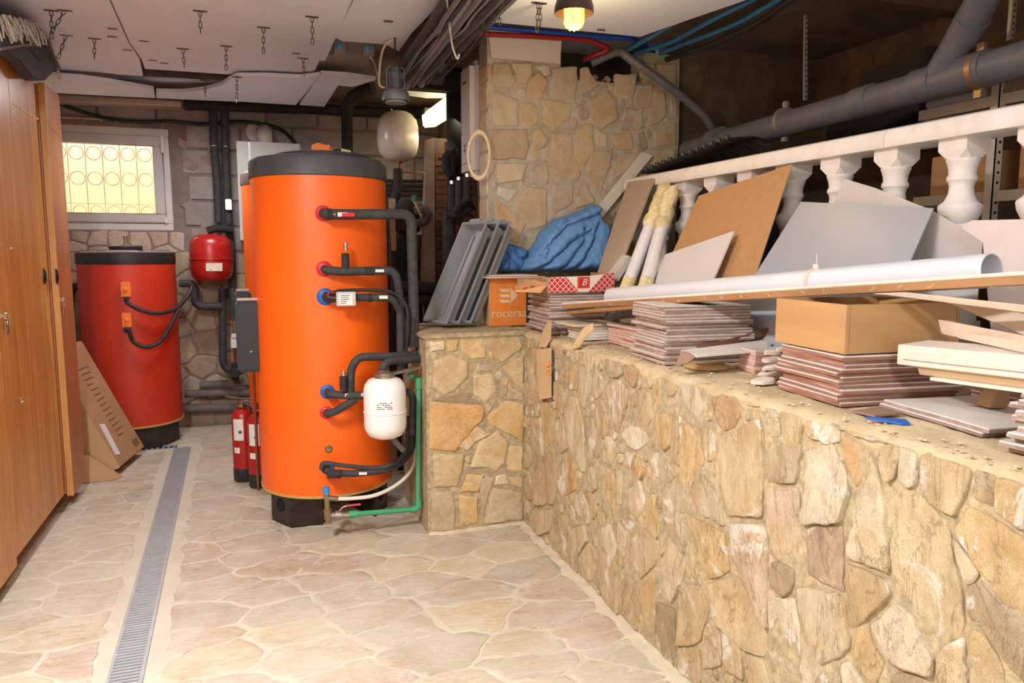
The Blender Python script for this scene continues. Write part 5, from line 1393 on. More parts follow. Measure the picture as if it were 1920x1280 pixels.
# low things in the recess
for k, (a, b_, r, lb) in enumerate((((735, 538), (832, 541), 0.045, 'upper thick dark pipe lying across the recess behind the tank pipes'), ((735, 560), (832, 564), 0.04, 'lower thick dark pipe lying across the recess behind the tank pipes'), ((738, 470), (738, 520), 0.02, 'short dark upright pipe in the recess behind the tank pipes'))):
    pipe('dark_pipe', lb, [yp(*a, 5.0), yp(*b_, 5.0)], r, 0, m_=foam_d)
tag(obj('control_box', B(yp(722, 470, 5.4), yp(742, 372, 5.4) + Vector((0, 0.1, 0))), mat('beige_box', (176, 150, 128), 0.6), bev=0.006), 'pale beige upright box in the recess, just right of the orange tank lid', 'box')
pq = thing('pump_valve', 'dark circulation pump cluster in the recess under the cream vessel', 'pump', yp(765, 400, 5.3))
obj('body', MB().lathe([(0.05, 0), (0.09, 0.03), (0.09, 0.16), (0.05, 0.2)], yp(765, 440, 5.4), 18).lathe([(0.04, 0), (0.075, 0.02), (0.075, 0.1), (0.04, 0.12)], yp(758, 395, 5.4), 18, axis=(0, -1, 0)), foam_d, pq)
obj('hose_loop', T(curve_pts([yp(778, 395, 5.2), yp(795, 392, 5.2), yp(802, 402, 5.2), yp(795, 415, 5.2), yp(775, 420, 5.2)]), 0.03, 10), mat('brown_grey_hose', (92, 80, 70), 0.7), pq)
obj('green_knob', MB().lathe([(0.016, 0), (0.018, 0.03), (0.014, 0.035)], yp(777, 376, 5.2), 12), mat('green_knob', (40, 130, 80), 0.5), pq)
obj('stick', T([yp(776, 376, 5.2), yp(790, 406, 5.15)], 0.008, 6), mat('tan_stick', (176, 140, 106), 0.6), pq)
for k in range(4):
    pipe('dark_pipe', ('topmost', 'second from top', 'third from top', 'lowest')[k] + ' of four thin dark pipes on the back wall under the cream vessel', [yp(712, 338 + 9 * k, 6.38), yp(800, 340 + 9 * k, 6.38), (1.598, 6.38, yp(800, 340 + 9 * k, 6.38).z)], 0.013, 0, m_=foam_d)
for k, (u, v0) in enumerate(((752, 430), (783, 440), (797, 330))):
    pipe('dark_pipe', ('left', 'middle', 'right')[k] + ' one of three dark upright pipes deep in the recess right of the tank', [yp(u, v0, 5.9), (yp(u, v0, 5.9).x, 5.9, 0.01)], 0.045 - 0.012 * k, 0, m_=foam_d)
tag(obj('recess_hose', T(curve_pts([yp(728, 455, 4.6), yp(724, 510, 4.6), yp(722, 560, 4.6), yp(728, 600, 4.6), yp(738, 640, 4.6), (0.86, 4.6, 0.4), (0.87, 4.6, 0.02)]), 0.018, 8), foam_d), 'dark hose dropping behind the grey pipes right of the orange tank', 'hose')
pipe('dark_pipe', 'dark bent pipe under the cream vessel going down behind the tank', [yp(746, 316, 5.6), yp(746, 335, 5.6), yp(745, 360, 5.6), yp(735, 385, 5.6), yp(733, 520, 5.6), (1.02, 5.6, 0.01)], 0.035, 0.06, m_=foam_d)

# ================================================================== OVERHEAD: CABLE RUN, COLOURED PIPES, LIT LAMP
cr = thing('cable_run', 'thick run of dark cables and conduits strapped along the ceiling', 'cables', (0.95, 3.8, 2.40))
rng = random.Random(12)
ends = [(833, 0, 735, 150), (846, 0, 727, 165), (858, 0, 740, 160), (868, 0, 752, 158), (880, 0, 760, 163), (895, 0, 772, 160), (905, 0, 790, 158), (918, 0, 800, 155), (928, 0, 795, 140), (938, 0, 822, 132), (946, 0, 838, 118), (953, 0, 850, 104), (960, 0, 872, 84)]
greys = [mat('conduit_%s' % n, c, 0.6, var=0.12, scale=8, dirt=(120, 110, 112), dirt_amt=0.3) for n, c in (('charcoal', (62, 62, 70)), ('slate', (108, 106, 116)), ('black', (40, 40, 45)), ('grey', (146, 140, 146)))]
for k, (u0, v0, u1, v1) in enumerate(ends):
    zc = 2.44 - 0.02 * (k % 3) - 0.012 * math.sin(k * 0.5)
    a = on_z(u0, v0, zc); b_ = on_z(u1, v1, zc - 0.01)
    front = a + (a - b_).normalized() * 2.2
    pts = [front] + [a.lerp(b_, s) + Vector((rng.uniform(-.005, .005), 0, rng.uniform(-.006, .004))) for s in (0, .25, .5, .75, 1)]
    obj('cable', T(curve_pts(pts, 5), (0.014, 0.022, 0.011, 0.03, 0.018)[k % 5], 8), greys[(0, 2, 1, 0, 3, 1, 3, 2, 0, 1, 2, 0, 1)[k]], cr)
for k in range(8):
    u0 = 840 + k * 15
    a = on_z(u0, 0, 2.395); b_ = on_z(u0 - 90 + rng.uniform(-12, 6), 100 + rng.uniform(-10, 40), 2.40)
    obj('cable', T(curve_pts([a + (a - b_).normalized() * 2, a, a.lerp(b_, .5) + Vector((rng.uniform(-.03, .03), 0, -0.012)), b_, b_ + Vector((0.03, 0.4, 0.03))], 5), 0.006, 6), greys[(2, 3, 0, 2)[k % 4]], cr)
obj('tray', MB().slab([on_z(842, 0, 2.471) + Vector((-0.05, -2.2, 0)), on_z(955, 0, 2.471) + Vector((0, -2.2, 0)), on_z(955, 0, 2.471), on_z(850, 100, 2.471), on_z(830, 160, 2.471), on_z(735, 150, 2.471), on_z(842, 0, 2.471) + Vector((-0.02, 0, 0))], (0, 0, 0.026)), mat('dark_tray', (58, 54, 58), 0.8), cr, smooth=False)
tag(obj('white_string', T(curve_pts([on_z(836, -20, 2.38), yp(842, 40, 3.3), yp(848, 85, 3.3), yp(857, 110, 3.3), yp(861, 102, 3.3)]), 0.004, 6), mat('white_string', (196, 190, 188), 0.6)), 'white string dangling from the cable run', 'string')
blue_c = mat('blue_conduit', (34, 76, 176), 0.4, var=0.06)
red_c = mat('red_conduit', (150, 30, 38), 0.4, var=0.06)
sky_c = mat('dusty_blue_conduit', (52, 112, 160), 0.45, var=0.1)
YQ = 3.90
tag(obj('blue_pipe', T([yp(884, 48, YQ), yp(1000, 58, YQ), yp(1100, 67, YQ), yp(1185, 72, YQ - 0.02), yp(1215, 92, YQ + 0.06), yp(1225, 98, YQ + 0.12)], 0.014, 10, 0.05), blue_c), 'bright blue pipe crossing above the stone pillar', 'pipe')
tag(obj('red_pipe', T([yp(870, 62, YQ), yp(1000, 68, YQ), yp(1105, 75, YQ), yp(1144, 92, YQ), yp(1108, 106, YQ + 0.08), yp(1095, 112, YQ + 0.18)], 0.014, 10, 0.03), red_c), 'red pipe below the blue one, ending in a hook inside the broken hole', 'pipe')
for k, (pts, zc) in enumerate(((((1175, 95), (1290, 28), (1345, -5)), 2.52), (((1190, 100), (1260, 78), (1340, 35), (1420, -5)), 2.54), (((1238, 100), (1285, 82), (1380, 45), (1470, -6)), 2.53))):
    P = [on_z(u, v, zc) for u, v in pts]
    P.append(P[-1] + (P[-1] - P[-2]).normalized() * 1.2)
    cz = tag(obj('blue_conduit', T(curve_pts(P, 6), 0.013, 10), sky_c), ('left one of three dusty blue conduits fanning out from the pillar top', 'middle one of three dusty blue conduits fanning out from the pillar top', 'right one of three dusty blue conduits fanning out from the pillar top')[k], 'conduit', 'blue conduits under the dark ceiling')
    if k != 1:
        d = (P[1] - P[0]).normalized(); q_ = P[1] if k else P[0].lerp(P[1], 0.98)
        obj('cable_tie', MB().ring(q_, d, 0.0145, 0.002, 14, 5), cable_m, cz)
P = [on_z(u, v, 2.478) for u, v in ((1250, 112), (1300, 95), (1360, 72), (1425, 40), (1488, -4))]
tag(obj('black_cable', T(curve_pts(P + [P[-1] + (P[-1] - P[-2]).normalized() * 1.2], 6), 0.016, 8), cable_m), 'black cable sagging to the right of the blue conduits', 'cable')
lp = thing('pendant_lamp', 'lit dark pendant lamp with a glowing yellow bulb near the ceiling', 'lamp', (1.335, 3.0, 2.33))
x0, y0 = 1.335, 3.0
zz = lambda v: yp(1076, v, 3.0).z
dark_sh = mat('dark_brown_shade', (74, 60, 58), 0.45, 0.2)
obj('shade', MB().lathe([(0.083, zz(26)), (0.082, zz(14)), (0.074, zz(2)), (0.05, zz(-10)), (0.02, zz(-16)), (0.02, zz(-30))], (x0, y0, 0), 36, cap=False).lathe([(0.081, zz(26)), (0.080, zz(14)), (0.070, zz(4)), (0.04, zz(-6))], (x0, y0, 0), 36, cap=False), dark_sh, lp)
obj('cord', T([(x0, y0, zz(-29)), (x0, y0, 2.5)], 0.005, 8), cable_m, lp)
lampg = mat('glowing_yellow_bulb', (255, 190, 50), 0.4, emit=(255, 190, 62), power=6)
obj('bulb', MB().lathe([(0.042, zz(6)), (0.044, zz(30)), (0.042, zz(44)), (0.034, zz(51)), (0.018, zz(55)), (0.001, zz(56))], (x0, y0, 0), 28, cap=False), lampg, lp)
mb = MB()
for k in range(6):
    a = 2 * pi * k / 6
    mb.tube([(x0 + 0.046 * cos(a), y0 + 0.046 * sin(a), zz(8)), (x0 + 0.046 * cos(a), y0 + 0.046 * sin(a), zz(42)), (x0 + 0.02 * cos(a), y0 + 0.02 * sin(a), zz(56))], 0.002, 5, 0.01)
obj('bulb_guard', mb, mat('yellow_guard', (220, 150, 40), 0.4), lp)
pl3 = bpy.data.lights.new('bulb_light', 'POINT'); pl3.energy = 5; pl3.color = (1, 0.75, 0.38); pl3.shadow_soft_size = 0.05
o = bpy.data.objects.new('bulb_light', pl3); COL.objects.link(o); o.location = (x0, y0, zz(62))

# grey waste pipe with a branch, its flexible feed, clamps and hangers
pvc_g = mat('grey_waste_pipe', (100, 102, 113), 0.42, var=0.1, scale=5, dirt=(140, 128, 116), dirt_amt=0.35)
XQ = 2.5
wp = thing('waste_pipe', 'big grey plastic waste pipe with a slanting branch, above the white balustrade', 'pipe', (XQ, 2.8, 1.95))
A_, B_ = on_x(1290, 283, XQ), on_x(1930, 108, XQ)
dirp = (B_ - A_).normalized(); B2 = B_ + dirp * 0.8
obj('main_pipe', T([A_, B2], 0.061, 28), pvc_g, wp)
for u, v in ((1345, 262), (1622, 190), (1738, 158), (1830, 133)):
    p = on_x(u, v, XQ)
    obj('socket', T([p - dirp * 0.05, p + dirp * 0.05], 0.0655, 28), pvc_g, wp)
p = on_x(1745, 140, XQ)
obj('branch', T([on_x(1755, 150, XQ), on_x(1800, 75, XQ - 0.02), on_x(1850, -15, XQ - 0.1), on_x(1890, -90, XQ - 0.2)], 0.054, 24, 0.15), pvc_g, wp)
obj('branch_socket', T([on_x(1806, 68, XQ - 0.025), on_x(1826, 32, XQ - 0.06)], 0.0595, 24), pvc_g, wp)
steel_c = mat('pale_steel', (186, 176, 164), 0.4, 0.6, var=0.1)
brass_c = mat('worn_clamp', (170, 136, 100), 0.4, 0.6, var=0.15)
for k, (u, v) in enumerate(((1472, 228), (1838, 132))):
    p = on_x(u, v, XQ)
    mb = MB().tube([p - dirp * 0.011, p + dirp * 0.011], 0.0685, 28)
    for s in (1, -1):
        mb.box(p + Vector((-0.008, -0.014, s * 0.06 - 0.0)), p + Vector((0.008, 0.014, s * 0.095)))
    obj('pipe_clamp', mb, (steel_c, brass_c)[k], wp)
fx_ = thing('flexible_pipe', 'grey bent pipe running from the hole in the pillar to the big waste pipe', 'pipe', yp(1160, 100, 3.9))
obj('tube', T(curve_pts([yp(1110, 118, 4.06), yp(1135, 106, 4.0), yp(1162, 97, 3.92), yp(1178, 108, 3.88), yp(1240, 152, 3.84), yp(1290, 190, 3.84), yp(1322, 220, 3.84), yp(1334, 240, 3.84)], 6), 0.0235, 12), pvc_g, fx_)
obj('socket', T([yp(1180, 109, 3.88), yp(1192, 118, 3.875)], 0.027, 14), pvc_g, fx_)


def perforated(name, label, p0, p1, w_, m_, holes=14):
    t = thing(name, label, 'upright', p1)
    p0, p1 = Vector(p0), Vector(p1)
    ax = (p1 - p0).normalized(); side = ax.cross(Vector((0, 1, 0))).normalized()
    obj('strip', MB().slab([p0 - side * w_, p0 + side * w_, p1 + side * w_, p1 - side * w_], Vector((0, 0.004, 0))).slab([p0 + side * (w_ - 0.003), p0 + side * w_, p1 + side * w_, p1 + side * (w_ - 0.003)], Vector((0, 0.03, 0))), m_, t, smooth=False)
    mb = MB(); L = (p1 - p0).length
    for k in range(holes):
        c = p0 + ax * L * (k + 0.5) / holes
        mb.lathe([(w_ * 0.34, 0), (w_ * 0.34, 0.001)], c + Vector((0, -0.0005, 0)), 8, axis=(0, -1, 0))
    h_ = obj('holes', mb, mat('hole_black', ()), t); h_['kind'] = 'stuff'
    return t


perforated('hanger_strip', 'perforated steel hanger dropping from the dark ceiling to the big grey pipe', yp(1512, 28, 2.95), yp(1511, 186, 2.95), 0.012, steel_c, 16)
perforated('hanger_strip', 'bright perforated steel hanger at the right edge, above the big grey pipe', on_x(1905, -20, 2.62), on_x(1898, 72, 2.62), 0.012, steel_c, 8)

# ================================================================== BALUSTRADE
bal_m = mat('white_cast_stone', (242, 235, 229), 0.7, var=0.05, scale=6, dirt=(196, 180, 164), dirt_amt=0.25, bmp=0.15)
XBL = 2.12
bt = thing('balustrade', 'white cast-stone balustrade standing on the ledge above the stone wall', 'balustrade', (XBL, 2.5, ZL))
RY0, RY1 = 0.85, 3.86
rail = [(-0.078, 1.748), (-0.082, 1.756), (-0.082, 1.785), (-0.07, 1.806), (-0.03, 1.818), (0.03, 1.818), (0.07, 1.806), (0.082, 1.785), (0.082, 1.756), (0.078, 1.748)]
for a, b_ in ((RY0, 2.012), (2.014, RY1)):
    obj('rail', MB().slab([(XBL + x, a, z) for x, z in rail], (0, b_ - a, 0)), bal_m, bt, angle=30)
obj('plinth', B((XBL - 0.075, RY0, ZL - 0.002), (XBL + 0.075, RY1, 1.12)), bal_m, bt, bev=0.008)


def baluster(y):
    mb = MB()
    w_ = 0.05
    mb.box((XBL - w_, y - w_, 1.712), (XBL + w_, y + w_, 1.75))
    c8 = lambda z, s, c: [(XBL + dx, y + dy, z) for dx, dy in ((-s, -c), (-c, -s), (c, -s), (s, -c), (s, c), (c, s), (-c, s), (-s, c))]
    mb.add(c8(1.712, w_, w_ - 0.001) + c8(1.688, w_ * 0.9, w_ * 0.45), [(i, i + 8, (i + 1) % 8 + 8, (i + 1) % 8) for i in range(8)] + [tuple(range(8, 16))])
    prof = [(0.040, 1.692), (0.047, 1.690), (0.048, 1.680), (0.045, 1.675), (0.040, 1.658), (0.038, 1.640), (0.043, 1.632), (0.0435, 1.622), (0.037, 1.614), (0.034, 1.600), (0.037, 1.578), (0.046, 1.558), (0.062, 1.545), (0.063, 1.538), (0.060, 1.520), (0.050, 1.498), (0.042, 1.486), (0.045, 1.480), (0.0455, 1.466), (0.038, 1.460), (0.034, 1.45), (0.036, 1.40), (0.046, 1.34), (0.058, 1.28), (0.06, 1.24), (0.05, 1.21), (0.042, 1.20), (0.046, 1.195), (0.046, 1.18)]
    mb.lathe(prof[::-1], (XBL, y, 0), 28)
    mb.box((XBL - 0.055, y - 0.055, 1.115), (XBL + 0.055, y + 0.055, 1.184))
    return mb


y0_ = 1.775
b0_ = obj('baluster', baluster(y0_), bal_m, bt, angle=40)
for k in range(-3, 8):
    if k:
        o = b0_.copy(); COL.objects.link(o); o.parent = bt; o.location = (0, k * 0.258, 0)

# ================================================================== CRAWL SPACE BEHIND THE BALUSTRADE
rack_w = mat('white_rack_metal', (206, 196, 182), 0.45, var=0.05)
brown_box = mat('dim_cardboard', (186, 138, 92), 0.85, var=0.1)
sh = thing('storage_rack', 'white perforated metal shelving in the dark space behind the balustrade', 'shelf', (2.75, 1.9, ZL))
for x, y in ((2.72, 2.13), (2.72, 1.05), (3.1, 2.13)):
    mb = MB().box((x - 0.018, y - 0.002, ZL), (x + 0.018, y + 0.002, 2.05)).box((x - 0.018, y - 0.002, ZL), (x - 0.014, y + 0.034, 2.05))
    up_ = obj('upright', mb, rack_w, sh, smooth=False)
    mbh = MB()
    for k in range(26):
        mbh.lathe([(0.006, 0), (0.006, 0.001)], (x + 0.002, y - 0.0025, ZL + 0.05 + k * 0.038), 8, axis=(0, -1, 0))
    ho = obj('holes', mbh, mat('hole_black', ()), up_); ho['kind'] = 'stuff'
for z in (1.62, 1.98):
    obj('shelf_board', B((2.72, 1.02, z), (3.2, 2.5, z + 0.012)), rack_w, sh, smooth=False)
    obj('shelf_lip', MB().box((2.714, 1.02, z - 0.028), (2.7195, 2.5, z + 0.012)).box((2.72, 2.5, z - 0.028), (3.2, 2.506, z + 0.012)), rack_w, sh, smooth=False)
for k, (lo, hi, m_, lb) in enumerate((((2.78, 1.45, 1.634), (3.15, 2.09, 1.90), brown_box, 'brown cardboard box on the white shelf behind the balustrade, by the perforated upright'),
                                      ((2.78, 2.2, 1.634), (3.15, 2.48, 1.80), brown_box, 'flat brown box on the white shelf behind the second baluster from the right'),
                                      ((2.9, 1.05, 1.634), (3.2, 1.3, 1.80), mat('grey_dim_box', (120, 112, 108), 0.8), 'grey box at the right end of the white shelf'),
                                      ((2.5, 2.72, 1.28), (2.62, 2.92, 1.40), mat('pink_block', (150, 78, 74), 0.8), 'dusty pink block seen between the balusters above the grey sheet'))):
    bx = thing('storage_box', lb, 'box', ((lo[0] + hi[0]) / 2, (lo[1] + hi[1]) / 2, lo[2]))
    obj('carton', B(lo, hi), m_, bx, bev=0.004)
    if k != 3:
        obj('tape', B((lo[0] + 0.15, lo[1] - 0.001, hi[2] - 0.05), (lo[0] + 0.2, hi[1] + 0.001, hi[2] + 0.001)), mat('brown_tape', (150, 112, 70), 0.4), bx, smooth=False)
pk = thing('support_block', 'dark timber block carrying the pink block behind the balustrade', 'block', (2.56, 2.82, ZL))
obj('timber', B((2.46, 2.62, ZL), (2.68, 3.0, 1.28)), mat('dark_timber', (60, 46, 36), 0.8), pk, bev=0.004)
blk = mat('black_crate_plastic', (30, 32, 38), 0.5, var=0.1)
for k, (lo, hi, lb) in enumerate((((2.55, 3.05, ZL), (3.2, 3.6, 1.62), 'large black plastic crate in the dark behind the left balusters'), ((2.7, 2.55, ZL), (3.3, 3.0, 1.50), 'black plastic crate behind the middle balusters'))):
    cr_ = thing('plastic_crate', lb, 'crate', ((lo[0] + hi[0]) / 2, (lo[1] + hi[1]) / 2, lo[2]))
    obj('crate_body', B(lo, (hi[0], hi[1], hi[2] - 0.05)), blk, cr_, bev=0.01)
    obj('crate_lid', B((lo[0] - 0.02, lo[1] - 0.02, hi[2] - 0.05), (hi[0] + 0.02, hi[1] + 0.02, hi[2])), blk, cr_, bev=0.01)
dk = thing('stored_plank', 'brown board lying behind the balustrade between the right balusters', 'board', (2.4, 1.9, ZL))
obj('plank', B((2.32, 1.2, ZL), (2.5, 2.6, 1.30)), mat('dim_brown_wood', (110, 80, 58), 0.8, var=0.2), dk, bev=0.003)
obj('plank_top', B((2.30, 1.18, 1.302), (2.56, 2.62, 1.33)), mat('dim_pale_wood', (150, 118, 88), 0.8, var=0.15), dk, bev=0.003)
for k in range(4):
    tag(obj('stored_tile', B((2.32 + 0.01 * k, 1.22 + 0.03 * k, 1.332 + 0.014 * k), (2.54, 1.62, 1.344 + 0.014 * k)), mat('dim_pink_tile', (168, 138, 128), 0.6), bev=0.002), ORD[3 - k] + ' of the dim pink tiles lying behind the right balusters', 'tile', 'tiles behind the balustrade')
wb = thing('foam_beam', 'pale weathered beam hanging under the big grey pipe at the right edge', 'beam', on_x(1840, 170, 2.75))
obj('beam', MB().slab([on_x(1838, 180, 2.72), on_x(1850, 160, 2.72), on_x(1935, 138, 2.72), on_x(1935, 164, 2.72), on_x(1860, 184, 2.72)], (0.12, 0, 0)), mat('dirty_foam', (150, 132, 104), 0.9, var=0.15, bmp=0.4), wb)
lt = tag(obj('white_batten', MB().tube([on_x(1742, 198, 2.72), on_x(1852, 174, 2.72)], 0.018, 10), mat('white_tube', (176, 170, 176), 0.5)), 'whitish tube lying under the big grey pipe, behind the balustrade', 'tube')
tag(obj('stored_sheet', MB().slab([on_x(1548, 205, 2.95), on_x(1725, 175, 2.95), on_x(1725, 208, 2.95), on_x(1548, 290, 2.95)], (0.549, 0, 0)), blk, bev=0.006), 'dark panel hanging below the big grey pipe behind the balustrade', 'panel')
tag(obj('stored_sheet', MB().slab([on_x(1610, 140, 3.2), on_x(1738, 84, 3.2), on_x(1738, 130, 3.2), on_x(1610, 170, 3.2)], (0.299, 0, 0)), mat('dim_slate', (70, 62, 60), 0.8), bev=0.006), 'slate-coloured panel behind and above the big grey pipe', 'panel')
# black dimpled sheet on the left end of the rail
dm = thing('dimpled_sheet', 'black dimpled plastic sheet lying over the left end of the balustrade rail', 'sheet', (2.2, 3.5, 1.82))
mb = MB()
e0, e1 = on_x(1200, 322, 2.06), on_x(1365, 258, 2.14)
N = 26
for i in range(N + 1):
    s = i / N; p = e0.lerp(e1, s)
    h_ = 0.008 * (1 if i % 2 else -1)
    mb.v += [p + Vector((0, 0, h_)), p + Vector((0.14, -0.03, 0.01 + h_)), Vector((2.34, p.y - 0.10 * s, max(1.824, p.z - 0.02 + h_))), p + Vector((0, 0, h_ - 0.006)), p + Vector((0.14, -0.03, 0.004 + h_)), Vector((2.34, p.y - 0.10 * s, max(1.819, p.z - 0.026 + h_)))]
for i in range(N):
    for a, b_ in ((0, 1), (1, 2)):
        mb.f.append((i * 6 + a, i * 6 + b_, i * 6 + 6 + b_, i * 6 + 6 + a)); mb.f.append((i * 6 + 3 + b_, i * 6 + 3 + a, i * 6 + 9 + a, i * 6 + 9 + b_))
    mb.f.append((i * 6 + 3, i * 6, i * 6 + 6, i * 6 + 9))
zm = min(v.z for v in mb.v)
obj('sheet', mb, mat('black_sheet_plastic', (36, 33, 33), 0.6, var=0.15, dirt=(90, 78, 66), dirt_amt=0.3), dm, angle=20)
mb = MB()
for i in range(13):
    p = e0.lerp(e1, (i + 0.5) / 13)
    mb.lathe([(0.014, -0.006), (0.013, 0.010), (0.008, 0.014)], p + Vector((0.012, -0.004, 0.006)), 10)
dmp = obj('dimples', mb, mat('grey_dimple', (62, 58, 56), 0.5), dm); dmp['kind'] = 'stuff'

# ================================================================== CLUTTER ON THE LEDGE
L = ZL
terra = mat('terracotta_body', (146, 100, 82), 0.9, var=0.14, scale=9, dirt=(190, 150, 132), dirt_amt=0.2, bmp=0.2, vary=0.12)
terra_d = mat('brown_tile_body', (150, 122, 110), 0.9, var=0.14, scale=9, dirt=(206, 192, 184), dirt_amt=0.4, bmp=0.2, vary=0.14)
pink_t = mat('pink_tile_body', (208, 158, 138), 0.9, var=0.12, scale=9, dirt=(228, 208, 196), dirt_amt=0.4, bmp=0.2, vary=0.1)
cream_t = mat('cream_tile_body', (222, 210, 192), 0.85, var=0.08, scale=9, vary=0.06)
glaze = mat('pale_tile_glaze', (220, 212, 204), 0.5, var=0.05, scale=5, dirt=(190, 176, 160), dirt_amt=0.35)


def tile_mesh(sx, sy, t, body, chip=0.0, seed=1):
    r = random.Random(seed)
    me = bpy.data.meshes.new('ceramic_tile')
    out = []
    for (x0, y0, x1, y1) in ((0, 0, sx, 0), (sx, 0, sx, sy), (sx, sy, 0, sy), (0, sy, 0, 0)):
        for k in range(4):
            s = k / 4
            j = r.uniform(0, 0.004) if k else 0
            cx_, cy_ = (sx / 2 - (x0 + x1) / 2), (sy / 2 - (y0 + y1) / 2)
            nl = math.hypot(cx_, cy_)
            out.append((x0 + (x1 - x0) * s + cx_ / nl * j, y0 + (y1 - y0) * s + cy_ / nl * j))
    n = len(out); vs = []; fs = []; mi = []
    for z in (0, t * 0.70, t * 0.70, t):
        ins = 0.0012 if len(vs) >= 2 * n else 0
        for x, y in out:
            vs.append((x + (ins if x < sx / 2 else -ins), y + (ins if y < sy / 2 else -ins), z))
    for lv, m_ in ((0, 0), (1, 0), (2, 1)):
        for i in range(n):
            j = (i + 1) % n
            fs.append((lv * n + i, lv * n + j, lv * n + n + j, lv * n + n + i)); mi.append(m_)
    fs.append(tuple(range(n - 1, -1, -1))); mi.append(0)
    fs.append(tuple(3 * n + i for i in range(n))); mi.append(1)
    me.from_pydata(vs, [], fs); me.materials.append(body); me.materials.append(glaze)
    me.polygons.foreach_set('material_index', mi)
    return me


def tile_stack(x, y, sx, sy, rot, n, t, z0, body, where, group, jit=0.006, rj=1.2, seed=0, name='ceramic_tile'):
    r = random.Random(seed)
    ms = [tile_mesh(sx, sy, t * 0.94, body, seed=seed * 7 + k) for k in range(3)]
    first = None
    for k in range(n):
        if first is None:
            o = bpy.data.objects.new(name, ms[0]); first = o
        else:
            o = first.copy(); o.data = ms[k % 3]
        COL.objects.link(o)
        o.location = (x + r.uniform(-jit, jit), y + r.uniform(-jit, jit), z0 + k * t)
        o.rotation_euler = (0, 0, math.radians(rot + r.uniform(-rj, rj)))
        tag(o, '%s tile of the %s' % (ORD[n - 1 - k], where), 'tile', group)
    return z0 + n * t


def lean(tl, tr, br, bl, z0):
    """panel corners with the lower ones carried on down to the height z0"""
    e = lambda a, b_: a + (b_ - a) * ((a.z - z0) / (a.z - b_.z))
    p = [tl, tr, e(tr, br), e(tl, bl)]
    n = (p[1] - p[0]).cross(p[2] - p[0])
    p[3] = Vector((p[0].x - (n.y * (p[3].y - p[0].y) + n.z * (p[3].z - p[0].z)) / n.x, p[3].y, p[3].z))
    return p


# --- grey trays leaning to the right
tray_m = mat('grey_plastic_tray', (132, 136, 142), 0.5, var=0.08, scale=6, dirt=(146, 140, 132), dirt_amt=0.4)
ty0, ty1 = 3.70, 3.94


def tray(x_off, label, first=None):
    bx = 0.945 + x_off
    ca_, sa_ = cos(math.radians(17)), sin(math.radians(17))
    lv = Vector((0.262 * ca_, 0.262 * sa_, 0.53)); Lg = lv.length; lv.normalize()
    wv = Vector((-sa_, ca_, 0)); nv = lv.cross(wv) * -1
    nv = nv if nv.z > 0 else -nv           # facing left and up
    o0 = Vector((bx, ty0, L + 0.028))
    W_ = ty1 - ty0
    P = lambda s, q, d: o0 + lv * s + wv * q + nv * d
    t = thing('plastic_tray', label, 'tray', (bx, (ty0 + ty1) / 2, L), 'grey plastic trays')
    D, ins = 0.055, 0.028
    o4 = [P(0, 0, 0), P(0, W_, 0), P(Lg, W_, 0), P(Lg, 0, 0)]
    i4 = [P(0.014, 0.014, 0), P(0.014, W_ - 0.014, 0), P(Lg - 0.014, W_ - 0.014, 0), P(Lg - 0.014, 0.014, 0)]
    f4 = [P(ins, ins, -D), P(ins, W_ - ins, -D), P(Lg - ins, W_ - ins, -D), P(Lg - ins, ins, -D)]
    f5 = [P(ins - 0.004, ins - 0.004, -D - 0.004), P(ins - .004, W_ - ins + .004, -D - 0.004), P(Lg - ins + .004, W_ - ins + .004, -D - 0.004), P(Lg - ins + .004, ins - .004, -D - 0.004)]
    o5 = [p - nv * 0.012 for p in o4]
    i5 = [p - nv * 0.012 + (q - p) * -0.25 for p, q in zip(i4, o4)]
    vs = o4 + i4 + f4 + f5 + o5 + i5
    fs = [(8, 9, 10, 11), (15, 14, 13, 12)]
    for i in range(4):
        j = (i + 1) % 4
        fs += [(i, j, 4 + j, 4 + i), (4 + i, 4 + j, 8 + j, 8 + i), (i, 16 + i, 16 + j, j), (16 + i, 20 + i, 20 + j, 16 + j), (20 + i, 12 + i, 12 + j, 20 + j)]
    obj('tray_shell', MB().add(vs, fs), tray_m, t, bev=0.004)
    mb = MB()
    for s in (0.34, 0.66):
        mb.slab([P(0.05, W_ * s - 0.012, -D), P(0.05, W_ * s + 0.012, -D), P(Lg - 0.05, W_ * s + 0.012, -D), P(Lg - 0.05, W_ * s - 0.012, -D)], nv * 0.008)
    for s in (0.34, 0.66):
        m1 = MB().slab([P(0.06, W_ * s - 0.012, -D + 0.0005), P(0.06, W_ * s + 0.012, -D + 0.0005), P(Lg - 0.06, W_ * s + 0.012, -D + 0.0005), P(Lg - 0.06, W_ * s - 0.012, -D + 0.0005)], nv * 0.008)
        obj('floor_rib', m1, tray_m, t, bev=0.003)
    obj('top_lip', MB().slab([P(Lg - 0.002, W_ * 0.25, 0.0), P(Lg - 0.002, W_ * 0.75, 0.0), P(Lg + 0.016, W_ * 0.7, 0.0), P(Lg + 0.016, W_ * 0.3, 0.0)], -nv * 0.012), tray_m, t, bev=0.003)
    return t


tray(0.0, 'front grey plastic tray of the three leaning on the ledge, its inside showing')
tray(0.066, 'middle grey plastic tray of the three leaning on the ledge')
tray(0.13, 'rear grey plastic tray of the three, next to the orange box')

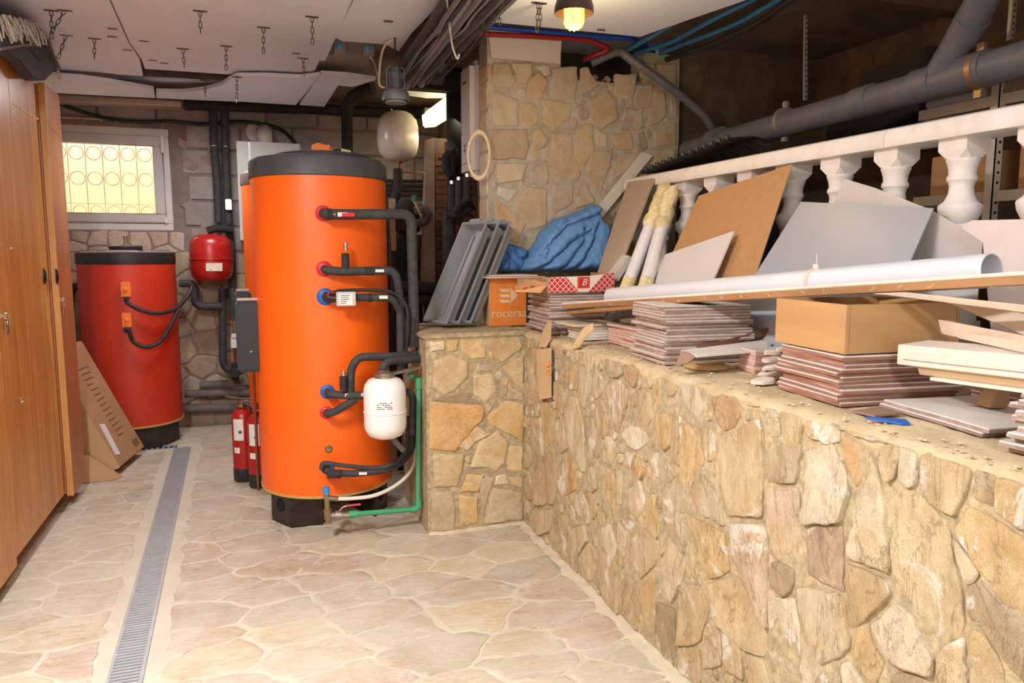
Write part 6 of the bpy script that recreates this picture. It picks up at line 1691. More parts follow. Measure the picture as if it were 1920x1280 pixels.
# --- orange box with printed face
ob_m = mat('orange_printed_cardboard', (222, 126, 48), 0.75, var=0.07, scale=5, dirt=(196, 110, 50), dirt_amt=0.3, bmp=0.1, stretch=(8, 1, 1))
tan_p = mat('tan_print', (214, 186, 148), 0.8, var=0.04)
x0, x1, yb_, z1 = 1.20, 1.408, 3.755, 1.262
ob = thing('tile_box', 'orange cardboard box with a pale arrow logo standing beside the trays', 'box', ((x0 + x1) / 2, 3.86, L))
obj('carton', B((x0, yb_, L + 0.001), (x1, 3.955, z1)), mat('tan_carton', (188, 160, 124), 0.85, var=0.06), ob, bev=0.004)
fc = obj('front_face', B((x0 + 0.003, yb_ - 0.0012, L + 0.004), (x1 - 0.001, yb_ - 0.0002, z1 - 0.003)), ob_m, ob, smooth=False)
U = lambda s, r: Vector((x0 + (x1 - x0) * s, yb_ - 0.0017, L + (z1 - L) * r))
mb = MB()
for k in range(3):
    r0 = 0.745 - k * 0.112
    mb.slab([U(0.24, r0 + 0.035), U(0.52, r0 + 0.035), U(0.58, r0 - 0.03), U(0.33, r0 - 0.03)], (0, 0.0004, 0))
mb.slab([U(0.52, 0.84), U(0.76, 0.635), U(0.52, 0.43), U(0.57, 0.53), U(0.57, 0.75)], (0, 0.0004, 0))
obj('arrow_logo', mb, tan_p, fc, smooth=False)


def text(body, size, loc, rot, m_, parent, name='lettering', shear=0.0, ext=0.0004):
    cu = bpy.data.curves.new(name, 'FONT'); cu.body = body; cu.size = size; cu.extrude = ext; cu.shear = shear
    cu.align_x = 'CENTER'; cu.align_y = 'CENTER'
    cu.materials.append(m_)
    o = bpy.data.objects.new(name, cu); COL.objects.link(o); bpy.context.view_layer.update()
    me = bpy.data.meshes.new_from_object(o.evaluated_get(bpy.context.evaluated_depsgraph_get()))
    bpy.data.objects.remove(o)
    o = bpy.data.objects.new(name, me); COL.objects.link(o)
    o.rotation_euler = rot; o.parent = parent; o.location = Vector(loc) - wloc(parent)
    o['kind'] = 'stuff'
    return o


text('rocersa', 0.066, U(0.53, 0.27), (pi / 2, 0, 0), tan_p, fc)
text('CERAMICA', 0.020, U(0.60, 0.15), (pi / 2, 0, 0), mat('faded_tan_print', (220, 146, 84), 0.8), fc)
for k, (a, b_, z_, lb) in enumerate(((1.17, 1.50, 0, 'lower thin pale board lying across the orange box'), (1.19, 1.46, 1, 'upper thin pale board lying across the orange box'))):
    tag(obj('thin_board', B((a, 3.70 + 0.02 * z_, z1 + 0.001 + 0.009 * z_), (b_, 3.94, z1 + 0.008 + 0.009 * z_)), mat('pale_thin_board', (214, 194, 172), 0.8, var=0.08), bev=0.001), lb, 'board')

# --- tile stack under the red box, the red box
zA = on_y(1030, 549, 3.29).z
nA = 15
tile_stack(1.352, 3.295, 0.285, 0.33, -3, nA, (zA - L) / nA, L, terra_d, 'stack under the red and white box', 'tiles under the red box', 0.008, 2.0, seed=2)
rb = thing('tile_box', 'open red and white cardboard box with a diamond lattice on the tile stack', 'box', (1.5, 3.4, zA))
bx0, bx1, by0, bz0 = on_y(1029, 548, 3.275).x, on_y(1151, 546, 3.275).x, 3.275, zA + 0.002
hL = on_y(1029, 520, 3.275).z - bz0; hR = on_y(1151, 511, 3.275).z - bz0; hM = on_y(1105, 517, 3.275).z - bz0
white_card = mat('white_printed_card', (226, 214, 198), 0.7, var=0.05)
red_print = mat('red_print', (196, 36, 46), 0.6, var=0.06)
FP = [(bx0, by0, bz0), (bx1, by0, bz0), (bx1, by0, bz0 + hR), (bx0 + (bx1 - bx0) * 0.88, by0, bz0 + hR * 0.95), (bx0 + (bx1 - bx0) * 0.62, by0, bz0 + hM), (bx0, by0, bz0 + hL)]
front = obj('front_wall', MB().slab(FP, (0, 0.004, 0)), white_card, rb, smooth=False)
obj('box_tray', MB().box((bx0, by0 + 0.004, bz0), (bx1, by0 + 0.26, bz0 + 0.004)).box((bx0, by0 + 0.004, bz0 + 0.004), (bx0 + 0.004, by0 + 0.26, bz0 + hL * 0.8)).box((bx1 - 0.004, by0 + 0.004, bz0 + 0.004), (bx1, by0 + 0.26, bz0 + hR * 0.95)).box((bx0 + 0.004, by0 + 0.256, bz0 + 0.004), (bx1 - 0.004, by0 + 0.26, bz0 + hL * 0.9)), card, rb, smooth=False)
W_ = bx1 - bx0
poly_l = [(0, 0), (0.46, 0), (0.27, hL / W_ * 0.98), (0, hL / W_)]
poly_r = [(0.60, 0), (1, 0), (1, hR / W_), (0.84, hR / W_ * 0.93)]
fr2 = lambda p, d: Vector((bx0 + p[0] * W_, by0 - d, bz0 + p[1] * W_))
for pl_g in (poly_l, poly_r):
    obj('red_field', MB().slab([fr2(p, 0.0002) for p in pl_g], (0, -0.0005, 0)), red_print, front, smooth=False)
    mb = MB()
    for sgn in (1, -1):
        for k in range(-12, 26):
            d = k * 0.075
            nx_, ny_ = sgn * 0.7071, 0.7071
            st_ = clip(clip(pl_g, (nx_, ny_), d * 0.8 + 0.0045), (-nx_, -ny_), -(d * 0.8 - 0.0045))
            if len(st_) > 2:
                mb.slab([fr2(p, 0.0008) for p in st_], (0, -0.0004, 0))
    lt_ = obj('white_lattice', mb, white_card, front, smooth=False); lt_['kind'] = 'stuff'
sq = obj('red_square', MB().slab([fr2((a, b_), 0.0002) for a, b_ in ((0.43, 0.05), (0.62, 0.055), (0.62, 0.215), (0.43, 0.215))], (0, -0.0005, 0)), red_print, front, smooth=False)
obj('gold_frame', MB().tube([fr2(p, 0.0012) for p in ((0.445, 0.06), (0.605, 0.064), (0.605, 0.205), (0.445, 0.205))], 0.0008, 4, closed=True), mat('gold_print', (222, 170, 110), 0.5), sq)
text('B', 0.046, fr2((0.53, 0.133), 0.0016), (pi / 2, 0, 0), white_card, sq, shear=0.35)
flap = obj('torn_flap', MB().slab([(bx0 + 0.002, by0 + 0.02, bz0 + 0.035), (bx0 + 0.002, by0 + 0.2, bz0 + 0.05), (bx0 - 0.10, by0 + 0.19, bz0 + 0.02), (bx0 - 0.14, by0 + 0.08, bz0 + 0.004), (bx0 - 0.04, by0 + 0.0, bz0 + 0.0)], (0, 0.002, 0.006)), mat('torn_orange_card', (214, 160, 112), 0.8, var=0.15), rb, smooth=False)
mb = MB()
for a in (-0.105, -0.07, -0.03):
    obj('red_stripe', MB().slab([(bx0 + a, by0 + 0.045 + a * -0.35, bz0 + 0.0125 + 0.16 * (a + .1)), (bx0 + a + 0.014, by0 + 0.035 + a * -0.3, bz0 + 0.0125 + 0.16 * (a + .1)), (bx0 + a + 0.03, by0 + 0.075, bz0 + 0.0205 + 0.16 * (a + .1)), (bx0 + a + 0.016, by0 + 0.085, bz0 + 0.0205 + 0.16 * (a + .1))], (0, 0, 0.004)), red_print if a != -0.07 else mat('black_print', (40, 36, 36), 0.6), flap, smooth=False)
mb = MB(); rng = random.Random(2)
for k in range(40):
    a = Vector((rng.uniform(bx0 + 0.02, bx1 - 0.06), by0 + rng.uniform(0.02, 0.2), bz0 + rng.uniform(0.03, 0.062)))
    mb.add(*(lambda m_: (m_.v, m_.f))(MB().box((-0.025, -0.012, -0.004), (0.025, 0.012, 0.004), Matrix.Translation(a) @ Matrix.Rotation(rng.uniform(0, 3), 4, 'Z') @ Matrix.Rotation(rng.uniform(-.4, .4), 4, 'X'))))
rub = obj('rubble', mb, mat('plaster_rubble', (176, 158, 138), 0.95, var=0.2), rb); rub['kind'] = 'stuff'
wbk = tag(obj('timber_offcut', MB().slab([on_y(1143, 522, 3.36), on_y(1178, 478, 3.36), on_y(1189, 484, 3.36), on_y(1160, 528, 3.36)], (0, 0.07, 0)), mat('grey_white_timber', (206, 196, 184), 0.7, var=0.08), bev=0.003), 'short whitish timber offcut leaning on the right end of the red box', 'timber')
tag(obj('timber_offcut', MB().box((bx0 - 0.02, 3.56, bz0 + 0.002), (bx0 + 0.06, 3.66, bz0 + 0.055)), mat('stacked_card_edges', (190, 156, 116), 0.85, var=0.15, scale=40, stretch=(1, 1, 6)), bev=0.002), 'small tan block between the orange box and the red box', 'block')

# --- other tile stacks
tile_stack(1.405, 3.03, 0.15, 0.16, 0, 5, 0.0125, L, cream_t, 'small cream stack in front of the red box', 'small cream tiles', 0.003, 1.0, seed=3)
tag(obj('cream_tile', B((1.355, 3.02, L + 0.0635), (1.585, 3.235, L + 0.073)), mat('cream_tile_face', (212, 196, 174), 0.6, var=0.06), bev=0.001), 'large cream tile covering the small cream stack', 'tile')
tile_stack(1.482, 2.63, 0.31, 0.32, -2, 8, 0.0105, L, pink_t, 'pink stack left of the tall tile stack', 'pink tiles', 0.012, 2.5, seed=4)
for k in range(4):
    r = random.Random(40 + k)
    tag(obj('tile_shard', stone([(0.1 * cos(a) * r.uniform(.6, 1), 0.06 * sin(a) * r.uniform(.6, 1)) for a in (0.3, 1.3, 2.4, 3.6, 4.9)], lambda u, v, h: (1.60 + u, 2.62 + 0.09 * k + v, L + 0.097 + 0.0 * k + h), 0.006, 0.001, 0.03, r, 0.03, 0.004, back=-0.004, rim=0.002), (pink_t, cream_t)[k % 2], smooth=False), ('nearest', 'second', 'third', 'farthest')[k] + ' broken tile piece lying on the pink stack, counted from the camera', 'tile', 'broken pieces on the pink stack')
zB = on_y(1243, 574, 2.262).z
nB = 20
tile_stack(1.365, 2.262, 0.34, 0.27, -5, nB, (zB - L) / nB, L, terra_d, 'tall stack left of the wooden box', 'tiles of the tall stack', 0.009, 1.6, seed=5)
tile_stack(1.545, 2.005, 0.13, 0.10, -8, 7, 0.0108, L, pink_t, 'small stack just left of the wooden box', 'tiles left of the wooden box', 0.004, 2, seed=6)
Pc = on_y(1583, 664, 1.50)
zE = Pc.z - 0.004
nE = 12
tile_stack(1.425, 1.50, 0.36, 0.275, -6, nE, (zE - L) / nE, L, terra, 'stack carrying the wooden box', 'tiles under the wooden box', 0.010, 2.2, seed=7)
tile_stack(1.475, 1.135, 0.32, 0.33, -7, 2, 0.0105, L, terra_d, 'pair of large dusty tiles at the wall edge', 'large flat tiles', 0.006, 2.0, seed=8)
tile_stack(1.80, 1.12, 0.22, 0.33, 0, 7, 0.0105, L, terra, 'dark stack in shadow under the white cornice', 'tiles in shadow under the cornice', 0.008, 2, seed=9)
tile_stack(1.44, 0.78, 0.30, 0.265, 4, 11, 0.0108, L, terra_d, 'stack at the right edge of the picture', 'tiles at the right edge', 0.014, 3.5, seed=10)
tag(obj('cornice_offcut', MB().slab([(0, 0, 0), (0.045, 0, 0), (0.045, 0, 0.012), (0.05, 0, 0.012), (0.05, 0, 0.075), (0.042, 0, 0.075), (0.03, 0, 0.055), (0.012, 0, 0.03)], (0, 0.05, 0)), mat('tan_moulding', (186, 156, 118), 0.7, var=0.06), bev=0.0015), 'small tan moulding offcut standing on the large flat tile', 'moulding')
o = bpy.data.objects['cornice_offcut']; o.location = (1.69, 1.29, L + 0.0235); o.rotation_euler = (0, 0, math.radians(-15))
# tilted pieces between the tall stack and the wooden box
tag(obj('tilted_tile', MB().panel([on_y(1276, 656, 2.17), on_y(1306, 665, 2.04), on_y(1440, 654, 2.04), on_y(1440, 636, 2.17)], 0.009, (1.5, 2.1, 0)), glaze, bev=0.001), 'pale tile lying tilted in front of the tall tile stack', 'tile')
tag(obj('tilted_tile', MB().slab([on_y(1265, 687, 2.10), on_y(1277, 658, 2.12), on_y(1304, 667, 2.05), on_y(1290, 680, 2.06)], (0.008, 0, 0)), mat('brown_grey_card', (140, 112, 92), 0.8, var=0.1)), 'brown-grey piece propping the tilted pale tile', 'tile')
tag(obj('brown_slat', MB().slab([on_y(1310, 651, 2.225), on_y(1455, 612, 2.225), on_y(1455, 624, 2.225), on_y(1330, 655, 2.225)], (0, 0.02, 0)), mat('brown_slat_wood', (120, 84, 62), 0.8, var=0.15)), 'thin brown slat slanting up in front of the tall tile stack', 'slat')
tag(obj('clay_disc', MB().lathe([(0.075, 0), (0.08, 0.006), (0.07, 0.011), (0.001, 0.012)], on_z(1325, 689, L), 20, cap=False), mat('sand_disc', (196, 160, 104), 0.95, var=0.15, bmp=0.5)), 'flat sandy clay piece on the wall edge below the tilted tile', 'piece')
rng = random.Random(21)
for k, (u, v, zz_) in enumerate(((1448, 650, 0.082), (1456, 662, 0.066), (1447, 676, 0.05), (1455, 690, 0.034), (1445, 700, 0.018), (1432, 716, 0.003), (1462, 706, 0.003))):
    c = on_y(u, v, 1.86)
    c.z = max(L + 0.004, L + zz_)
    c = Vector((on_z(u, v, c.z).x, on_z(u, v, c.z).y, c.z))
    if c.y > 2.0:
        c.y = 1.95
    poly = [(0.055 * cos(a) * rng.uniform(.6, 1.1), 0.03 * sin(a) * rng.uniform(.6, 1.1)) for a in (0.2, 1.1, 2.2, 3.3, 4.2, 5.3)]
    tag(obj('plaster_shard', stone(poly, lambda u_, v_, h: (c.x + u_, c.y + v_, c.z + h), 0.010, 0.003, 0.12, rng, 0.02, 0.004, back=-0.003, rim=0.004), mat('white_plaster_shard', (218, 200, 182), 0.9, var=0.1, bmp=0.4)), ORD[k].replace('from top', 'one from the top') + ' of the broken white plaster shards beside the wooden box stack', 'shard', 'plaster shards')

# --- wooden box
ply = wood('honey_plywood', (174, 132, 86), (200, 158, 108), 0.45, 0, 9, (176, 130, 82), 0.08)
ply2 = wood('honey_plywood_side', (178, 136, 90), (204, 162, 112), 0.45, 1, 9, (182, 136, 86), 0.08)
hB = on_y(1583, 571, 1.50).z - Pc.z
LB_ = on_x(1452, 640, Pc.x + 0.02).y - 1.50
WBX = on_y(1782, 640, 1.50).x - Pc.x
bxw = thing('wooden_box', 'open honey-coloured wooden box sitting on a tile stack on the ledge', 'box', (Pc.x + WBX / 2, 1.5 + LB_ / 2, Pc.z))
G = Matrix.Translation((Pc.x, 1.50, zE + 0.003)) @ Matrix.Rotation(math.radians(-4), 4, 'Z')
obj('end_panel', MB().box((0, 0, 0), (0.012, LB_, hB), G), ply2, bxw, bev=0.001)
obj('end_panel', MB().box((WBX - 0.012, 0, 0), (WBX, LB_, hB), G), ply2, bxw, bev=0.001)
obj('long_panel', MB().box((0.0125, 0, 0), (WBX - 0.0125, 0.012, hB), G), ply, bxw, bev=0.001)
obj('long_panel', MB().box((0.0125, LB_ - 0.012, 0), (WBX - 0.0125, LB_, hB), G), ply, bxw, bev=0.001)
obj('bottom_panel', MB().box((0.0125, 0.0125, 0.004), (WBX - 0.0125, LB_ - 0.0125, 0.012), G), ply, bxw, smooth=False)

# --- long trim board, its companion, the white plastic pipe
lb_a, lb_b = on_x(1055, 579, 1.40), on_x(1925, 533, 1.60)
dv = (lb_b - lb_a).normalized(); sd = Vector((dv.y, -dv.x, 0)).normalized() * 0.12
if sd.x < 0:
    sd = -sd
lb = thing('long_board', 'long brown trim board with a white face lying across the tile stacks', 'board', (lb_a + lb_b) / 2)
lb_b2 = lb_b + dv * 0.25
obj('core', MB().slab([lb_a, lb_a + sd, lb_b2 + sd, lb_b2], (0, 0, 0.020)), wood('brown_trim_edge', (148, 104, 64), (178, 134, 90), 0.6, 1, 16, (136, 88, 50)), lb, bev=0.001)
obj('white_face', MB().slab([lb_a + dv * -0.01 + Vector((0, 0, .0205)), lb_a + sd + Vector((0, 0, .0205)), lb_b2 + sd + Vector((0, 0, .0205)), lb_b2 + Vector((0, 0, .0205))], (0, 0, 0.009)), mat('chipped_white_paint', (232, 220, 204), 0.6, var=0.05, scale=12, dirt=(206, 180, 146), dirt_amt=0.4), lb, bev=0.002)
nail = mat('pale_glue_scar', (214, 190, 156), 0.7, var=0.1)
mb = MB(); rng = random.Random(9)
for k in range(14):
    s = 0.2 + 0.76 * k / 14 + rng.uniform(-.02, .02)
    c = lb_a.lerp(lb_b, s) - sd.normalized() * 0.0008 + Vector((0, 0, 0.010))
    pts = [c + dv * rng.uniform(-.012, .012) + Vector((0, 0, rng.uniform(-.006, .007))) for _ in range(5)]
    mb.tube(curve_pts(pts, 3), 0.0007, 4)
gs = obj('glue_scars', mb, nail, lb); gs['kind'] = 'stuff'
sa, sb_ = on_x(1062, 589, 1.385), on_x(1215, 577, 1.41)
sh2 = tag(obj('short_board', MB().slab([sa, sa + sd * 0.6, sb_ + sd * 0.6, sb_], (0, 0, 0.014)), wood('brown_trim_edge', (), ()), bev=0.002), 'shorter brown board with a pale end just under the left end of the long board', 'board')
pv_a, pv_b = on_x(1147, 557, 1.64), on_x(1860, 507, 1.79)
pvw = mat('white_plastic_pipe', (226, 226, 232), 0.3, var=0.03)
pw = thing('plastic_pipe', 'white plastic pipe with an open end lying along the ledge on the long board', 'pipe', (pv_a + pv_b) / 2)
Rp = 0.0445
mb = MB().tube([pv_a, pv_b], Rp, 40, hole=1)
mb2 = MB().tube([pv_a, pv_b], Rp - 0.003, 40, hole=1)
o_ = len(mb.v); nn = 40
mb.v += mb2.v; mb.f += [tuple(i + o_ for i in f[::-1]) for f in mb2.f]
for e in (0, nn):
    for k in range(nn):
        k2 = (k + 1) % nn
        f_ = (e + k, e + k2, o_ + e + k2, o_ + e + k)
        mb.f.append(f_[::-1] if e == 0 else f_)
obj('tube', mb, pvw, pw)
pd = (pv_b - pv_a).normalized()
c = pv_a.lerp(pv_b, 0.585)
cc = on_x(1517, 508, 1.715)
s_ = (cc - pv_a).dot(pd); c = pv_a + pd * s_
mb = MB().tube([c - pd * 0.008, c + pd * 0.008], Rp + 0.003, 40)
mb.tube([c + Vector((0, 0, Rp)), c + Vector((0, 0, Rp + 0.016))], 0.012, 10).tube([c + Vector((0, 0, Rp + 0.01)), c + Vector((0, 0, Rp + 0.05))], 0.0018, 6)
obj('pipe_clip', mb, mat('cream_clip', (228, 212, 196), 0.5), pw)
tag(obj('white_spacer', T([pv_a.lerp(pv_b, .62) + Vector((-0.062, 0, -0.020)), pv_a.lerp(pv_b, .70) + Vector((-0.062, 0, -0.02))], 0.006, 8), mat('cream_stick', (226, 200, 176), 0.6)), 'short cream stick lying on the board beside the white pipe', 'stick')

# --- panels leaning on the balustrade
hb = lean(on_x(1310, 367, 2.028), on_x(1485, 307, 2.028), on_x(1415, 520, 1.87), on_x(1228, 540, 1.87), L + 0.002)
tag(obj('hardboard_panel', MB().panel(hb, 0.004, (5, 2, 1)), mat('brown_hardboard', (188, 144, 96), 0.7, var=0.07, scale=30, bmp=0.1)), 'large brown hardboard panel leaning on the white balustrade', 'panel')
wbp = lean(on_x(1247, 477, 1.90), on_x(1375, 433, 1.90), on_x(1336, 525, 1.82), on_x(1213, 540, 1.82), L + 0.002)
wbp = [wbp[0] + Vector((0, 0.025, -0.014)), wbp[0], wbp[1], wbp[2], wbp[3]][1:]
tag(obj('laminate_sheet', MB().panel(wbp, 0.008, (5, 2, 1)), mat('white_laminate', (218, 212, 210), 0.5, var=0.03)), 'small white panel leaning in front of the brown hardboard', 'panel')
gsx = lean(on_x(1502, 378, 1.995), on_x(1750, 390, 1.995), on_x(1706, 490, 1.915), on_x(1440, 513, 1.915), L + 0.002)
tag(obj('grey_sheet', MB().panel(gsx, 0.004, (5, 2, 1)), mat('grey_translucent_sheet', (172, 173, 180), 0.35, var=0.03, alpha=0.93)), 'grey translucent plastic sheet leaning behind the white pipe', 'sheet')
flm = mat('milky_film', (222, 214, 208), 0.4, var=0.04, alpha=0.85)
fp = [(1583, 335), (1640, 352), (1745, 393), (1800, 425), (1842, 455), (1835, 500), (1700, 505), (1600, 480), (1555, 400)]
FPX = [on_x(u, v, 2.025) for u, v in fp]
for i in (5, 6, 7):
    FPX[i] = Vector((2.025, FPX[i].y, L + 0.003))
tag(obj('plastic_film', MB().panel(FPX, 0.002, (5, 2, 1)), flm, smooth=False), 'milky plastic film draped on the balusters behind the grey sheet', 'film')
ps = [on_x(1806, 418, 1.97), on_x(1816, 417, 1.97), on_x(1819, 413, 1.97), on_x(1960, 410, 1.97), on_x(1960, 600, 1.93), on_x(1880, 580, 1.93), on_x(1842, 455, 1.965), on_x(1803, 428, 1.97)]
ps[4].z = L + 0.003; ps[5].z = L + 0.003
tag(obj('plaster_slab', MB().slab(ps, (0.03, 0, 0)), mat('pinkish_plaster_slab', (226, 210, 204), 0.7, var=0.06, scale=4, dirt=(204, 184, 176), dirt_amt=0.4), bev=0.002), 'pinkish white plaster slab leaning on the balustrade beyond the pipe mouth', 'slab')
bp = lean(on_x(1177, 341, 2.03), on_x(1226, 334, 2.03), on_x(1169, 481, 1.80), on_x(1117, 512, 1.74), L + 0.002)
tag(obj('beige_panel', MB().panel(bp, 0.010, (5, 3.4, 1)), mat('beige_particle_panel', (182, 160, 138), 0.7, var=0.05, scale=20)), 'narrow beige panel leaning between the white plank and the wrapped rolls', 'panel')
a, b_ = on_y(1203, 285, 3.955), on_y(1225, 291, 3.945)
c, d = on_y(1126, 412, 3.945), on_y(1112, 398, 3.955)
e = lambda p, q: p + (q - p) * ((p.z - (z1 + 0.02)) / (p.z - q.z))
tag(obj('white_plank', MB().panel([a, b_, e(b_, c), e(a, d)], 0.014, (1.6, 9, 1)), mat('white_ribbed_plank', (218, 208, 196), 0.6, var=0.06, stretch=(1, 1, 1)), bev=0.002), 'narrow white ribbed plank leaning on the stone pillar behind the blue towel', 'plank')
foam_y = mat('yellow_foam', (214, 194, 136), 0.9, var=0.25, scale=18, dirt=(240, 232, 214), dirt_amt=0.75, bmp=0.6, bscale=40)
film_w = mat('white_wrap', (222, 218, 220), 0.4, var=0.08, scale=16, bmp=0.3, bscale=30)
for k, (u0, v0, u1, v1, xt, xb, lb_) in enumerate(((1250, 345, 1178, 532, 2.02, 1.76, 'left wrapped roll with a yellow foam head leaning beside the beige panel'), (1262, 352, 1211, 532, 2.02, 1.80, 'right wrapped roll with a frayed foam head leaning on the balustrade'))):
    a, b_ = on_x(u0, v0, xt), on_x(u1, v1, xb)
    t = thing('wrapped_roll', lb_, 'roll', b_)
    dd = (b_ - a).normalized(); Lr = (b_ - a).length
    b2 = a + dd * (Lr + 0.12)
    if b2.z < L + 0.035:
        b2 = a + dd * ((a.z - L - 0.035) / -dd.z)
    obj('roll_body', T([a.lerp(b_, 0.42), b2], 0.033, 16), film_w, t)
    n_ = 10
    pts = [a.lerp(b_, 0.46 * i / n_) + Vector((0.004 * noise.noise((i, k, 1)), 0.006 * noise.noise((i, k, 5)), 0)) for i in range(n_ + 1)]
    hd = MB().tube(pts, [0.037 + 0.006 * noise.noise((i * 1.7, k * 3, 2)) + (-0.012 if i == 0 else 0) for i in range(n_ + 1)], 14)
    hd.v = [p + Vector((noise.noise(p * 30), noise.noise(p * 30 + Vector((3, 1, 2))), noise.noise(p * 22))) * 0.016 for p in hd.v]
    obj('foam_head', hd, foam_y, t)
    obj('foam_foot', T([b_ - dd * 0.03, b_ + dd * 0.05], 0.0345, 16), foam_y, t)
    obj('tape_wrap', T([a.lerp(b_, 0.1) , a.lerp(b_, 0.5)], 0.012, 8), film_w, t)

# --- blue towel heap
towel = mat('blue_terry_cloth', (98, 148, 206), 0.95, var=0.14, scale=14, dirt=(136, 176, 218), dirt_amt=0.4, bmp=0.7, bscale=170)


def tp(u, v, Y):
    return on_y(u, v, Y)


zt_ = z1 + 0.022


def seg_d(p, a, b_):
    ab = b_ - a; t_ = max(0, min(1, (p - a).dot(ab) / max(1e-9, ab.dot(ab))))
    return (p - a - ab * t_).length


def inside(p, poly):
    c_ = False
    for i in range(len(poly)):
        a, b_ = poly[i], poly[i - 1]
        if (a.y > p.y) != (b_.y > p.y) and p.x < (b_.x - a.x) * (p.y - a.y) / (b_.y - a.y) + a.x:
            c_ = not c_
    return c_


def cloth_heap(outline, creases, Yp, t_top, t_bot, bulge, n=84):
    """heaped cloth: thick at the foot, thin at the top, swelling between the creases that divide its folds; solid to the back"""
    to2 = lambda u, v: Vector((on_y(u, v, Yp).x, on_y(u, v, Yp).z))
    poly = [to2(*p) for p in outline]
    cr_ = [[to2(*p) for p in c_] for c_ in creases]
    x0, x1 = min(p.x for p in poly), max(p.x for p in poly); y0, y1 = min(p.y for p in poly), max(p.y for p in poly)
    st = (x1 - x0) / n; ny = int((y1 - y0) / st) + 1
    idx, mb, Z = {}, MB(), []
    for j in range(ny + 1):
        for i in range(n + 1):
            p = Vector((x0 + i * st, y0 + j * st))
            wp = p + Vector((noise.noise((p.x * 14, p.y * 14, 1)), noise.noise((p.x * 14, p.y * 14, 6)))) * 0.007
            if inside(wp, poly):
                idx[i, j] = len(mb.v)
                de = min(seg_d(wp, poly[k - 1], poly[k]) for k in range(len(poly)))
                dc = min(seg_d(wp, c_[k], c_[k + 1]) for c_ in cr_ for k in range(len(c_) - 1))
                f_ = (p.y - y0) / (y1 - y0)
                th = (t_bot + (t_top - t_bot) * f_) * math.sqrt(1 - (1 - min(1, de / 0.055)) ** 2)
                th += bulge * math.sqrt(1 - (1 - min(1, dc / 0.034)) ** 2) * min(1, de / 0.02)
                th += 0.010 * noise.noise((p.x * 26, p.y * 12, 3)) + 0.006 * noise.noise((p.x * 60 + p.y * 40, p.y * 18, 8))
                mb.v.append(Vector((p.x, Yp - max(0.004, th), p.y)))
    nv = len(mb.v)
    mb.v += [Vector((v.x, Yp + 0.004, v.z)) for v in mb.v[:nv]]
    edge = {}
    for j in range(ny):
        for i in range(n):
            q = [idx.get(k) for k in ((i, j), (i + 1, j), (i + 1, j + 1), (i, j + 1))]
            if None not in q:
                mb.f.append(tuple(q)); mb.f.append(tuple(k + nv for k in q[::-1]))
                for a, b_ in zip(q, q[1:] + q[:1]):
                    edge[a, b_] = edge.get((a, b_), 0) + 1
    for (a, b_) in list(edge):
        if (b_, a) not in edge:
            mb.f.append((b_, a, a + nv, b_ + nv))
    return mb


tw = thing('blue_towel', 'big crumpled blue towel heaped on the boards against the stone pillar', 'towel', (1.5, 3.8, zt_))
CRS = [[(1118, 402), (1085, 414), (1045, 428), (1018, 455), (1000, 484)], [(1090, 436), (1060, 448), (1035, 470), (1000, 497), (985, 507)], [(1078, 432), (1072, 456), (1045, 488), (1024, 510)], [(1104, 424), (1092, 452), (1064, 494), (1048, 511)], [(1128, 428), (1119, 468), (1096, 509)], [(1010, 462), (990, 486), (972, 497)], [(1060, 404), (1052, 416), (1030, 428)]]
hp_ = cloth_heap([(966, 509), (970, 494), (985, 478), (1000, 455), (1012, 432), (1035, 412), (1070, 402), (1100, 386), (1117, 385), (1123, 396), (1118, 412), (1131, 425), (1151, 432), (1141, 455), (1119, 509), (1060, 512), (1010, 512)], CRS, 3.945, 0.05, 0.20, 0.055)
zm = min(v.z for v in hp_.v)
hp_.v = [v + Vector((0, 0, zt_ - zm)) for v in hp_.v]
obj('terry_body', hp_, towel, tw, angle=80)
tw2 = thing('blue_towel', 'smaller dark blue towel bunched behind the rear grey tray', 'towel', (1.26, 3.85, zt_))
towel_d = mat('deep_blue_terry', (74, 116, 176), 0.95, var=0.16, scale=14, bmp=0.7, bscale=170)
hp_ = cloth_heap([(924, 512), (926, 480), (932, 458), (950, 454), (972, 462), (988, 470), (982, 482), (975, 512)], [[(936, 462), (948, 486), (944, 510)], [(956, 458), (964, 480), (975, 488)], [(930, 492), (948, 486), (968, 508)]], 3.95, 0.03, 0.10, 0.035, 40)
zm = min(v.z for v in hp_.v)
hp_.v = [v + Vector((0, 0, zt_ - zm)) for v in hp_.v]
obj('terry_body', hp_, towel_d, tw2, angle=80)

# --- white cornice and planks at the right
corn = mat('white_cornice_plaster', (222, 210, 196), 0.7, var=0.06, scale=8, dirt=(200, 182, 160), dirt_amt=0.3)
ca, cb_ = on_y(1682, 662, 1.44), on_y(1960, 690, 1.06)
dc = (cb_ - ca); sdc = Vector((dc.y, -dc.x, 0)).normalized()
if sdc.x < 0:
    sdc = -sdc


def along(prof, a, b_, side):
    """moulding: profile (across, up) carried from a to b"""
    upv = Vector((0, 0, 1))
    return MB().slab([a + side * x + upv * z for x, z in prof], b_ - a)


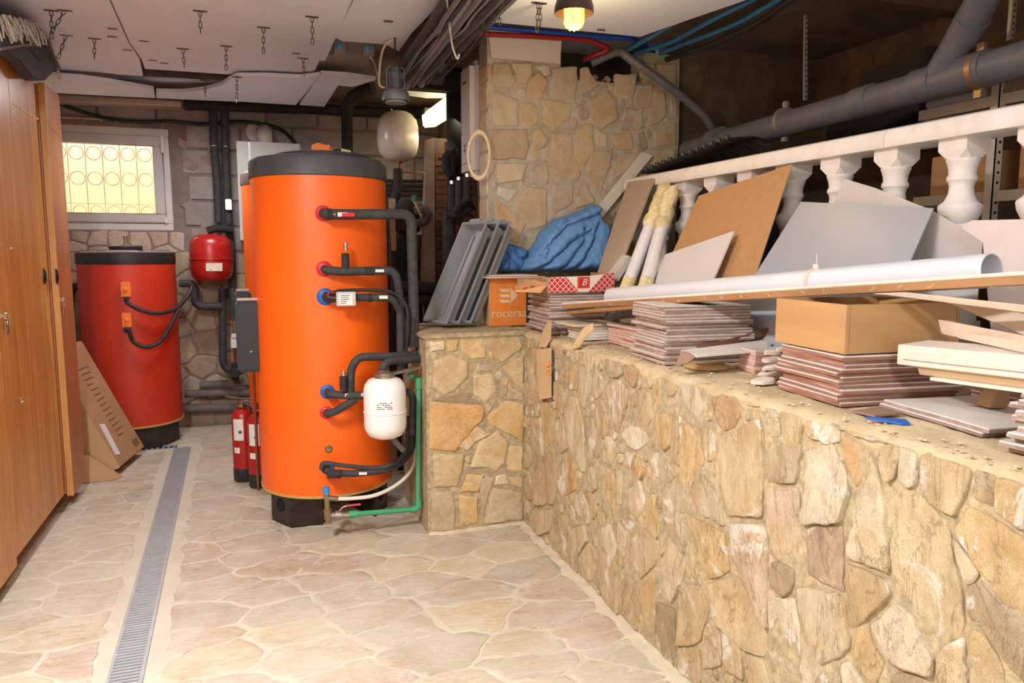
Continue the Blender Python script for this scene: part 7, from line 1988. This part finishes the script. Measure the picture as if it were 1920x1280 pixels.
cn = thing('cornice_moulding', 'white plaster cornice moulding lying across the tiles at the right edge', 'moulding', ca)
obj('moulding_body', along([(0, -0.028), (0.0, 0.022), (0.10, 0.03), (0.10, 0.0), (0.03, -0.028)], ca, cb_, sdc), corn, cn, bev=0.002)
obj('ridge', along([(-0.006, -0.012), (-0.006, 0.004), (0, 0.006), (0, -0.014)], ca + dc * 0.06, cb_, sdc), corn, cn)
obj('lower_lip', along([(0.02, -0.05), (0.01, -0.0285), (0.09, -0.0285), (0.09, -0.05)], ca + dc * 0.14, cb_, sdc), mat('tan_cornice_edge', (198, 172, 134), 0.7, var=0.06), cn, bev=0.001)
obj('white_strip', along([(0.005, -0.058), (0.005, -0.0505), (0.09, -0.0505), (0.09, -0.058)], ca + dc * 0.26, cb_, sdc), mat('chipped_white_paint', ()), cn)
pk_m = mat('pale_plank_wood', (218, 194, 170), 0.65, var=0.07, scale=9, dirt=(232, 220, 208), dirt_amt=0.4)
for k, (pts, Ya, Yb, th_, lb_) in enumerate((
        (((1775, 628), (1768, 600), (1935, 632), (1935, 662)), 1.42, 1.12, 0.02, 'short tan board end standing behind the white cornice'),
        (((1778, 598), (1780, 614), (1935, 660), (1935, 640)), 1.46, 1.16, 0.015, 'narrow pale slat slanting down behind the cornice at the right edge'),
        (((1822, 640), (1836, 628), (1935, 645), (1935, 664)), 1.30, 1.08, 0.05, 'white board with a brown upper edge lying on the cornice'),
        (((1700, 549), (1790, 572), (1935, 634), (1935, 592), (1800, 562)), 1.60, 1.22, 0.014, 'long pale plank wedged under the long brown trim board'),
        (((1640, 551), (1700, 548), (1935, 573), (1935, 588), (1780, 563)), 1.52, 1.16, 0.018, 'upper pale plank directly below the trim board, running off to the right'))):
    um = max(u for u, v in pts); u0 = min(u for u, v in pts)
    P = [on_y(u, v, Ya + (Yb - Ya) * (u - u0) / (um - u0)) for u, v in pts]
    o = tag(obj('pale_plank', MB().slab(P, Vector((0.02, 0.04, 0)).normalized() * th_ * 1.5), pk_m, bev=0.001), lb_, 'plank')
tag(obj('orange_plank', MB().slab([on_y(1838, 627, 1.34), on_y(1935, 633, 1.14), on_y(1935, 646, 1.14), on_y(1845, 634, 1.34)], (0.02, 0.03, 0)), mat('orange_brown_wood', (196, 136, 88), 0.6, var=0.08)), 'orange-brown slat on top of the white board at the right edge', 'plank')

# --- scraps on the wall edge
sc = mat('tan_cardboard_scrap', (196, 166, 124), 0.9, var=0.1, bmp=0.2)
hs = thing('cardboard_strip', 'tan cardboard strip with orange diamonds hanging down the wall face', 'cardboard', on_x(1020, 700, 1.29))
XS = XW - 0.022
P = [on_x(1006, 655, XS), on_x(1034, 652, XS), on_x(1034, 745, XS - 0.006), on_x(1012, 749, XS - 0.008)]
strip = obj('strip', MB().slab(P, (-0.003, 0, 0)), sc, hs, smooth=False)
obj('upper_twist', MB().slab([on_x(1012, 648, XS), on_x(1018, 622, XS + 0.03), on_x(1030, 600, XS + 0.05), on_x(1034, 601, XS + 0.05), on_x(1033, 636, XS + 0.01), on_x(1024, 652, XS)], (-0.004, 0, 0.0)), sc, hs, smooth=False)
for k, (u, v) in enumerate(((1028, 683), (1028, 692), (1029, 701))):
    obj('orange_diamond', MB().slab([on_x(u - 5, v, XS - 0.0075), on_x(u, v - 6, XS - 0.0075), on_x(u + 5, v, XS - 0.0075), on_x(u, v + 6, XS - 0.0075)], (-0.0006, 0, 0)), mat('orange_diamond_print', (232, 150, 92), 0.8), strip, smooth=False)
tag(obj('cardboard_strip', MB().slab([on_x(1074, 656, 1.30), on_x(1080, 640, 1.31), on_x(1098, 614, 1.34), on_x(1113, 606, 1.36), on_x(1114, 618, 1.36), on_x(1100, 630, 1.335), on_x(1086, 652, 1.30)], (-0.004, 0, 0.002)), sc, smooth=False), 'twisted tan cardboard strip at the wall edge below the cream tiles', 'cardboard')
tag(obj('blue_scrap', MB().slab([on_z(1622, 785, L + 0.001), on_z(1698, 790, L + 0.001), on_z(1706, 797, L + 0.001), on_z(1690, 797, L + 0.001)], (0, 0, 0.006)), blue_p), 'dark blue plastic scrap on the wall edge below the large flat tiles', 'scrap')
tag(obj('wood_scrap', MB().slab([on_z(1598, 773, L + 0.002), on_z(1650, 765, L + 0.002), on_z(1692, 777, L + 0.002), on_z(1640, 782, L + 0.002)], (0, 0, 0.005)), mat('brown_grey_card', ())), 'thin brown scrap lying beside the blue plastic scrap', 'scrap')
